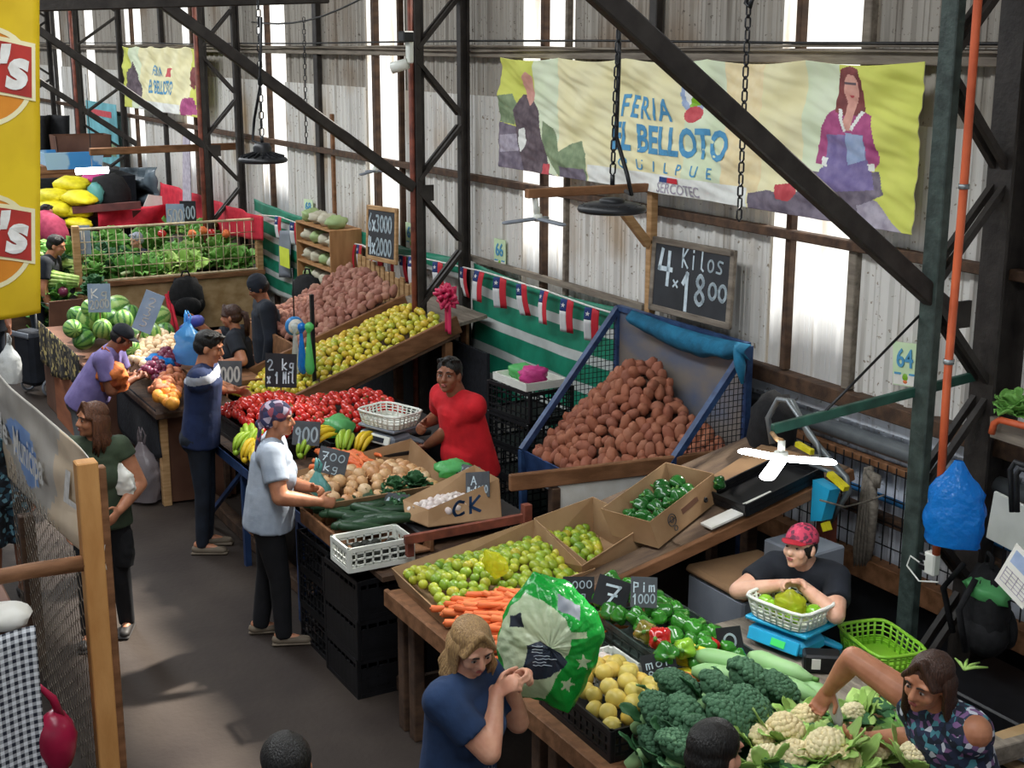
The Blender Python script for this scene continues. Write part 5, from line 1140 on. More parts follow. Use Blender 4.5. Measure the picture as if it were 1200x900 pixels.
# ------------------------------------------------------------------ blue mesh potato bin on the wall
t = thing('potato_bin', 'blue steel bin with wire mesh sides full of potatoes below the chalkboard', 'bin', (-7.7, 5.2, 0)); O = V(t.location)
xl, xr, yb, yf, zt, zf, zb = -8.47, -6.93, 5.6, 4.81, 1.85, .86, .66
b = MB(); b.slab([V(p)-O for p in ((xl, yb, zb), (xr, yb, zb), (xr, yb, zt), (xl, yb, zt))], .015); b.build('back_panel', 'bin_back', t)
b = MB(); b.slab([V(p)-O for p in ((xl, yf, zb), (xr, yf, zb), (xr, yb, zb), (xl, yb, zb))], .015); b.build('floor_panel', 'galv', t)
b = MB(); b.slab([V(p)-O for p in ((xl, yf, zb), (xr, yf, zb), (xr, yf-.03, zf), (xl, yf-.03, zf))], .012); b.build('front_lip', 'blue_steel', t)
for x in (xl, xr):
    b = MB(); b.beam(V((x, yb, 0))-O, V((x, yb, zt))-O, .045, .045); b.beam(V((x, yb, zt))-O, V((x, yf-.03, zf))-O, .05, .04); b.beam(V((x, yf, zb))-O, V((x, yb, zb))-O, .04, .04); b.beam(V((x, yf-.01, 0))-O, V((x, yf-.03, zf))-O, .045, .045)
    b.build('side_frame', 'blue_frame', t)
    b = MB(); n = 22
    for i in range(1, n):
        y = yb+(yf-yb)*i/n; z1 = zt+(zf-zt)*i/n; b.box((x-O.x, y-O.y, (zb+z1)/2), (.004, .004, z1-zb))
    for i in range(1, 30):
        z = zb+(zt-zb)*i/30; y1 = yb+(yf-yb)*min(1, (zt-z)/(zt-zf)); b.box((x-O.x, (yb+y1)/2-O.y, z), (.004, yb-y1, .004))
    b.build('wire_mesh', 'dark_metal', t)
b = MB(); b.beam(V((xl, yb, zt))-O, V((xr, yb, zt))-O, .04, .04); b.build('top_rail', 'blue_frame', t)
bb = MB()
def bc(u, v):
    x = lerp(xl+.28, xr+.1, u); sag = .05*math.sin(PI*u)
    return (x, yb-.06-.05*math.sin(v*PI)-.012*noise.noise(V((u*9, v*3, 0))), zt+.03-sag*.5-v*(.1+.05*noise.noise(V((u*6, 2, v)))+.05*math.sin(PI*u)))
bb.sheet(bc, 30, 8, thick=.006); bb.tube([(xr-.02, yb-.08, zt-.0), (xr+.07, yb-.12, zt-.1), (xr+.1, yb-.12, zt-.22)], [.03, .04, .01], 8)
one(bb, 'blue_cloth', 'cloth_teal', 'teal cloth draped along the top edge of the blue potato bin', 'cloth')
pr_ = potatoes('potato', 'potato', .92)
def ph(u, v): return max(.04, .58*math.exp(-((u-.36)/.36)**2)*min(1, v*1.25)+.16*v*(u > .6)*min(1, (u-.6)*5)+.14*min(1, v*2.2))
res = heap(pr_, [(xl+.07, yf+.02, .82), (xr-.07, yf+.02, .82), (xr-.07, yb-.09, .82), (xl+.07, yb-.09, .82)], 300, .089, 'brown potato heaped in the blue wire mesh bin', 'potatoes in the blue bin', ph, 12, (.85, 1.2), sep=.7, jit=.12, tries=16000)
core = MB(); core.sheet(lambda u, v: V((lerp(xl+.05, xr-.05, u), lerp(yf+.01, yb-.05, v), .80+max(0, ph(u, v)-.05))), 24, 14, thick=.03); tag(core.build('potato_fill', 'potato_fill'), 'dark layer standing for deeper potatoes under the visible heap in the blue bin', 'potatoes', None, 'stuff')  # sheet following the heap, darker than the potatoes, closes the gaps
# ------------------------------------------------------------------ crates behind the red shirt, scale stand
k = 0
for (x, y, n, who) in ((-8.95, 5.12, 5, 'behind the man in red'), (-8.35, 5.3, 4, 'between the man in red and the potato bin')):
    for i in range(n if y < 5.2 else 2):
        crate('plastic_crate', 'black crate %s, %s of its stack' % (who, ('bottom', 'second', 'third', 'fourth', 'top')[i if i < n-1 else 4]), (x, y, .006+i*.245), .56, .42, .24, 'black_plastic', .03*i, (9, 6), cat='crate')
crate('tray', 'white tray with plastic bags on top of the black crate stack', (-8.93, 5.1, 1.232), .48, .36, .06, 'white_plastic', .05, (6, 5), rows=2, solid=True)
one(lump((.12, .1, .07), .5, 2.5, 2), 'plastic_bag', 'pink_sack', 'crumpled pink plastic bag in the white tray on the crates', 'bag', (-8.85, 5.1, 1.31)); one(lump((.12, .1, .06), .5, 2.5, 5), 'plastic_bag', 'bag_green', 'crumpled pale green bag beside the pink one in the white tray', 'bag', (-9.04, 5.1, 1.3))
b = MB(); b.box((0, 0, .4), (1.5, .7, .8), b=.01); one(b, 'dark_counter', 'black_plastic', 'dark counter under the lime bank behind the scale', 'counter', (-9.95, 4.35, 0))
t = thing('scale_stand', 'dark stand carrying the silver kitchen scale', 'stand', (-8.72, 3.85, 0)); b = MB(); b.box((0, 0, .965), (.5, .36, .03), b=.006); b.build('top', 'black_plastic', t); b = MB(); b.box((0, 0, .475), (.07, .07, .95)); b.build('post', 'blue_steel', t); b = MB(); b.box((0, 0, .02), (.5, .4, .04)); b.build('base', 'dark_metal', t)
scale('silver kitchen scale with a grey display before the man in red', (-8.74, 3.83, .981), .35, 'grey_panel', ('white_plastic', 'wide', 'denim'), 1.15)
basket('weighing_basket', 'empty white plastic basket on the silver scale', (-8.74, 3.85, 1.118), .40, .30, .1, 'white_plastic', .35, 1.12)
# ------------------------------------------------------------------ stall 66: onions, garlic, cucumbers
t = thing('blue_table', 'blue steel table frame carrying tomatoes and bananas', 'table', (-9.0, 3.35, 0)); O = V(t.location)
b = MB(); b.box(V((-9.0, 2.93, .76))-O, (3.1, .04, .07)); b.box(V((-9.0, 3.9, .76))-O, (3.1, .04, .07)); b.build('rail', 'blue_steel', t); b = MB(); b.box(V((-9.0, 3.42, .785))-O, (3.1, 1.0, .02)); b.build('top', 'wood_dark', t)
for x in (-10.45, -9.35, -8.2, -7.5):
    for y in (2.95, 3.85): b = MB(); b.box(V((x, y, .37))-O, (.045, .045, .74)); b.build('leg', 'blue_steel', t)
b = MB(); b.beam(V((-10.3, 2.95, .1))-O, V((-9.4, 2.95, .7))-O, .03, .03); b.beam(V((-8.15, 2.95, .08))-O, V((-7.55, 2.95, .7))-O, .02, .02); b.build('brace', 'blue_steel', t)
o1 = [P(389, 602, 'z', .81), P(572, 568, 'z', .84), P(512, 552, 'z', .84), P(330, 575, 'z', .81)]
ot = [P(389, 578, 'z', .97), P(578, 548, 'z', 1.0), P(505, 517, 'z', 1.06), P(335, 545, 'z', .98)]
# big onion carton (long sides across the stall)
carton('large flat cardboard box of onions beside the woman in the headscarf', [V((-7.78, 2.98, .80)), V((-7.72, 3.80, .82)), V((-8.46, 3.84, .82)), V((-8.42, 2.96, .80))], [V((-7.7, 2.95, .97)), V((-7.66, 3.84, .99)), V((-8.5, 3.9, 1.06)), V((-8.46, 2.93, .95))])
heap(onions('onion', 'onion', .048), [(-8.38, 3.0, .86), (-7.8, 3.0, .86), (-7.78, 3.78, .88), (-8.38, 3.76, .88)], 92, .092, 'brown onion in the large flat cardboard box', 'onions in the flat box', lambda u, v: .09*math.sin(PI*min(1, .15+u*.75))*math.sin(PI*min(1, .2+v*.65))+.03, 14, (.85, 1.15), sep=.8)
one(lump((.09, .13, .05), .45, 2.2, 7), 'plastic_bag', 'bag_green', 'bright green plastic bag lying over the onions', 'bag', P(530, 548, 'z', 1.04), (0, .1, .3))
heap(onions('onion', 'onion', .045), [P(370, 607, 'z', .84), P(388, 604, 'z', .84), P(384, 592, 'z', .84), P(366, 595, 'z', .84)], 6, .085, 'brown onion fallen beside the flat box by the headscarf woman', 'onions beside the box', None, 3)
gx = carton('cardboard box of garlic with a cut down front and blue painted letters', [P(475, 606, 'z', .93), P(502, 617, 'z', .91), P(588, 606, 'z', .9), P(560, 582, 'z', .95)], [P(472, 586, 'z', 1.01), P(502, 597, 'z', 1.0), P(585, 561, 'z', 1.1), P(556, 545, 'z', 1.12)])
b = MB(); b.box((-7.4, 3.7, .855), (.5, .75, .07), b=.01); one(b, 'crate_lid', 'black_plastic', 'dark flat crate under the garlic box', 'crate')
heap(garlics(.027), [P(478, 597, 'z', .97), P(508, 604, 'z', .96), P(560, 592, 'z', .97), P(530, 577, 'z', .98)], 56, .048, 'garlic bulb in the cardboard box with blue letters', 'garlic in the cardboard box', lambda u, v: .035*math.sin(PI*u)*math.sin(PI*v), 5, (.85, 1.15), sep=.78)
b = MB(); pen(b, 'CK', 0, 0, .1, .09, .018, 0, 0, .25)
a, c, e = P(528, 607, 'z', .93), P(575, 594, 'z', .96), P(528, 590, 'z', 1.0)
ux = (c-a).normalized(); uz = V((0, 0, 1)); un = ux.cross(uz); M3 = Matrix((ux, -un, uz)).transposed().to_4x4(); b.xform(Matrix.Translation(a+un*.012-V(gx.location)) @ M3); b.build('painted_letters', 'print_navyblue', gx)
card('slate price card standing in the garlic box', P(560, 583, 'z', 1.0), -55, (.17, .16), ['Aj', '4x1000'], 'card_slate', -.35, roll=-.2)
card('slate price card with 700 between the bananas and the onions', P(386, 556, 'z', 1.02), -40, (.2, .17), ['700', 'kg'], 'card_slate', -.25, roll=.2)
card('dark price card lying behind the cucumbers', P(462, 602, 'z', .87), -50, (.17, .13), ['1000'], 'card_slate', -.5)
card('slate price card between the onions and the garlic box', P(545, 557, 'z', 1.02), -60, (.16, .08), ['800'], 'card_slate', -.9)
# cucumbers in a wooden tray, white crate of avocados, parsley
t = thing('wooden_tray', 'shallow wooden tray of cucumbers at the aisle edge', 'tray', (-7.62, 3.0, .0)); O = V(t.location)
for nm, c, s in (('base', (-7.5, 3.12, .80), (.86, .5, .015)), ('front_board', (-7.5, 2.87, .84), (.88, .02, .1)), ('end_board', (-7.93, 3.12, .84), (.02, .5, .1)), ('back_board', (-7.5, 3.37, .84), (.88, .02, .1))):
    b = MB(); b.box(V(c)-O, s, b=.003); b.build(nm, 'wood_mid', t)
cu = []
for i in range(2): b = MB(); b.tube([(-.15, 0, 0), (-.13, .0, 0), (0, .015*(1-2*i), .005), (.12, 0, 0), (.15, 0, 0)], [.012, .026, .03, .024, .008], 10); cu.append(proto('cucumber', 'cucumber', b, 'cucumber'))
heap(cu, [(-7.85, 2.98, .86), (-7.35, 2.98, .86), (-7.35, 3.3, .87), (-7.85, 3.3, .87)], 22, .07, 'dark green cucumber in the wooden tray', 'cucumbers in the wooden tray', lambda u, v: .05, 4, (.9, 1.15), 'lie', .8, aim=1.2)
wc = crate('plastic_crate', 'white plastic crate of avocados at the stall corner', (-7.08, 2.99, .80), .27, .42, .15, 'white_plastic', .0, (6, 8), solid=False)
heap([proto('avocado', 'avocado', lump((.045, .036, .036), .1, 2, 3), 'avocado')], [(-7.17, 2.84, .86), (-6.99, 2.84, .86), (-6.99, 3.15, .86), (-7.17, 3.15, .86)], 14, .075, 'dark avocado in the white plastic crate', 'avocados in the white crate', None, 5)
for i, (x, y, z) in enumerate(((455, 585, .9), (470, 592, .9), (462, 573, .95), (480, 598, .9), (440, 590, .88), (487, 566, .98), (466, 600, .88))):
    o = lettuce(.085, 'leaf_dark', i, 16, .9, 'parsley'); o['category'] = 'herb'; o.location = P(x, y, 'z', z); o['label'] = 'dark green bunch of parsley between the onions and the garlic'; o['group'] = 'parsley bunches'
b = MB(); b.box((-7.3, 3.45, .765), (.9, 1.0, .03)); one(b, 'counter_board', 'wood_dark', 'dark board carrying the cucumbers and garlic', 'board')
for i in range(3):
    for j, (x, y) in enumerate(((-7.2, 3.02), (-7.72, 3.05), (-7.25, 3.5))):
        crate('plastic_crate', 'black crate under the %s, %s of its stack' % (('white avocado crate', 'cucumber tray', 'garlic box')[j], ('bottom', 'middle', 'top')[i]), (x, y, .0+.247*i), .5, .4, .245, 'black_plastic', .02*i, (8, 6), solid=(j != 1))
# bananas, carrots, tomatoes
def banana_hand(m, n=5, L=.17):
    b = MB()
    for k in range(n):
        a = (k-(n-1)/2)*.24; pts = []
        for j in range(7): q = j/6-.5; pts.append(V((math.sin(a)*(.05+.03*math.cos(q*3)), L*q, .05*math.cos(q*2.6)+abs(a)*-.02+.02*(k % 2))))
        b.tube(pts, [.006, .013, .0165, .017, .0165, .013, .005], 8)
    b.tube([(0, -L*.5, .0), (0, -L*.6, .012)], [.02, .014], 8)
    return proto('banana_hand', m, b, 'bananas')
bg_, by_ = banana_hand('banana_green'), banana_hand('banana')
def bunch(i, o, x, y, z, rz, lab): o.location = P(x, y, 'z', z); o.rotation_euler = (.3, .2*(i % 3-1), rz); o['label'] = lab; o.scale = (1.25,)*3
bunch(0, bg_, 362, 525, .98, .6, 'green yellow hand of bananas nearest the slate card with 700'); bunch(1, dup(bg_), 405, 520, 1.0, 1.0, 'green hand of bananas behind the carrots by the black crate'); bunch(2, by_, 378, 515, 1.03, .2, 'yellow hand of bananas standing between the two green ones'); bunch(3, dup(by_), 430, 522, .98, .5, 'yellow hand of bananas by the foot of the scale stand')
for i, (x, y, z) in enumerate(((288, 522, .9), (296, 530, .88), (300, 518, .92), (304, 538, .87), (292, 512, .93), (305, 527, .9))):
    o = dup(by_ if i % 2 else bg_); bunch(i, o, x, y, z, .5+.2*i, ('green' if i % 2 == 0 else 'yellow')+' hand of bananas in front of the tomatoes'); o['group'] = ('green' if i % 2 == 0 else 'yellow')+' bananas under the tomatoes'
heap(carrots(.2, .02), [P(378, 560, 'z', .93), P(425, 560, 'z', .93), P(440, 540, 'z', .95), P(384, 535, 'z', .95)], 34, .06, 'carrot in the small pile between the bananas and the onions', 'carrots by the bananas', lambda u, v: .05, 9, (.85, 1.1), 'lie', .72, aim=.5)
crate('plastic_crate', 'black crate brimming with tomatoes beside the young man in navy', (-9.78, 3.32, .80), 1.1, .56, .16, 'black_plastic', .03, (14, 7), solid=True)
heap(tomatoes(.038), [(-10.3, 3.06, .93), (-9.28, 3.08, .93), (-9.3, 3.62, .99), (-10.3, 3.6, .99)], 190, .076, 'ripe red tomato heaped in the wide black crate', 'tomatoes', lambda u, v: .14*math.sin(PI*min(1, .1+.8*u))*math.sin(PI*min(1, .15+.7*v))+.0, 7, (.85, 1.15), sep=.8)
heap(tomatoes(.036), [(-10.15, 3.66, 1.0), (-9.2, 3.66, .98), (-9.1, 4.2, .98), (-10.0, 4.2, 1.04)], 90, .074, 'red tomato in the second row behind the wide black crate', 'tomatoes in the back row', lambda u, v: .06*math.sin(PI*u), 8, (.85, 1.1), sep=.82)
b = MB(); b.box((-9.6, 3.95, .94), (1.3, .66, .04), b=.01); one(b, 'fruit_tray', 'black_plastic', 'black tray under the back row of tomatoes', 'tray')
crate('plastic_crate', 'black crate with green plastic bags next to the scale', (-9.18, 3.62, .81), .52, .38, .17, 'black_plastic', .1, (8, 6))
one(lump((.15, .12, .08), .5, 2.2, 3), 'plastic_bag', 'bag_green', 'pale green plastic bags bunched in the black crate by the scale', 'bag', (-9.25, 3.65, 1.0)); one(lump((.08, .06, .06), .5, 2.2, 9), 'plastic_bag', 'bag_green', 'small green plastic bag hanging over the corner of the tomato crate', 'bag', P(366, 500, 'z', .97))
card('dark price card leaning behind the headscarf of the customer', P(358, 522, 'z', 1.02), -40, (.2, .17), ['900'], 'card_slate', -.3)
card('black chalk card saying 2 kilos for 1 mil above the tomatoes', P(329, 454, 'z', 1.1), -38, (.26, .27), ['2 kg', 'x 1 Mil'], 'card_black', -.15)
# ------------------------------------------------------------------ bank of limes and rose potatoes climbing to the wall
def bank(y): return .72 + .352*(y-3.45)
t = thing('display_bank', 'sloping timber display bank of limes and rose potatoes climbing to the wall', 'display', (-11.7, 4.3, 0)); O = V(t.location)
for nm, x, w, h in (('divider_board', -10.52, .04, .16), ('divider_board', -11.58, .04, .2), ('side_board', -12.98, .04, .18)):
    y0 = 4.2 if x < -12 else 3.42
    b = MB(); b.beam(V((x, y0, bank(y0)+.02))-O, V((x, 5.3, bank(5.3)+.02))-O, w, h, (0, 0, 1), b=.005); b.build(nm, 'wood_mid', t)
b = MB(); b.beam(V((-11.05, 3.4, bank(3.4)-.07))-O, V((-11.05, 5.3, bank(5.3)-.07))-O, 1.1, .03, (0, 0, 1)); b.beam(V((-12.3, 4.2, bank(4.2)-.07))-O, V((-12.3, 5.3, bank(5.3)-.07))-O, 1.4, .03, (0, 0, 1)); b.build('sloping_floor', 'wood_dark', t)
for x in (-10.55, -11.6, -12.95):
    for y in ((3.45, 5.2) if x > -12 else (4.25, 5.2)): b = MB(); b.box(V((x, y, (bank(y)-.1)/2))-O, (.07, .07, bank(y)-.1)); b.build('leg', 'wood_mid', t)
b = MB(); b.box(V((-11.05, 3.4, bank(3.4)+.03))-O, (1.1, .03, .16)); b.build('front_board', 'wood_mid', t); b = MB(); b.box(V((-12.3, 4.2, bank(4.2)+.03))-O, (1.38, .03, .18)); b.build('front_board', 'wood_mid', t)
heap(citrus('lemon', 'lemon', .034, 'lemon'), [(-11.52, 3.5, bank(3.5)), (-10.58, 3.5, bank(3.5)), (-10.58, 5.2, bank(5.2)), (-11.52, 5.2, bank(5.2))], 300, .074, 'yellow green lemon on the long sloping bank', 'lemons on the bank', lambda u, v: .05+.06*math.sin(PI*u), 21, (.85, 1.15), sep=.78, tries=14000)
heap(potatoes('rose_potato', 'rose_potato', .95), [(-12.9, 4.28, bank(4.28)), (-11.64, 4.28, bank(4.28)), (-11.64, 5.2, bank(5.2)), (-12.9, 5.2, bank(5.2))], 300, .094, 'pinkish potato on the bank beyond the limes', 'rose potatoes on the bank', lambda u, v: .05+.06*math.sin(PI*u)+.14*v, 22, (.85, 1.15), sep=.66, jit=.2, tries=14000)
b = MB(); b.slab([V((-10.56, 5.2, bank(5.2)+.03)), V((-10.56, 5.6, bank(5.2)+.1)), V((-11.9, 5.6, bank(5.2)+.1)), V((-11.9, 5.2, bank(5.2)+.03))], .03); one(b, 'shelf_plank', 'wood_grey', 'grey planks behind the top of the lime bank', 'plank')
b = MB(); b.box((-11.7, 5.42, .6), (3.0, .03, 1.15)); one(b, 'back_board', 'dark_cloth', 'added dark panel standing in for the deep shade under the lemon bank', 'board')  # dark panel added where only deep shade lies behind the bank
# hanging scale and bags over the potatoes
t = thing('hanging_scale', 'round blue dial scale hanging over the rose potatoes', 'scale', P(345, 382, 'y', 4.0)); b = MB(); b.lathe([(.0, -.03), (.075, -.03), (.085, 0), (.075, .03), (0, .03)], (0, 0, 0), 24, 0, Matrix.Rotation(PI/2, 3, 'Y')); b.build('case', 'blue_pipe', t)
b = MB(); b.lathe([(.0, .032), (.066, .032), (.066, .036), (0, .036)], (0, 0, 0), 24, 0, Matrix.Rotation(PI/2, 3, 'Y')); b.build('dial', 'paper', t); b = MB(); b.tube([(0, 0, .08), (0, 0, .5)], .006, 6); b.build('hook', 'dark_metal', t)
p = P(365, 345, 'y', 4.0); b = MB(); b.beam(p, V((p.x, p.y, bank(4.0))), .03, .03); one(b, 'bag_pole', 'dark_metal', 'dark upright pole with plastic bags tied to it among the potatoes', 'pole')
for i, (dx, m, nm) in enumerate(((.0, 'bag_green', 'bright green'), (-.09, 'bag_blue', 'blue'), (-.17, 'bag_clear', 'white'))):
    b = MB(); b.cone((0, 0, .1), (0, 0, -.2), .02, .07, 12, True, .5); b.cone((0, 0, .1), (.02, 0, .14), .02, .04, 8); one(b, 'plastic_bag', m, '%s plastic bags tied to the pole over the potatoes' % nm, 'bag', P(362+dx*95, 402, 'y', 3.95))

mat('stripe_green', '#1f8a6c', .5, '#187257', scale=5, bump=.2, bscale=8)
mat('stripe_white', '#c9cfcb', .5, '#b3b8b4', scale=5, bump=.2, bscale=8)
mat('flag_red', '#cf2f3c', .7, '#b82531')
mat('flag_white', '#e2e2e2', .7, '#d2d2d2')
mat('flag_blue', '#2c4684', .7, '#233a70')
mat('ribbon_pink', '#d3345f', .4, '#b8234c', scale=8)
mat('wood_shelf', '#b5875a', .65, '#9a6e44', scale=4, stretch=(3, 3, .6))
mat('bag_stack', '#cfc9b4', .5, '#b3ac94', scale=6)
mat('bag_stack2', '#a9bd84', .5, '#93a970', scale=6)
mat('neon', '#d6e24a', .7, '#c9d53e')
mat('poster_art', '#7fc4cf', .7, '#5f9aa0', scale=2.5)
for nm, c, c2 in (('ban_yellow', '#efe9c0', '#e8dfac'), ('ban_lime', '#d9dc6e', '#cdd25e'), ('ban_mint', '#e0e9cc', '#d6e2bc'), ('ban_white', '#eff0ea', '#e4e6df'), ('ban_peach', '#f2e2b8', '#ecd8a6'), ('ban_hair', '#8c4a48', '#723a3a'), ('ban_skin', '#dfa898', '#cf9688'),
                  ('ban_pink', '#b85a8a', '#a04878'), ('ban_lilac', '#8d80ac', '#75689a'), ('ban_slate', '#857b88', '#665d6c'), ('ban_grey', '#b5adb9', '#968e9c'), ('ban_dark', '#6e6066', '#54484f'), ('ban_green', '#8fa07c', '#748866'), ('ban_sky', '#a9b8d4', '#93a6c8'), ('ban_red', '#cf5a60', '#bc444c'), ('ban_blue', '#4f93bf', '#5aa0c9')):
    mat(nm, c, .75, c2, scale=3 if nm in ('ban_yellow', 'ban_lime', 'ban_mint') else 16, detail=6)  # banner tones lightened to stand in for light coming through the cloth
# ------------------------------------------------------------------ boards, numbers and banners on the wall
def wall_frame(px4, y):
    """rectangle on a plane y = const through four surveyed corners TL TR BR BL -> centre, width, height, roll"""
    q = [P(a, b, 'y', y) for a, b in px4]; c = sum(q, V())/4; w = ((q[1]-q[0]).length+(q[2]-q[3]).length)/2; h = ((q[3]-q[0]).length+(q[2]-q[1]).length)/2
    d = (q[1]+q[2]-q[0]-q[3]); return c, w, h, -math.atan2(d.z, d.x)
def chalkboard(label, px4, y, rows, fm, tilt=-.06, ink='chalk'):
    c, w, h, r = wall_frame(px4, y); t = thing('chalkboard', label, 'chalkboard', c, 0, None, (tilt, r, 0))
    b = MB(); b.box((0, 0, 0), (w-.06, .014, h-.06)); sl_ = b.build('slate', 'black_board', t)
    b = MB()
    for s in (-1, 1): b.box((s*(w/2-.02), 0, 0), (.045, .03, h), b=.004); b.box((0, 0, s*(h/2-.02)), (w, .03, .045), b=.004)
    b.build('frame', fm, t); L = MB()
    for (s, x, z, hh, ww, th) in rows: pen(L, s, x*w, z*h, hh*h, ww*w, th, 0, 0, .16, -.0085)
    L.build('lettering', ink, sl_); return t
chalkboard('large framed chalkboard offering 4 kilos for 1800 above the potato bin', [(764, 281), (861, 290), (857, 390), (764, 358)], 5.66,
           [('4', -.42, -.1, .44, .2, .034), ('Kilos', -.12, .17, .26, .09, .014), ('x', -.21, -.12, .14, .07, .014), ('1', -.10, -.38, .46, .12, .034), ('8', .05, -.30, .42, .16, .026), ('00', .23, -.18, .22, .1, .022)], 'wood_grey')
chalkboard('framed chalkboard with prices 6x3000 and 4x2000 above the slat fence', [(431, 241), (466, 245), (465, 310), (430, 302)], 5.5, [('6x3000', -.44, .04, .3, .115, .024), ('4x2000', -.44, -.38, .3, .115, .024)], 'wood_pale')
def number(label, px4, s):
    c, w, h, r = wall_frame(px4, 5.77); t = thing('number_sign', label, 'sign', c, 0, None, (0, r, 0)); b = MB(); b.box((0, 0, 0), (w, .008, h)); pl_ = b.build('plate', 'paper_green', t)
    b = text_mb(s, h*.6, 0, .002, w/h*1.15, 0, .002); b.xform(Matrix.Translation((0, -.008, h*.12)) @ Matrix.Rotation(PI/2, 4, 'X')); b.build('number', 'print_blue', pl_)
    b = MB(); b.box((-w*.3, -.006, -h*.22), (w*.26, .004, h*.045)); b.box((w*.3, -.006, -h*.22), (w*.26, .004, h*.045)); b.build('rule', 'print_blue', pl_)
    b = MB(); b.ell((0, -.004, -h*.3), (w*.13, .004, h*.09), None, 12, 6); b.build('emblem', 'pepper_lime', pl_); b = MB(); b.ell((0, -.004, -h*.4), (w*.1, .004, h*.05), None, 12, 6); b.build('emblem', 'carrot', pl_)
    b = MB(); b.box((0, -.0045, -h*.36), (w*.96, .002, h*.24)); b.build('lower_panel', 'paper', pl_)
number('small stall number sign reading 64 near the orange conduit', [(1049, 400), (1078, 404), (1074, 454), (1045, 450)], '64')
number('small stall number sign reading 66 over the striped tarpaulin', [(580, 279), (593, 282), (592, 316), (579, 313)], '66')
number('small stall number sign reading 67 beside the 6x3000 chalkboard', [(476, 260), (488, 263), (488, 293), (476, 291)], '67')
number('small stall number sign reading 68 above the wooden bag shelf', [(357, 233), (367, 235), (367, 257), (357, 255)], '68')
# striped tarpaulins and the bunting
def tarp(label, x0, x1, zt, zb, y, n, slope=0):
    b = MB()
    def f(u, v):
        x = lerp(x0, x1, u); return V((x, y-.03*noise.noise(V((x*2, v*4, 1)))-.02*math.sin(v*PI), lerp(zt, zb, v)-.05*math.sin(u*PI)*(1-v)))
    b.sheet(f, 40, n*6, 0, .004, lambda u, v: 1 if (v*n) % 1 > .66 else 0); one(b, 'striped_tarpaulin', ['stripe_green', 'stripe_white'], label, 'tarpaulin')
tarp('green and white striped tarpaulin on the wall behind the man in red', -11.0, -8.35, 1.83, .55, 5.70, 5)
tarp('green and white striped tarpaulin behind the wooden bag shelf', -17.1, -13.9, 1.83, .7, 5.70, 5); tarp('narrow striped tarpaulin over the slat fence by the lattice column', -13.9, -11.3, 1.83, 1.62, 5.72, 1)
FL = [(326, 268), (345, 275), (413, 300), (421, 301), (434, 307), (444, 308), (459, 312), (472, 314), (485, 315), (513, 321), (543, 328), (562, 332), (586, 339), (611, 347), (638, 355), (665, 365), (694, 375)]
ORD = 'first second third fourth fifth sixth seventh eighth ninth tenth eleventh twelfth thirteenth fourteenth fifteenth sixteenth seventeenth'.split()
t0 = thing('bunting_flag', 'flag', 'flag', (0, 0, 0)); w_, h_ = .125, .27
def fcurve(x, z): return V((x, .012*math.sin(z*14)+.01*math.sin(x*20), z))
for nm, m, x0, x1, z0, z1 in (('red_half', 'flag_red', 0, w_/2, -h_, 0), ('white_quarter', 'flag_white', -w_/2, 0, -h_, -h_*.36), ('blue_canton', 'flag_blue', -w_/2, 0, -h_*.36, 0)):
    b = MB(); b.sheet(lambda u, v: fcurve(lerp(x0, x1, u), lerp(z0, z1, v)), 4, 6, thick=.002); b.build(nm, m, t0)
b = MB(); s5 = star(0, 0, .022, PI/2); b.add([V((x-w_/4, -.004, z-h_*.18))+V((0, fcurve(x-w_/4, z-h_*.18).y, 0)) for x, z in s5]+[V((-w_/4, -.004+fcurve(-w_/4, -h_*.18).y, -h_*.18))], [(i, (i+1) % 10, 10) for i in range(10)]); b.build('star', 'flag_white', t0)
fpts = []
for i, (x, y) in enumerate(FL):
    p = P(x, y-18*(10.7/max(9, 24-x*.02)) if False else y-14, 'y', 5.6); o = t0 if i == 0 else dup(t0); o.location = p; o.rotation_euler = (.1*math.sin(i*2.1), .08*math.sin(i*1.3), .15+.3*math.sin(i*1.7)); fpts.append(p+V((0, .02, .0)))
    o['label'] = 'small Chilean paper flag, %s on the string counting from the bag shelf' % ORD[i]
b = MB(); pts = [P(305, 252, 'y', 5.6)]+fpts+[P(722, 368, 'y', 5.6)]; b.tube(pts, .008, 6); one(b, 'bunting_string', 'chalk_white', 'white string carrying the row of small flags along the wall', 'string')
b = MB(); b.beam((-11.2, 5.75, 1.855), (-8.35, 5.75, 1.855), .05, .045); one(b, 'wall_batten', 'wood_grey', 'pale batten along the top of the striped tarpaulin', 'batten')
b = MB(); b.box(P(545, 410, 'y', 5.5), (.11, .03, .62), b=.004); one(b, 'upright_board', 'wood_mid', 'brown upright board beside the column behind the man in red', 'board')
# rosette on the column, slat fence, bag shelf
t = thing('rosette', 'pink ribbon rosette tied to the steel lattice column', 'rosette', P(524, 348, 'y', 5.15)); b = MB(); r = random.Random(3)
for k in range(26):
    d = V((r.uniform(-1, 1), r.uniform(-1, .4), r.uniform(-1, 1))).normalized(); s = d.orthogonal().normalized(); b.tube([d*.01, d*.06+s*.035, d*.11, d*.06-s*.035, d*.01], [.012, .018, .02, .018, .012], 6)
b.build('loops', 'ribbon_pink', t); b = MB(); b.sheet(lambda u, v: V(((u-.5)*.13+.02, .02*math.sin(u*6), -.05-.26*v)), 6, 8, thick=.003); b.build('tail', 'ribbon_pink', t)
t = thing('slat_fence', 'fence of upright pale timber slats behind the rose potatoes', 'fence', (-12.5, 5.55, 0))
for i in range(15):
    x = -13.3+i*.118; z0, z1 = .85, 1.62-.012*i+.02*math.sin(i*3); b = MB(); b.box((x+12.5, .0, (z0+z1)/2), (.085, .02, z1-z0), b=.003); b.build('slat', 'wood_pale', t)
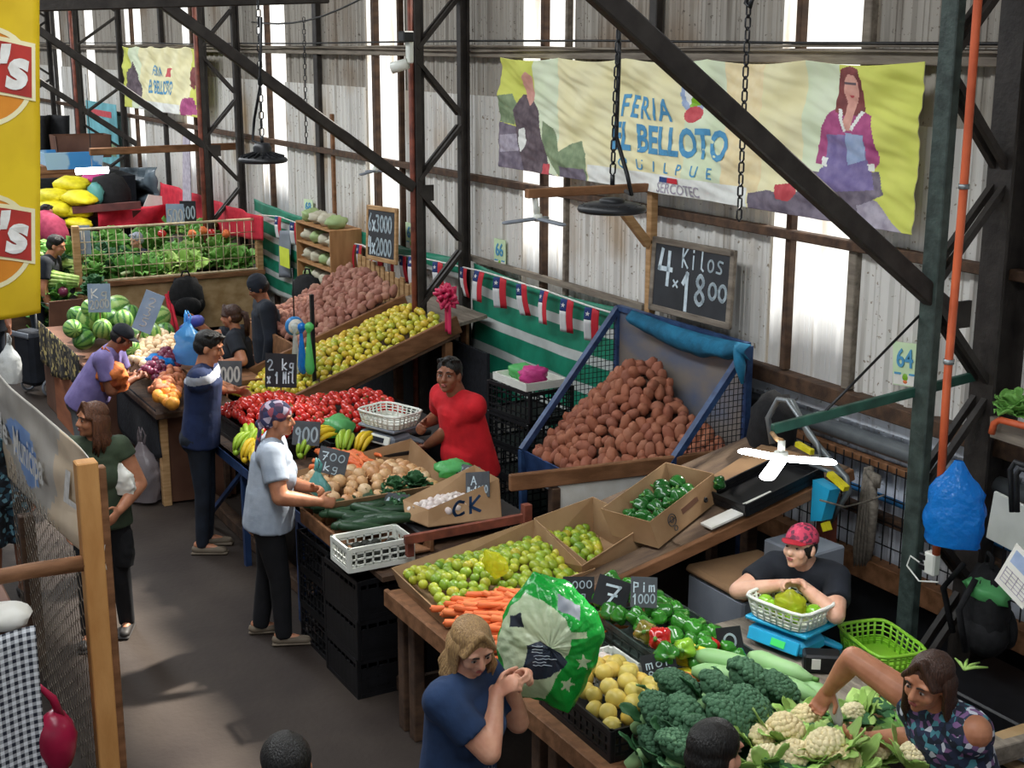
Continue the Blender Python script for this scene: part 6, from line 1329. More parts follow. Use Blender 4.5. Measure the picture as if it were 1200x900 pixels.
for z in (.95, 1.45): b = MB(); b.box((0, .03, z), (1.75, .03, .05)); b.build('rail', 'wood_mid', t)
x0, x1 = P(349, 300, 'y', 5.35).x, P(388, 300, 'y', 5.35).x; z1, z0 = P(360, 262, 'y', 5.35).z, P(370, 335, 'y', 5.35).z
t = thing('wall_shelf', 'open wooden box shelf on the wall holding plastic bags', 'shelf', ((x0+x1)/2, 5.52, (z0+z1)/2)); w, h = x1-x0, z1-z0
for s in (-1, 1): b = MB(); b.box((s*w/2, 0, 0), (.02, .36, h), b=.002); b.build('side_panel', 'wood_shelf', t)
for k in range(4): b = MB(); b.box((0, 0, -h/2+.01+(h-.02)*k/3), (w, .36, .018), b=.002); b.build('shelf_board', 'wood_shelf', t)
b = MB(); b.box((0, .18, 0), (w, .01, h)); b.build('back_panel', 'wood_shelf', t)
for k in range(4):
    for j in range(4):
        m = 'bag_stack' if (k+j) % 3 else 'bag_stack2'; b = lump((w*.1, .12, h*.11), .35, 3, k*4+j); one(b, 'bag_bundle', m, 'bundle of pale plastic bags on the %s of the wooden wall shelf' % ('bottom board', 'second board', 'third board', 'top')[k], 'bag', V(t.location)+V((-w*.36+j*w*.24, -.04, -h/2+.02+(h-.02)*k/3+h*.1)), None, 'bag bundles on the %s of the wall shelf' % ('bottom', 'second board', 'third board', 'top')[k])
backpack('black backpack hanging by the striped tarpaulin over the rose potatoes', P(362, 372, 'y', 5.3), .3, 'black_cloth', .5, .5, .3)
b = MB(); b.sheet(lambda u, v: P(327+12*u, 270+v*55, 'y', 5.62)+V((0, -.02*math.sin(u*5), 0)), 6, 10, thick=.003); one(b, 'hanging_cloth', 'grey_panel', 'grey cloth hanging beside the wooden bag shelf', 'cloth')
c, w, h, r = wall_frame([(328, 290), (339, 291), (339, 313), (328, 312)], 5.55); b = MB(); b.box((0, 0, 0), (w, .004, h)); one(b, 'notice', 'neon', 'bright yellow notice pinned on the grey cloth', 'notice', c)
# printed market banners
def banner(label, px4, y, bands, prints, res=(220, 90), waves=1., base='ban_yellow', extra=None):
    q = [P(a, b, 'y', y) for a, b in px4]; t = thing('printed_banner', label, 'banner', q[0])
    def f(u, v):
        top = lerp(q[0], q[1], u); bot = lerp(q[3], q[2], u); p = lerp(top, bot, v); w_ = 0
        for k in range(6):
            cx = (k+.5)/6; w_ += math.exp(-((u-cx)/.09)**2)*math.sin((v+abs(u-cx)*2.2)*16)*.018*(1-.6*v)
        p = p+V((0, -.02-waves*(w_+.03*noise.noise(V((u*9, v*4, 2)))+.012*noise.noise(V((u*30-v*14, v*10, 5)))), 0)); p.z -= .045*abs(math.sin(u*PI*5))*(1-v)*waves*.6
        return p-q[0]
    mats = [base]; idx = {base: 0}
    def mf(u, v):
        for (m, pl) in prints[::-1]:
            if inpoly(u, v, pl):
                if m not in idx: idx[m] = len(mats); mats.append(m)
                return idx[m]
        for (m, u0, u1, v0, v1) in bands:
            if u0 <= u < u1 and v0 <= v < v1:
                if m not in idx: idx[m] = len(mats); mats.append(m)
                return idx[m]
        return 0
    b = MB(); b.sheet(f, res[0], res[1], 0, .003, mf); cl_ = b.build('cloth', mats, t)
    W = (q[1]-q[0]).length; Hh = (q[3]-q[0]).length
    def letters(s, u, v, size, m, sx=1., bold=0., space=1., nm='lettering'):
        b = text_mb(s, size, 0, 0, sx, 0, bold, 'CENTER', space); bm = bmesh.new()
        vs = [bm.verts.new(v_) for v_ in b.v]
        for fa in b.f:
            try: bm.faces.new([vs[i] for i in fa])
            except ValueError: pass
        bmesh.ops.remove_doubles(bm, verts=bm.verts, dist=1e-5); bmesh.ops.triangulate(bm, faces=bm.faces)
        for _ in range(2): bmesh.ops.subdivide_edges(bm, edges=[e for e in bm.edges if e.calc_length() > .06], cuts=1, use_grid_fill=True)
        bmesh.ops.triangulate(bm, faces=bm.faces); bm.verts.index_update(); o = MB(); o.add([f(u+p.co.x/W, v-p.co.y/Hh)+V((0, -.007, 0)) for p in bm.verts], [[x.index for x in fa.verts] for fa in bm.faces]); bm.free(); o.build(nm, m, cl_)
    return t, f, letters
W2 = lambda pts: [((x-589)/498, None, x, y) for x, y in pts]
def surv(px4, yy):    # banner surveying: where a print sits on its cloth
    q = [P(a, b, 'y', yy) for a, b in px4]
    def g(x, y):
        p = P(x, y, 'y', yy); u = (p.x-q[0].x)/(q[1].x-q[0].x); zt = lerp(q[0].z, q[1].z, u); zb = lerp(q[3].z, q[2].z, u); return (min(1.01, max(-.01, u)), min(1.01, max(-.01, (zt-p.z)/(zt-zb))))
    return g
uv = surv([(589, 67), (1088, 72), (1072, 275), (587, 195)], 5.64); uv2 = surv([(145, 54), (242, 55), (241, 139), (148, 125)], 5.62)
PL = lambda pts: [uv(x, y) for x, y in pts]
woman = [('ban_slate', [(880, 226), (905, 222), (930, 228), (950, 222), (985, 205), (1000, 232), (1020, 240), (1040, 262), (1060, 276), (980, 262), (880, 250)]), ('ban_grey', [(1005, 225), (1030, 235), (1050, 262), (1064, 276), (1020, 270), (1008, 250)]),
         ('ban_slate', [(958, 200), (1030, 200), (1038, 228), (1010, 240), (950, 235)]), ('ban_lilac', [(968, 195), (1022, 198), (1026, 222), (960, 224)]), ('ban_pink', [(963, 160), (974, 132), (986, 122), (1010, 124), (1024, 132), (1030, 160), (1033, 188), (1022, 200), (1016, 165), (975, 160), (972, 192), (960, 190)]),
         ('ban_lilac', [(973, 155), (1018, 155), (1020, 198), (970, 198)]), ('ban_sky', [(997, 152), (1018, 156), (1018, 185), (996, 192)]), ('ban_white', [(968, 182), (974, 184), (975, 194), (968, 192)]), ('ban_white', [(1019, 190), (1026, 190), (1026, 200), (1019, 198)]),
         ('ban_hair', [(983, 128), (984, 90), (990, 76), (1001, 72), (1012, 76), (1016, 90), (1016, 128), (1008, 132), (992, 132)]), ('ban_skin', [(991, 105), (992, 90), (998, 82), (1007, 83), (1011, 92), (1010, 108), (1006, 118), (1004, 150), (994, 150), (996, 118)]), ('ban_red', [(914, 216), (938, 214), (941, 226), (930, 236), (916, 232)])]
man = [('ban_green', [(588, 112), (604, 108), (614, 128), (606, 145), (588, 142)]), ('ban_slate', [(588, 142), (612, 148), (640, 200), (662, 212), (588, 196)]), ('ban_grey', [(590, 158), (612, 155), (612, 176), (590, 178)]), ('ban_green', [(640, 140), (652, 150), (660, 178), (672, 168), (684, 164), (692, 180), (693, 215), (660, 212), (640, 175)]),
       ('ban_dark', [(606, 128), (614, 108), (624, 108), (634, 125), (638, 155), (648, 200), (640, 210), (618, 200), (610, 165)]), ('ban_skin', [(616, 100), (617, 86), (622, 80), (628, 86), (628, 100), (630, 114), (624, 122), (618, 112)]), ('ban_white', [(612, 150), (619, 148), (621, 168), (614, 178), (611, 165)]), ('ban_red', [(640, 192), (648, 192), (648, 208), (640, 206)]), ('ban_slate', [(660, 195), (690, 198), (692, 215), (660, 211)])]
woman += [('ban_dark', [(992, 91), (1009, 92), (1009, 95), (992, 94)]), ('ban_red', [(998, 107), (1004, 107), (1003, 110), (999, 110)]), ('ban_white', [(986, 124), (990, 124), (998, 150), (995, 152)]), ('ban_white', [(1012, 126), (1016, 128), (1006, 150), (1003, 148)])]
crest = [('ban_sky', [(815+math.cos(a)*14, 108+math.sin(a)*24) for a in [k*.5236 for k in range(12)]]), ('ban_white', [(815+math.cos(a)*10, 106+math.sin(a)*18) for a in [k*.5236 for k in range(12)]]), ('ban_red', [(815+math.cos(a)*10, 133+math.sin(a)*10) for a in [k*.5236 for k in range(12)]]), ('pepper_lime', [(812, 112), (820, 110), (822, 122), (810, 124)])]
prints = [(m, PL(p)) for m, p in [('ban_white', [(694, 192), (878, 219), (878, 249), (694, 216)])]+man+woman+crest]
bn, bf, bl = banner('long yellow market banner reading Feria El Belloto Quilpue with a woman in a pink jacket', [(589, 67), (1088, 72), (1072, 275), (587, 195)], 5.64, [('ban_lime', 0, .12, 0, 1), ('ban_mint', .12, .2, 0, 1), ('ban_lime', .86, 1.01, 0, 1), ('ban_mint', .8, .86, 0, 1), ('ban_mint', .55, .64, 0, 1), ('ban_peach', .64, .72, 0, .9)], prints, (560, 200))
sz = .30
for s, x, y, k, sx, bo, sp in (('FERIA', 760, 126, .215, 1.0, .004, 1.25), ('EL BELLOTO', 786, 166, .265, .93, .009, 1.0), ('QUILPUE', 784, 197, .105, 1.2, .001, 2.6)): u, v = uv(x, y); bl(s, u, v, k, 'ban_blue', sx, bo, sp)
u, v = uv(800, 223); bl('SERCOTEC', u, v, .1, 'ban_grey', 1, .001)
for (x0, x1, m) in ((778, 788, 'flag_blue'), (788, 801, 'flag_red')):
    b = MB(); b.sheet(lambda a, c: bf(uv(lerp(x0, x1, a), 200)[0], uv(790, 208)[1]+c*.04)+V((0, -.008, 0)), 4, 2); b.build('printed_flag', m, bn)
P2 = lambda pts: [uv2(x, y) for x, y in pts]
b2, f2, l2 = banner('pale yellow banner El Belloto hanging far down the wall behind the lattice columns', [(145, 54), (242, 55), (241, 139), (148, 125)], 5.62, [('ban_lime', 0, .1, 0, 1), ('ban_lime', .86, 1.01, 0, 1), ('ban_mint', .1, .25, 0, 1)], [('ban_white', P2([(170, 118), (216, 124), (216, 138), (165, 128)])), ('ban_dark', P2([(152, 80), (158, 70), (164, 85), (172, 120), (150, 112)])), ('ban_hair', P2([(228, 78), (234, 76), (236, 92), (232, 105), (226, 100)])), ('ban_pink', P2([(217, 116), (232, 114), (238, 135), (217, 137)])), ('ban_red', P2([(197, 80), (203, 80), (203, 90), (197, 90)]))], (90, 60))
l2('FERIA', *uv2(187, 83), .2, 'ban_blue', 1, .003, 1.2); l2('EL BELLOTO', *uv2(192, 103), .28, 'ban_blue', .85, .006)
c, w, h, r = wall_frame([(100, 118), (136, 122), (140, 190), (106, 190)], 5.6)
t = thing('poster', 'tall pale blue poster with red lettering on the far wall', 'poster', c); b = MB(); b.box((0, 0, 0), (w, .01, h)); b.build('sheet', 'poster_art', t); b = MB(); b.box((0, -.008, h*.32), (w*.7, .004, h*.1)); b.build('red_band', 'ban_red', t); b = MB(); b.box((.05, -.008, -h*.25), (w*.8, .004, h*.2)); b.build('lower_picture', 'ban_green', t)
# ------------------------------------------------------------------ lamps, chains, camera
def chain(p0, p1, label, n=None):
    p0 = V(p0); p1 = V(p1); L = (p1-p0).length; n = n or int(L/.055); b = MB(); d = (p1-p0).normalized(); s, u = frame_of(d)
    for i in range(n):
        c = lerp(p0, p1, (i+.5)/n); w = s if i % 2 else u; h = L/n*.62; b.tube([c+d*h, c+d*h*.5+w*.014, c-d*h*.5+w*.014, c-d*h, c-d*h*.5-w*.014, c+d*h*.5-w*.014], .0048, 5, closed=True)
    return one(b, 'chain', 'dark_metal', label, 'chain')
def high_bay(label, p, k=1., fh=1.):
    t = thing('high_bay_lamp', label, 'lamp', p); b = MB(); b.lathe([(0, 0), (.165*k, 0), (.172*k, .012), (.165*k, .03), (.11*k, .045), (0, .05)], (0, 0, 0), 36); b.build('disc', 'dark_metal', t)
    b = MB(); b.lathe([(.06*k, .04), (.065*k, .04+.06*fh), (.05*k, .04+.09*fh), (0, .04+.095*fh)], (0, 0, 0), 24)
    for i in range(18): a = i*.349; b.beam((.06*math.cos(a)*k, .06*math.sin(a)*k, .03+.03*fh), (.15*math.cos(a)*k, .15*math.sin(a)*k, .033), .006, .028*fh)
    b.build('heat_sink', 'dark_metal', t); b = MB(); b.tube([(0, 0, .13), (0, 0, .18)], .012, 8); b.build('hook', 'dark_metal', t); b = MB(); b.lathe([(0, -.004), (.15*k, -.004), (.15*k, .0), (0, 0)], (0, 0, 0), 30); b.build('diffuser', 'grey_panel', t)
hb = P(717, 248, 'z', 2.95); high_bay('round black high bay lamp hanging on a chain before the market banner', hb, 1.0, .3)
tp = hb+V((.0, 0, 0)); chain(hb+V((0, 0, .18)), P(727, -12, 'y', hb.y), 'dark chain holding the round lamp before the market banner'); b = MB(); a = P(727, 120, 'y', hb.y); b.tube([P(726, -12, 'y', hb.y+.02), P(725, 80, 'y', hb.y+.02), P(722, 160, 'y', hb.y+.02), P(735, 205, 'y', hb.y+.02), P(740, 228, 'y', hb.y+.02), hb+V((.03, .06, .1))], .011, 7); one(b, 'lamp_cable', 'black_plastic', 'black cable running down the chain to the round lamp', 'cable')
h2 = P(308, 190, 'z', 2.95); high_bay('round black high bay lamp hanging far back before the light strips', h2, 1.0); chain(h2+V((0, 0, .18)), P(302, -10, 'y', h2.y), 'dark chain of the lamp that hangs far back'); b = MB(); b.tube([P(306, 20, 'y', h2.y), P(305, 100, 'y', h2.y), P(298, 140, 'y', h2.y), P(296, 165, 'y', h2.y), h2+V((0, 0, .12))], .01, 6); one(b, 'lamp_cable', 'black_plastic', 'black cable looping to the lamp that hangs far back', 'cable')
chain(P(878, -10, 'y', 4.2), P(866, 258, 'y', 4.2), 'loose dark chain hanging before the banner with no lamp on it'); b = MB(); b.tube([P(878, -12, 'y', 4.2), P(874, 4, 'y', 4.2), P(879, 8, 'y', 4.2), P(882, -4, 'y', 4.2)], .012, 6); one(b, 'chain_hook', 'dark_metal', 'steel hook holding the loose chain near the roof', 'hook')
chain(P(356, 20, 'y', 5.0), P(359, 168, 'y', 5.0), 'thin dark chain hanging before the wall beside the light strips')
def fan_led(label, p, on, rz=0, k=1.):
    t = thing('folding_led_lamp', label, 'lamp', p, rz); b = MB(); b.lathe([(0, .03), (.03, .03), (.035, 0), (.02, -.02), (0, -.02)], (0, 0, 0), 16); b.tube([(0, 0, .03), (0, 0, .08)], .017, 10); b.build('hub', 'white_plastic', t)
    for i in range(3):
        a = i*2.094; d = V((math.cos(a), math.sin(a), -.1)); e = d*.2*k; b = MB(); b.cone(d*.035, e, .032*k, .032*k, 12, True, .35, V((-d.y, d.x, 0))); b.build('blade', 'led' if on else 'grey_panel', t)
    return t
fl_ = P(915, 537, 'z', 1.98); fan_led('lit three bladed folding lamp over the sloping board', fl_, True, 1.15, 1.1)
lp_ = bpy.data.lights.new('folding_lamp_light', 'POINT'); lp_.energy = 9; lp_.shadow_soft_size = .1; lo_ = bpy.data.objects.new('folding_lamp_light', lp_); COL.objects.link(lo_); lo_.location = fl_-V((0, 0, .12))
a, c = P(905, 503, 'x', -5.05), P(1156, 437, 'x', -5.05); t = thing('lamp_bracket', 'green steel bar reaching out from the column and carrying the lit lamp', 'bracket', a); b = MB(); b.beam((0, 0, 0), c-a, .03, .05, (0, 0, 1), b=.004); b.build('bar', 'green_metal', t); b = MB(); b.tube([P(1087, 360, 'x', -5.05)-a, P(1000, 449, 'x', -5.05)-a, P(960, 489, 'x', -5.05)-a], .007, 6); b.build('stay_cable', 'black_plastic', t)
b = MB(); b.tube([a+V((0, 0, -.02)), lerp(a, fl_, .5)+V((0, 0, .02)), fl_+V((0, 0, .08))], .012, 6); one(b, 'hanging_wire', 'wood_pale', 'short cord joining the lit lamp to the green bar', 'cord')
fan_led('unlit folding lamp hanging from the timber gallows', P(630, 256, 'x', GX), False, .3, 1.1); fan_led('unlit folding lamp far back in front of a light strip', P(440, 200, 'y', 5.3), False, 1., 1.)
b = MB(); p = P(627, 232, 'x', GX); b.tube([p, P(629, 252, 'x', GX)], .02, 8); one(b, 'bulb_holder', 'white_plastic', 'white bulb holder under the timber gallows arm', 'lamp holder')
t = thing('security_camera', 'small white security camera on the column by the light strip', 'camera', P(480, 60, 'y', 5.05)); b = MB(); b.box((0, 0, .0), (.07, .05, .2), b=.01); b.build('arm', 'white_plastic', t); b = MB(); b.box((.0, -.03, .12), (.12, .1, .09), b=.01); b.build('housing', 'dark_metal', t); b = MB(); b.cone((0, -.02, -.1), (-.1, -.12, -.14), .045, .05, 14, False); b.build('lens_tube', 'white_plastic', t)
tl = P(108, 200, 'z', 2.05); t = thing('tube_lamp', 'glowing white tube lamp over the far stall with the yellow sacks', 'lamp', tl); b = MB(); b.tube([(.02, -.22, 0), (-.02, .22, 0)], .045, 12); b.build('tube', 'led', t); b = MB(); b.tube([(0, 0, .04), (0, 0, 1.3)], .006, 5); b.build('cord', 'black_plastic', t)
lp2 = bpy.data.lights.new('tube_lamp_light', 'POINT'); lp2.energy = 14; lp2.shadow_soft_size = .2; l2o = bpy.data.objects.new('tube_lamp_light', lp2); COL.objects.link(l2o); l2o.location = tl-V((0, 0, .12))
# things hung on the near column and the low wall
bg1 = bag_mb(None, .30, .43, .16, 3, .18, handles=False); p = P(1116, 638, 'y', FY[0]-.2); one(bg1, 'hanging_bag', 'bag_blue', 'bright blue plastic bag hanging full on the green steel column', 'bag', p, (0, 0, .6))
b = MB(); r = random.Random(5)
for k in range(5): b.tube([P(1016+k, 548, 'y', 5.7), P(1012+k*3, 590, 'y', 5.66-.02*k), P(1004+k*4, 640, 'y', 5.68), P(1002+k*3, 672, 'y', 5.7)], [.02, .03, .025, .012], 7)
for k in range(3): b.tube([P(1016, 552, 'y', 5.66), P(1024+k*3, 560, 'y', 5.62), P(1026+k*2, 572, 'y', 5.62)], [.018, .02, .008], 6)
one(b, 'knotted_rag', 'rope_grey', 'grey knotted rag hanging from the low wire mesh', 'rag')
b = MB(); b.tube([P(905, 520, 'y', 5.2), P(900, 490, 'y', 5.2), P(912, 468, 'y', 5.2), P(928, 470, 'y', 5.2), P(948, 510, 'y', 5.25), P(992, 560, 'y', 5.3), P(995, 575, 'y', 5.3), P(972, 612, 'y', 5.3)], .018, 8)
b.tube([P(922, 468, 'y', 5.1), P(958, 520, 'y', 5.15), P(962, 534, 'y', 5.15), P(940, 540, 'y', 5.15)], .014, 8); b.tube([P(940, 540, 'y', 5.15), P(992, 560, 'y', 5.3)], .012, 6)
t = thing('hand_truck', 'folded hand truck with yellow clips and a blue bin leaning on the wall', 'hand truck', P(960, 560, 'y', 5.2)); b.xform(Matrix.Translation(-V(t.location))); b.build('tube_frame', 'galv', t)
b = MB(); b.beam(P(934, 520, 'y', 5.15)-V(t.location), P(952, 530, 'y', 5.15)-V(t.location), .03, .03); b.beam(P(972, 555, 'y', 5.2)-V(t.location), P(992, 573, 'y', 5.2)-V(t.location), .04, .03); b.beam(P(967, 612, 'y', 5.2)-V(t.location), P(970, 622, 'y', 5.2)-V(t.location), .04, .04); b.build('yellow_clip', 'yellow_sack', t)
b = MB(); b.slab([P(965, 560, 'y', 5.25)-V(t.location), P(985, 572, 'y', 5.25)-V(t.location), P(975, 608, 'y', 5.25)-V(t.location), P(962, 608, 'y', 5.25)-V(t.location)], .08); b.build('blue_bin', 'scale_blue', t)
one(lump((.16, .14, .26), .2, 2, 6), 'black_sack', 'black_cloth', 'black stuffed sack behind the hand truck', 'sack', P(905, 505, 'y', 5.45))
b = MB(); b.tube([P(961, 586, 'y', 5.1), P(990, 594, 'y', 5.3), P(1015, 588, 'y', 5.55), P(1036, 580, 'y', 5.6)], .006, 5); one(b, 'tie_wire', 'rope_grey', 'thin wire stretched from the red post to the rag', 'wire')
# right edge: notices, orange pipe, greens, stool frame
c, w, h, r = wall_frame([(1183, 636), (1218, 660), (1210, 716), (1170, 690)], 5.0); t = thing('calendar', 'white wall calendar sheet hanging by the lower steel column', 'calendar', c, 0, None, (0, .45, 0)); b = MB(); b.box((0, 0, 0), (w, .006, h)); b.build('sheet', 'paper', t)
b = MB()
for k in range(5): b.box((0, -.004, -h*.05-k*h*.08), (w*.8, .002, .003)); b.box((-w*.4+k*w*.2, -.004, -h*.2), (.003, .002, h*.34))
b.build('date_grid', 'ban_grey', t); b = MB(); b.box((0, -.004, h*.25), (w*.8, .002, h*.3)); b.build('picture', 'ban_sky', t)
b = MB(); b.box((0, 0, 0), (.3, .02, .26), b=.004); one(b, 'meter_box_lid', 'white_plastic', 'white box on the wall by the steel column', 'box', P(1188, 616, 'y', 5.4), (0, .1, 0))
b = MB(); b.tube([P(1162, 508, 'y', 5.4), P(1165, 496, 'y', 5.4), P(1172, 492, 'y', 5.4), P(1215, 503, 'y', 5.4)], .018, 8); one(b, 'bent_conduit', 'orange_pipe', 'short orange conduit bent around a board by the steel column', 'pipe')
b = MB(); b.slab([P(1160, 512, 'y', 5.45), P(1215, 530, 'y', 5.45), P(1215, 505, 'y', 5.45), P(1160, 488, 'y', 5.45)], .04); one(b, 'side_board', 'wood_grey', 'grey board beside the steel column under the leafy plant', 'board')
o = lettuce(.1, 'leaf', 77, 12, .8, 'potted_greens'); o.location = P(1186, 478, 'y', 5.5); o['label'] = 'small green leafy plant on the board beside the steel column'; o['category'] = 'plant'
b = MB(); b.tube([P(1186, 600, 'y', 5.2), P(1184, 550, 'y', 5.2), P(1190, 541, 'y', 5.2), P(1202, 546, 'y', 5.2)], .014, 7); b.tube([P(1192, 600, 'y', 5.2), P(1191, 556, 'y', 5.2), P(1196, 549, 'y', 5.2), P(1206, 552, 'y', 5.2)], .014, 7); one(b, 'chair_frame', 'dark_metal', 'dark bent tube frame at the wall past the steel column', 'chair frame')
one(lump((.13, .1, .07), .4, 2.2, 8), 'greens_bag', 'bag_green', 'small bag of pale greens on the black bag by the wall', 'bag', P(1158, 692, 'y', 5.3))
pattern_mat('cloth_print', ['#1f1d1c', '#2b2724', '#b9a76a', '#1f1d1c', '#6b5f3f', '#262220'], 26)
mat('ply_orange', '#a4623f', .7, '#8a4f31', scale=3, stretch=(.6, 3, 3))
mat('rose_orange', '#b8704f', .6, '#9c583c', scale=10, rand=['#b8704f', '#c98158', '#a8603f'])
mat('card_blue', '#8f9fb0', .7, '#7c8ea2')
film('lilac_film', '#b59ac4', .8, .25, .4, .4)
film('bag_blue2', '#5fa9e0', .62, .25, .4, .5)
mat('glove_blue', '#4a4f9c', .5, '#3b4088')
mat('bag_orange', '#d8783a', .7, '#8a3d1e', scale=7, bump=.3, mixpos=(.4, .6))
film('bag_clear2', '#a59a9c', .62, .25, .3, .5)
mat('celery', '#c3d88a', .5, '#8fb552', scale=5, stretch=(4, 4, .5))
mat('box_blue', '#3f8fcf', .7, '#9fc4dc', scale=1.6, mixpos=(.48, .52))
mat('pink_net', '#c9506c', .8, '#a93a56', scale=12)
film('paper_film', '#d3d6d6', .85, .3, .4, .5)
mat('wb_white', '#c3bdb3', .6, '#b5aea3', scale=4)
mat('wb_blue', '#8fb0e2', .6, '#7da2dc', scale=4)
mat('wb_cream', '#dcc8ac', .6, '#d2bc9e', scale=4)
mat('bag_crimson', '#a81f42', .3, '#861634')
mat('crisp_yellow', '#e6c51e', .55, '#c9a50f', scale=2.2, detail=6)
mat('crisp_red', '#b8342a', .6, '#9c2a22')
mat('crisp_cream', '#efe6bc', .6, '#e6dba6')
mat('crisp_orange', '#e0912a', .6, '#d07f1e')
# ------------------------------------------------------------------ watermelon and onion stalls down the aisle
b = MB(); b.box((-13.6, 3.15, .42), (2.6, 1.15, .84), b=.01); one(b, 'stall_counter', 'board_brown', 'reddish brown boarded counter under the watermelons', 'counter')
b = MB(); b.sheet(lambda u, v: V((-14.85+1.95*u, 2.555-.02*math.sin(u*24)*v-.012, .93-.38*v-.08*math.sin(u*5)*v)), 40, 10, thick=.004); one(b, 'patterned_cloth', 'cloth_print', 'black and straw patterned cloth hanging below the watermelons', 'cloth')
b = MB(); b.slab([(-14.3, 2.56, 0), (-12.7, 2.56, 0), (-12.7, 2.56, .62), (-14.3, 2.56, .78)], .02); one(b, 'front_board', 'ply_orange', 'orange brown board closing the front of the watermelon stall', 'board')
WM = [(106, 361, 0.100), (91, 371, 0.112), (103, 374, 0.124), (115, 367, 0.100), (128, 374, 0.112), (137, 360, 0.139), (145, 375, 0.100), (153, 370, 0.112), (110, 380, 0.124), (85, 385, 0.100), (95, 390, 0.112), (105, 386, 0.124), (120, 385, 0.100), (98, 398, 0.112), (184, 372, 0.139), (176, 391, 0.115), (193, 391, 0.112), (163, 394, 0.124), (152, 407, 0.100), (138, 385, 0.112), (130, 385, 0.124)]
ms = [melon(1., i) for i in range(3)]; used = set()
for i, (x, y, r) in enumerate(WM):
    k = i % 3 if i != 10 else 1; o = ms[k] if k not in used else dup(ms[k]); used.add(k); z = 1.0+.12*(i % 3 == 0)+ (.12 if y < 380 else 0); o.location = P(x, y, 'z', z); o.scale = (r*.9,)*3; o.rotation_euler = (i*1.3, i*.7, i*2.1); o['label'] = 'striped green watermelon in the heap on the stall by the aisle'; o['group'] = 'watermelons'
card('white price card with 2000 standing on the watermelons', P(117, 366, 'z', 1.28), -25, (.21, .27), ['Kg', '2000'], 'card_blue', -.1, 'chalk_white'); card('long slate price card tilted on the watermelons', P(165, 388, 'z', 1.3), -25, (.17, .36), ['2', '3', '5'], 'card_blue', -.15, 'chalk_white', roll=.4)
b = MB(); b.box((-11.75, 3.06, .8), (1.75, .68, .05), b=.006); b.box((-12.3, 3.6, .8), (1.1, .5, .05)); b.box((-11.75, 3.3, .4), (1.7, .04, .75)); one(b, 'onion_counter', 'wood_dark', 'dark timber counter carrying the heaps of onions', 'counter')
heap(onions('onion', 'pale_onion', .042), [P(150, 434, 'z', .95), P(170, 443, 'z', .95), P(222, 410, 'z', .98), P(165, 398, 'z', .98)], 170, .082, 'pale onion in the broad heap beside the watermelons', 'pale onions', lambda u, v: .12*math.sin(PI*min(1, .1+u*.85)), 31, (.85, 1.12), sep=.78)
heap(onions('red_onion', 'red_onion', .037), [P(163, 441, 'z', .97), P(186, 452, 'z', .97), P(212, 424, 'z', 1.0), P(184, 420, 'z', 1.0)], 95, .068, 'dark red onion in the heap between pale onions and squash', 'red onions', lambda u, v: .1*math.sin(PI*u), 32, (.85, 1.1), sep=.78)
heap([proto('sweet_potato', 'rose_orange', lump((.06, .035, .035), .2, 2, 4), 'sweet potato')], [P(176, 462, 'z', .95), P(202, 472, 'z', .93), P(214, 440, 'z', .98), P(190, 444, 'z', .98)], 60, .075, 'orange brown root vegetable in the heap before the young man', 'root vegetables', lambda u, v: .08*math.sin(PI*u), 33, (.85, 1.1), sep=.76)
heap([proto('squash', 'pumpkin', lump((.06, .05, .045), .2, 2.4, 6), 'squash')], [P(184, 473, 'z', .92), P(203, 481, 'z', .9), P(206, 464, 'z', .95), P(188, 460, 'z', .95)], 14, .085, 'yellow orange squash piece at the corner by the young man', 'squash pieces', lambda u, v: .05, 34)
b = MB(); b.sheet(lambda u, v: V((-12.35+1.4*u, 2.74-.03*math.sin(u*11)*v, .84-.55*v*(.7+.3*math.sin(u*3)))), 30, 10, thick=.004); one(b, 'dark_cloth', 'dark_cloth', 'dark cloth hanging over the front of the onion counter', 'cloth')
for x, h in ((-11.0, .82), (-12.4, .8)):
    b = MB(); b.box((x, 2.80, h/2), (.07, .07, h), b=.005); one(b, 'counter_post', 'wood_pale' if x > -12 else 'wood_mid', 'pale timber post at the near corner of the onion counter' if x > -12 else 'timber post under the onion counter beside the watermelons', 'post')
b = MB(); b.slab([(-11.0, 2.84, .02), (-10.95, 3.38, .02), (-10.95, 3.38, .78), (-11.0, 2.84, .78)], .02); one(b, 'end_board', 'board_brown', 'brown board closing the end of the onion counter', 'board')
one(lump((.16, .1, .06), .3, 2, 3), 'plastic_bag', 'bag_blue', 'blue plastic bag lying on the onions', 'bag', P(187, 424, 'z', 1.05), (0, .1, .6)); one(lump((.09, .08, .06), .3, 2, 8), 'plastic_bag', 'lilac_film', 'lilac plastic bag lying on the onions behind the young man', 'bag', P(214, 416, 'z', 1.05))
card('white price card with 1000 behind the young man in navy', P(266, 452, 'z', 1.08), -30, (.24, .2), ['1000'], 'card_slate', -.2, 'chalk_white')
for i, (x, y) in enumerate(((252, 432), (262, 428), (257, 440), (247, 440), (268, 436), (272, 444))): o = onions('peach', 'rose_orange', .042)[0] if False else proto('peach', 'rose_orange', lump((.042,)*3, .05, 2, i), 'fruit'); o.location = P(x, y, 'z', .98); o['label'] = 'orange fruit between the young man and the saleswoman'; o['group'] = 'orange fruit'
b = MB(); b.box((0, 0, 0), (.7, .5, .04)); one(b, 'fruit_board', 'wood_mid', 'small board carrying orange fruit behind the tomatoes', 'board', P(260, 440, 'z', .92))
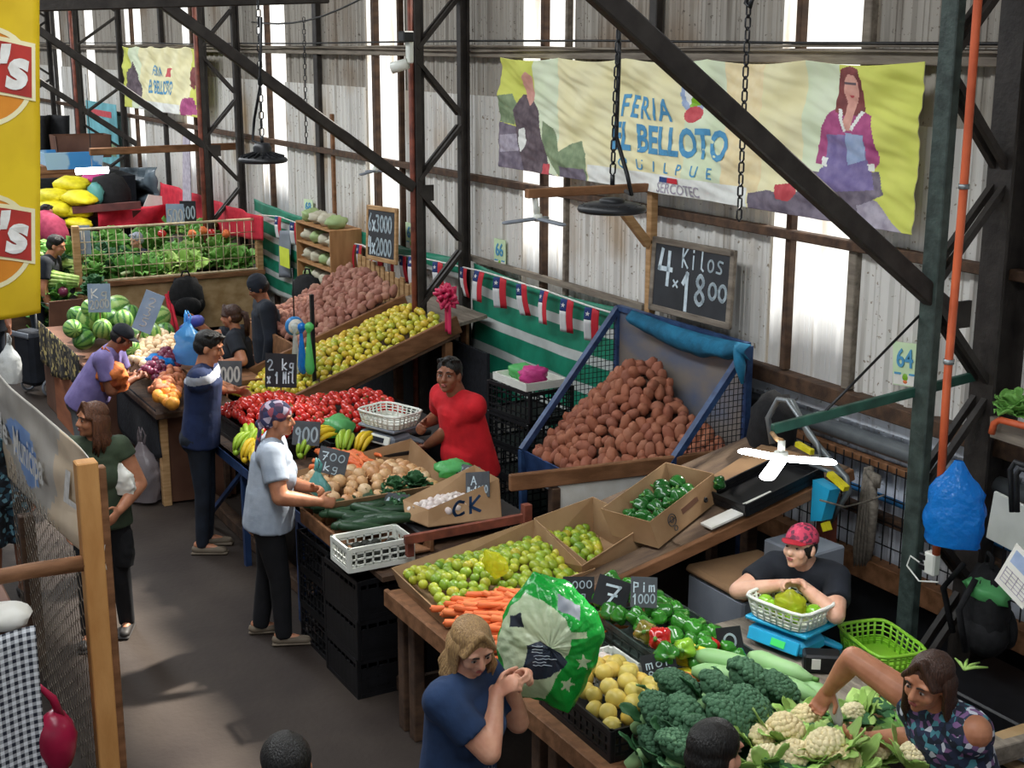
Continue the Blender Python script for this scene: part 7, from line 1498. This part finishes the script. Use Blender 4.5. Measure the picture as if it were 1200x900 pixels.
# bags held and hung
p = P(222, 425, 'z', 1.12); one(bag_mb(None, .3, .36, .2, 6, .2), 'carrier_bag', 'bag_blue2', 'pale blue carrier bag of onions held out by the saleswoman', 'bag', p, (0, 0, .4))
gl = P(229, 376, 'z', 1.44); b = MB(); b.cone((0, 0, 0), (-.05, -.06, -.02), .05, .055, 12); b.cone((-.05, -.06, -.02), (-.09, -.12, -.06), .045, .03, 10, True, .6); one(b, 'rubber_glove', 'glove_blue', 'violet blue glove on the outstretched hand of the saleswoman', 'glove', gl+V((.0, .03, 0)))
bo = P(133, 455, 'z', .95); one(bag_mb(None, .34, .3, .22, 7, .3), 'shopping_bag', 'bag_orange', 'orange patterned shopping bag on the arm of the man in lavender', 'bag', bo, (.2, 0, .5))
p = P(170, 588, 'z', 0); one(bag_mb(None, .34, .5, .26, 8, .15), 'carrier_bag', 'bag_clear2', 'see-through carrier bag with dark goods on the floor by the dark cloth', 'bag', p+V((0, 0, .03)), (0, 0, .5)); one(lump((.13, .1, .15), .2, 2, 4), 'dark_goods', 'card_slate', 'dark goods inside the see-through carrier bag', 'goods', p+V((0, 0, .19)))
one(bag_mb(None, .2, .2, .08, 4, .25, handles=False), 'folded_bag', 'paper', 'white folded bag over the arm of the woman in green', 'bag', P(143, 578, 'z', 1.0), (0, 0, .6)); one(bag_mb(None, .2, .3, .12, 3, .2), 'carrier_bag', 'bag_teal', 'turquoise plastic bag held by the woman in the headscarf', 'bag', P(374, 602, 'z', .8), (0, 0, .4))
b = MB(); b.tube([V((-8.12, 2.5, 1.32))+V(q) for q in ((-.10, -.14, -.04), (-.15, .0, .0), (-.1, .13, .02), (-.02, .17, -.2), (.1, .12, -.38))], .014, 6); 
one(bag_mb(None, .22, .34, .14, 9, .12), 'shoulder_bag', 'black_cloth', 'black shoulder bag hanging beside the woman in green', 'bag', P(143, 660, 'z', .5), (0, 0, .4))
# salad stall behind a cream wire panel
t = thing('salad_stall', 'plywood fronted salad stall with a cream wire panel on top', 'stall', (-16.4, 4.4, 0)); O = V(t.location)
b = MB(); b.box((.0, 0, .68), (.03, 2.25, .64)); b.build('front_panel', 'plywood', t); b = MB(); b.box((0.02, 0, 1.0), (.08, 2.3, .06), b=.005); b.build('top_rail', 'wood_mid', t); b = MB(); b.box((-1.3, 0, .9), (2.5, 2.2, .03)); b.build('bed', 'wood_dark', t)
for y in (-1.1, 1.1):
    b = MB(); b.box((0, y, .85), (.08, .08, 1.7), b=.005); b.build('post', 'wood_pale', t)
    b = MB(); b.box((-2.5, y, .45), (.08, .08, .9)); b.build('post', 'wood_mid', t)
b = MB(); b.tube([(.02, -1.1, 1.04), (.02, -1.1, 1.66), (.02, 1.1, 1.66), (.02, 1.1, 1.04)], .018, 6, closed=True)
for i in range(1, 24): b.tube([(.02, -1.1+2.2*i/24, 1.04), (.02, -1.1+2.2*i/24, 1.66)], .005, 5)
for i in range(1, 4): b.tube([(.02, -1.1, 1.04+.62*i/4), (.02, 1.1, 1.04+.62*i/4)], .005, 5)
b.build('wire_panel', 'cream_wire', t)
r = random.Random(8); hole = V((-17.6, P(160, 282, 'x', -17.6).y, 0)); pro = [lettuce(.2, m, i, 15, .7) for i, m in enumerate(('leaf', 'leaf', 'leaf_pale', 'leaf_dark'))]; used = set()
names = ('green', 'green', 'pale', 'dark green')
for i in range(64):
    u, v = r.random(), r.random()
    if (V((-16.6-1.9*v, 3.45+1.95*u, 0))-hole).length < .35: continue
    k = 3 if u < .3 and r.random() < .7 else r.choice((0, 0, 1, 2)); o = pro[k] if k not in used else dup(pro[k]); used.add(k); o.location = (-16.6-1.9*v, 3.45+1.95*u, 1.03+.36*v*(.12+u*.75)+r.uniform(0, .05)); o.rotation_euler = (r.uniform(-.3, .3), r.uniform(-.1, .6), r.uniform(0, 6)); o['label'] = names[k]+' leafy lettuce packed behind the cream wire panel'; o['group'] = names[k]+' lettuces in the salad stall'
for k in range(4):
    if k not in used: bpy.data.objects.remove(pro[k])
for i, (x, y) in enumerate(((140, 318), (150, 320), (165, 318), (172, 316), (180, 314))): b = MB(); b.tube([(0, -.1, 0), (0, .1, .02)], [.02, .03], 8); one(b, 'leek', 'leaf_white', 'white leek stalk lying low behind the cream wire panel', 'leek', P(x, y, 'z', 1.08), (0, 0, .5*i), 'leeks')
for i, (x, y) in enumerate(((238, 258), (248, 261), (265, 262), (190, 262), (225, 262))): o = proto('radish_bunch', 'pepper_red' if i % 2 else 'carrot', lump((.05, .05, .05), .3, 3, i), 'vegetable'); o.location = P(x, y+12, 'z', 1.5); o['label'] = ('red' if i % 2 else 'orange')+' roots among the lettuces of the salad stall'; o['group'] = ('red' if i % 2 else 'orange')+' roots in the salad stall'
card('white price card at the back of the salad stall', P(206, 264, 'z', 1.6), -30, (.22, .26), ['500'], 'card_blue', 0, 'chalk_white'); card('dark price card at the back of the salad stall', P(221, 260, 'z', 1.6), -30, (.2, .26), ['800'], 'card_black', 0)
backpack('black backpack hanging on the plywood front of the salad stall', P(220, 372, 'x', -16.2), 1.4, 'black_cloth', .44, .52, .22)
b = MB(); b.tube([P(195, 345, 'x', -16.3), P(205, 392, 'x', -16.0)], .022, 8); b.tube([P(198, 342, 'x', -16.32), P(209, 390, 'x', -15.9)], .018, 8); one(b, 'red_stick', 'red_cloth', 'two red sticks leaning on the plywood front', 'stick')
b = MB(); b.slab([P(58, 386, 'x', -15.3), P(97, 384, 'x', -15.3), P(97, 350, 'x', -15.3), P(58, 354, 'x', -15.3)], .03); one(b, 'brown_board', 'board_brown', 'dark brown panel before the celery', 'panel')
# celery, chard and greens at the corner
def celery(seed):
    b = MB(); r = random.Random(seed)
    for k in range(11): a = k*.57; d = V((1, .22*math.cos(a), .22*math.sin(a))); b.tube([V((0, .04*math.cos(a), .04*math.sin(a))), V((.2, .06*math.cos(a), .06*math.sin(a))), V((.42, .1*math.cos(a), .1*math.sin(a)))], [.022, .02, .013], 6, 0); leaf_mb(b, (.4, .1*math.cos(a), .1*math.sin(a)), d, (0, 0, 1), .22, .06, .4, .5, 1, k+seed)
    o = b.build('celery', ['celery', 'leaf']); return tag(o, 'celery', 'celery')
cel = celery(1)
for i, (x, y, z) in enumerate(((82, 305, 1.2), (90, 312, 1.2), (98, 318, 1.15), (84, 322, 1.1), (92, 330, 1.1), (78, 314, 1.15), (100, 328, 1.05), (88, 299, 1.25), (76, 330, 1.05), (96, 306, 1.22))): o = cel if i == 0 else dup(cel); o.location = P(x, y, 'z', z); o.rotation_euler = (i*.7, -.15, -2.2+.3*math.sin(i*2)); o['label'] = 'pale green celery bunch stacked at the corner stall'; o['group'] = 'celery bunches'; o.scale = (1.1,)*3
for i, (x, y, z) in enumerate(((60, 330, 1.0), (66, 345, .95), (56, 350, .9), (72, 298, 1.3), (66, 312, 1.2), (54, 366, .7), (58, 382, .55), (52, 392, .4), (64, 300, 1.2), (112, 318, 1.15), (110, 332, 1.1), (114, 304, 1.25), (106, 342, 1.0))):
    o = lettuce(.2, ('leaf_dark', 'leaf')[i % 2], 50+i, 13, .8, 'chard_bunch'); o.location = P(x, y, 'z', z); o.scale = (.6,)*3 if x > 100 else (1,)*3; o['category'] = 'greens'; o['label'] = ('dark' if i % 2 == 0 else 'mid')+' green leafy bunch around the celery'; o['group'] = ('dark' if i % 2 == 0 else 'mid')+' green bunches'
b = MB(); b.box((-17.6, 2.78, .45), (1.6, .86, .9)); one(b, 'greens_counter', 'wood_dark', 'dark counter under the celery and greens', 'counter')
one(lump((.07, .06, .06), .2, 3, 2), 'beetroot', 'red_onion', 'dark red beetroot below the celery', 'vegetable', P(74, 342, 'z', 1.0)); card('white price card stuck in the celery', P(97, 298, 'z', 1.35), -20, (.2, .34), ['1', '0'], 'card_blue', 0, 'chalk_white'); card('white price card low among the dark greens', P(63, 346, 'z', .95), -20, (.14, .24), ['5'], 'card_blue', 0, 'chalk_white')
# far stall: maroon stand, yellow sacks, boxes, red cloths
t = thing('maroon_stand', 'maroon painted timber stand behind the salad stall', 'stand', P(105, 290, 'z', .6)); O = V(t.location)
for a, c, w in (((70, 268, 1.1), (125, 244, 1.45), .12), ((85, 246, 1.45), (165, 240, 1.5), .1), ((85, 280, .9), (120, 280, .9), .3)): b = MB(); b.beam(P(a[0], a[1], 'z', a[2])-O, P(c[0], c[1], 'z', c[2])-O, .1, w); b.build('rail', 'maroon_wood', t)
for x in (88, 118, 160): p = P(x, 262, 'z', 1.2); b = MB(); b.box((p.x-O.x, p.y-O.y, .7-O.z), (.12, .12, 1.4)); b.build('post', 'maroon_wood', t)
for i, (x, y, z, s) in enumerate(((84, 216, 1.75, 1), (94, 232, 1.6, .95), (62, 230, 1.6, 1), (66, 244, 1.45, 1), (92, 248, 1.4, .8), (92, 262, 1.25, .75))): one(lump((.3*s, .26*s, .12*s), .22, 2.4, i), 'yellow_sack', 'yellow_sack', 'full yellow plastic sack, %s of the far stacks' % ('topmost', 'second from the top', 'topmost of the darker side', 'lower one of the darker side', 'upper one under the maroon rail', 'lowest one under the maroon rail')[i], 'sack', P(x, y, 'z', z), (0, .1*(i % 2), .4))
one(lump((.3, .22, .1), .3, 2.4, 9), 'pink_sack', 'pink_sack', 'pink sack under the glowing tube lamp', 'sack', P(113, 210, 'z', 1.8)); one(lump((.14, .12, .16), .3, 2.4, 3), 'teal_bag', 'bag_teal', 'teal bag beside the yellow sacks', 'bag', P(112, 227, 'z', 1.65)); one(lump((.3, .3, .3), .25, 2, 2), 'black_sack', 'black_cloth', 'black sack beside the far lattice column', 'sack', P(128, 228, 'z', 1.6))
p = P(62, 205, 'z', 1.8); b = MB(); b.box((0, 0, 0), (.9, .7, .35), b=.01)
for k in range(3): b.box((.46, 0, -.11+.11*k), (.02, .72, .09))
one(b, 'wooden_box', 'wood_mid', 'brown slatted wooden box high on the far stall', 'box', p)
p = P(82, 186, 'z', 2.05); q = V((.35, 0, 0)); carton('blue and white cardboard box on top of the wooden box', [p+V(d) for d in ((-.3, -.4, -.12), (.3, -.4, -.12), (.3, .4, -.12), (-.3, .4, -.12))], [p+V(d) for d in ((-.34, -.44, .12), (.34, -.44, .12), (.34, .44, .12), (-.34, .44, .12))], .012, 'box_blue')
p = P(88, 172, 'z', 2.2); carton('brown cardboard box behind the blue and white box', [p+V(d) for d in ((-.3, -.3, -.15), (.2, -.3, -.15), (.2, .5, -.15), (-.3, .5, -.15))], [p+V(d) for d in ((-.3, -.32, .18), (.2, -.32, .18), (.2, .52, .18), (-.3, .52, .18))], .012, 'board_brown')
b = MB(); b.box((p.x-.1, p.y-.1, .9), (1.8, 1.6, 1.8)); one(b, 'dark_shelving', 'dark_cloth', 'dark covered shelving under the far boxes', 'shelving')
b = MB(); b.sheet(lambda u, v: P(42+38*u, 135+55*v, 'x', -24)+V((.15*math.sin(u*9), 0, 0)), 20, 10, thick=.01); one(b, 'black_tarp', 'black_cloth', 'black cloth hung up at the far end behind the boxes', 'cloth')
a_, c_ = P(113, 241, 'x', -20.2), P(196, 238, 'x', -20.2); a2, c2 = P(115, 268, 'x', -20.2), P(196, 264, 'x', -20.2)
b = MB(); b.sheet(lambda u, v: lerp(lerp(a_, c_, u), lerp(a2, c2, u), v)+V((.05*math.sin(u*9+v*3), 0, -.05*math.sin(u*PI)*(1-v))), 24, 8, thick=.006); one(b, 'red_cloth', 'red_cloth', 'short red cloth hung level above the salad stall', 'cloth')
b = MB(); b.sheet(lambda u, v: P(188+118*u, lerp(lerp(213, 254, u), lerp(262, 282, u), v), 'y', 5.45)+V((0, -.03*math.sin(u*30), 0)), 50, 8, thick=.006); one(b, 'red_cloth', 'red_cloth', 'long red cloth covering the wall beside the salad stall', 'cloth')
b = MB(); b.sheet(lambda u, v: P(148+44*u, 196+48*v, 'y', 5.5)+V((0, -.25*noise.noise(V((u*4, v*4, 1)))-.1, 0)), 16, 12, thick=.01); one(b, 'grey_tarpaulin', 'tarp_grey', 'crumpled grey plastic sheet on the far wall', 'tarpaulin')
b = MB(); b.slab([P(168, 242, 'x', -20.5), P(192, 242, 'x', -20.5), P(190, 230, 'x', -20.5), P(174, 228, 'x', -20.5)], .02); one(b, 'paper_sheet', 'paper', 'cream sheet of paper standing behind the red cloth', 'paper')
b = MB(); b.slab([P(214, 240, 'y', 5.3), P(224, 240, 'y', 5.3), P(222, 160, 'y', 5.3), P(214, 160, 'y', 5.3)], .01); one(b, 'hanging_strip', 'ban_grey', 'long printed strip hanging by the third lattice column', 'strip')
one(lump((.35, .2, .2), .25, 2, 5), 'pink_bundle', 'pink_net', 'pink net bundle on the shoulder side of the far seller', 'bundle', P(60, 268, 'z', 1.25), (0, .6, .4))
# floor level at the yellow banner: white bag, trolley
one(bag_mb(None, .3, .4, .2, 5, .12), 'carrier_bag', 'paper_film', 'white carrier bag held below the yellow banner', 'bag', P(14, 447, 'z', .42), (0, 0, .3))
t = thing('shopping_trolley', 'black shopping trolley with two wheels standing in the aisle', 'trolley', P(42, 462, 'z', 0), .4); b = MB(); b.box((0, 0, .42), (.34, .26, .6), b=.05); b.build('bag', 'tee_black', t); b = MB(); b.sheet(lambda u, v: V((-.16+.32*u, -.14, .66+.06*v)), 4, 3, thick=.004); b.build('white_flap', 'grey_panel', t)
for s in (-1, 1): b = MB(); b.tube([V((s*.2, .05+.085*math.cos(a*.4), .1+.085*math.sin(a*.4))) for a in range(16)], .014, 6, closed=True); b.build('wheel', 'grey_panel', t)
b = MB(); b.tube([(-.14, .15, .1), (-.14, .17, 1.0), (.14, .17, 1.0), (.14, .15, .1)], .012, 6); b.build('frame', 'dark_metal', t)
# ------------------------------------------------------------------ fence with the white banner at the aisle's other side
FYB = 1.26; pt = P(100, 540, 'y', FYB); zt_ = pt.z; fx_ = pt.x
t = thing('banner_fence', 'timber and wire fence post frame carrying the white and blue banner', 'fence', (fx_, FYB, 0)); O = V(t.location)
b = MB(); b.box((0, 0, zt_/2), (.09, .10, zt_), b=.006); b.build('post', 'wood_orange', t); b = MB(); b.box((-.02, .07, zt_/2-.02), (.05, .045, zt_-.04), b=.006); b.build('post', 'wood_mid', t)
for x in (-1.9, -4.4): b = MB(); b.box((x, 0, zt_*.27), (.08, .09, zt_*.54), b=.006); b.build('post', 'wood_dark', t)
a, c = P(112, 663, 'y', FYB), P(0, 689, 'x', fx_); b = MB(); b.tube([V((0.0, .05, a.z)), V((0, -.3, a.z+.01)), V((0, -1.3, a.z-.02))], [.042, .04, .036], 8); b.build('cross_pole', 'wood_mid', t)
b = MB(); hx = .075
for i in range(34):
    for j in range(17):
        x = -.05-i*hx*.87; z = .05+j*hx*1.5/1.5*1.0+(hx*.5 if i % 2 else 0)
        if z < a.z-.05: b.tube([(x, -.02, z), (x-hx*.29, -.02, z+hx*.5)], .0022, 4, caps=False); b.tube([(x, -.02, z), (x-hx*.29, -.02, z-hx*.5)], .0022, 4, caps=False); b.tube([(x, -.02, z), (x+hx*.58, -.02, z)], .0022, 4, caps=False)
b.build('wire_netting', 'wood_grey', t)
T0, T1 = P(108, 543, 'y', FYB+.05), P(-90, 352, 'y', FYB+.05); B0, B1 = P(124, 668, 'y', FYB+.05), P(-90, 440, 'y', FYB+.05)
def wb(u, v):
    p = lerp(lerp(T0, T1, u), lerp(B0, B1, u), v); return p+V((0, .02*noise.noise(V((u*9, v*4, 3)))+.015*math.sin(u*14+v*3), -.12*math.sin(u*PI)*v))
def wm(u, v):
    n = noise.noise(V((u*5.5, v*1.7, 7)))
    return 1 if (n > .12 and .12 < v < .9) else (2 if n < -.25 else 0)
t = thing('white_banner', 'white and blue printed banner tied along the timber fence', 'banner', T0); b = MB(); b.sheet(wb, 90, 36, 0, .004, wm); b.xform(Matrix.Translation(-T0)); wbo = b.build('cloth', ['wb_white', 'wb_blue', 'wb_cream'], t)
Lw = (T1-T0).length; Lh = (B0-T0).length
for s, xa, ya, xb, yb2 in (('Municipa', 16, 486, 56, 538), ('Li', 74, 546, 100, 580), ('de', -6, 470, 8, 482)):
    pa, pb_ = P(xa, ya, 'y', FYB+.05), P(xb, yb2, 'y', FYB+.05); wl_ = abs(pa.x-pb_.x); b = text_mb(s, 1., 0, 0, 1, .2, .02)
    x0 = min(p.x for p in b.v); x1 = max(p.x for p in b.v); kx = wl_/(x1-x0); kz = .27
    for sgn in (-1, 1):
        o = MB(); pts = []
        for p in b.v:
            X = pa.x+(p.x-x0)*kx; u = (X-T0.x)/(T1.x-T0.x); zc = lerp(wb(u, .5).z, wb(u, .5).z, 0); y_ = wb(u, .5).y
            pts.append(V((X, y_+sgn*.016, zc+p.y*kz))-T0)
        o.add(pts, b.f); o.build('lettering', 'chalk_white', wbo)
# goods behind the fence
m = bpy.data.materials.new('gingham'); m.use_nodes = True; MATS['gingham'] = m; nt = m.node_tree; N = nt.nodes; L = nt.links; tc = N.new('ShaderNodeTexCoord'); sp = N.new('ShaderNodeSeparateXYZ'); L.new(tc.outputs['Object'], sp.inputs[0]); prev = None
for ax in ('Y', 'Z'):
    mu = N.new('ShaderNodeMath'); mu.operation = 'MULTIPLY'; mu.inputs[1].default_value = 170; L.new(sp.outputs[ax], mu.inputs[0]); sn = N.new('ShaderNodeMath'); sn.operation = 'SINE'; L.new(mu.outputs[0], sn.inputs[0]); g = N.new('ShaderNodeMath'); g.operation = 'GREATER_THAN'; g.inputs[1].default_value = 0; L.new(sn.outputs[0], g.inputs[0])
    if prev is None: prev = g
    else:
        ad = N.new('ShaderNodeMath'); ad.operation = 'ADD'; L.new(prev.outputs[0], ad.inputs[0]); L.new(g.outputs[0], ad.inputs[1]); hv = N.new('ShaderNodeMath'); hv.operation = 'MULTIPLY'; hv.inputs[1].default_value = .5; L.new(ad.outputs[0], hv.inputs[0]); cr = N.new('ShaderNodeValToRGB'); cr.color_ramp.elements[0].color = hexc('#1d2433'); cr.color_ramp.elements[1].color = hexc('#e3e6ea'); L.new(hv.outputs[0], cr.inputs[0]); L.new(cr.outputs[0], N['Principled BSDF'].inputs['Base Color'])
XG = -6.2; g0 = P(44, 738, 'x', XG); b = MB(); b.sheet(lambda u, v: V((XG-.04*math.sin(u*8)-.02, g0.y-.75*(1-u), g0.z-1.0*v)), 30, 14, thick=.004); one(b, 'gingham_cloth', 'gingham', 'black and white checked cloth hanging over a counter behind the fence', 'cloth')
b = MB(); b.box((XG-.58, g0.y-.45, g0.z/2-.02), (.9, .84, g0.z-.04), b=.01); one(b, 'side_counter', 'board_brown', 'counter under the checked cloth behind the fence', 'counter')
one(lump((.12, .12, .06), .2, 2.5, 3), 'paper_bundle', 'paper', 'white and pink bundle lying on the checked cloth', 'bundle', P(6, 722, 'x', XG-.15)); 
t = thing('red_handbag', 'shiny dark red handbag with a loop handle behind the fence', 'bag', P(66, 868, 'x', -6.3)); b = lump((.09, .1, .16), .15, 2, 3); b.build('body', 'bag_crimson', t); b = MB(); b.tube([(0, -.08, .1), (0, -.11, .22), (0, -.06, .3), (0, .0, .22), (0, .03, .12)], .02, 8); b.build('handle', 'bag_crimson', t)
# yellow banner hung near the camera
XB = -7.0; q0, q1 = P(47, -14, 'x', XB), P(47, 366, 'x', XB); wl = 1.1
def yb_(y, z):    # y from the right edge leftwards, z height
    return V((XB+.02*math.sin(y*9+z)+.012*noise.noise(V((y*6, z*2, 1))), lerp(q1.y, q0.y, (z-q1.z)/(q0.z-q1.z))-y, z))
t = thing('yellow_banner', 'hanging yellow advertising banner with red ribbon logos at the edge of the aisle', 'banner', (XB, q0.y, q1.z)); O = V(t.location)
b = MB(); b.sheet(lambda u, v: yb_(wl*u, lerp(q1.z-.03*math.sin(u*8)+.04*u, q0.z, v))-O, 30, 60, 0, .004); b.build('cloth', 'crisp_yellow', t)
for s in (.05, 1.05): b = MB(); b.tube([yb_(s, q0.z-.02)-O, V((XB, q0.y-s, 6.27))-O], .006, 5); b.build('cord', 'rope_grey', t)
for yc in (82, 276):
    c = P(5, yc, 'x', XB); zc = c.z; rr = .17; cy = lerp(q1.y, q0.y, (zc-q1.z)/(q0.z-q1.z))-c.y
    def disc(r0, r1, off, m, nm, zoff=0):
        b = MB(); b.sheet(lambda u, v: yb_(cy+.08+lerp(r0, r1, v)*math.cos(u*2*PI), zc+zoff+lerp(r0, r1, v)*1.05*math.sin(u*2*PI))-O+V((off, 0, 0)), 40, 3); b.build(nm, m, t)
    disc(.0, .2, .005, 'crisp_orange', 'sun_disc', -.03); disc(.2, .222, .007, 'crisp_cream', 'ring', -.03)
    def rib(k, off, m, nm):
        b = MB(); b.sheet(lambda u, v: yb_(cy-.125*k+.62*u, zc+(.028*math.sin((u-.1)*5)+(v-.5)*.235*k))-O+V((off, 0, 0)), 24, 6); b.build(nm, m, t)
    rib(1.14, .009, 'crisp_cream', 'ribbon_border'); rib(1., .012, 'crisp_red', 'ribbon')
    b = text_mb("ay's", .26, 0, 0, .95, .15, .012, 'RIGHT'); o = MB(); o.add([yb_(cy-.10-p.x, zc-.0+p.y)-O+V((.016, 0, 0)) for p in b.v], b.f); o.build('lettering', 'chalk_white', t)
# ------------------------------------------------------------------ daylight, added roof fill lamps and camera
w = bpy.data.worlds.new('sky'); SC.world = w; w.use_nodes = True
bg = w.node_tree.nodes['Background']; bg.inputs[0].default_value = (.84, .91, 1.0, 1); bg.inputs[1].default_value = .68
def lamp(name, kind, loc, rot, energy, **k):
    l = bpy.data.lights.new(name, kind); l.energy = energy
    for a, v in k.items(): setattr(l, a, v)
    o = bpy.data.objects.new(name, l); COL.objects.link(o); o.location = loc; o.rotation_euler = rot; return o
d = V((.25, -1, -1.25)).normalized()
lamp('sun', 'SUN', (0, 10, 10), d.to_track_quat('-Z', 'Y').to_euler(), 14, angle=math.radians(2.5), color=(1, .95, .86))
for k, x in enumerate((-3, -10, -17, -24, -31)):
    lamp('roof_fill', 'AREA', (x, 1.3, 6.2), (0, 0, 0), 255 if x > -15 else 360, shape='RECTANGLE', size=6.5, size_y=1.3, color=(.93, .97, 1))  # unseen area lamps added at roof height to brighten the hall
cam = bpy.data.cameras.new('camera'); co = bpy.data.objects.new('camera', cam); COL.objects.link(co); SC.camera = co
cam.sensor_width = 36; cam.sensor_fit = 'HORIZONTAL'; cam.lens = F/1200*36; cam.clip_start = .05; cam.clip_end = 200
co.matrix_world = Matrix((CR, CU, -CD)).transposed().to_4x4() ; co.location = (0, 0, EYE)
SC.view_settings.view_transform = 'Standard'; SC.view_settings.look = 'None'; SC.view_settings.gamma = 1; SC.view_settings.use_curve_mapping = False
SC.view_settings.exposure = 0.0
SC.cycles.use_denoising = True; SC.cycles.max_bounces = 8; SC.cycles.transparent_max_bounces = 16
SC.cycles.sample_clamp_indirect = 6
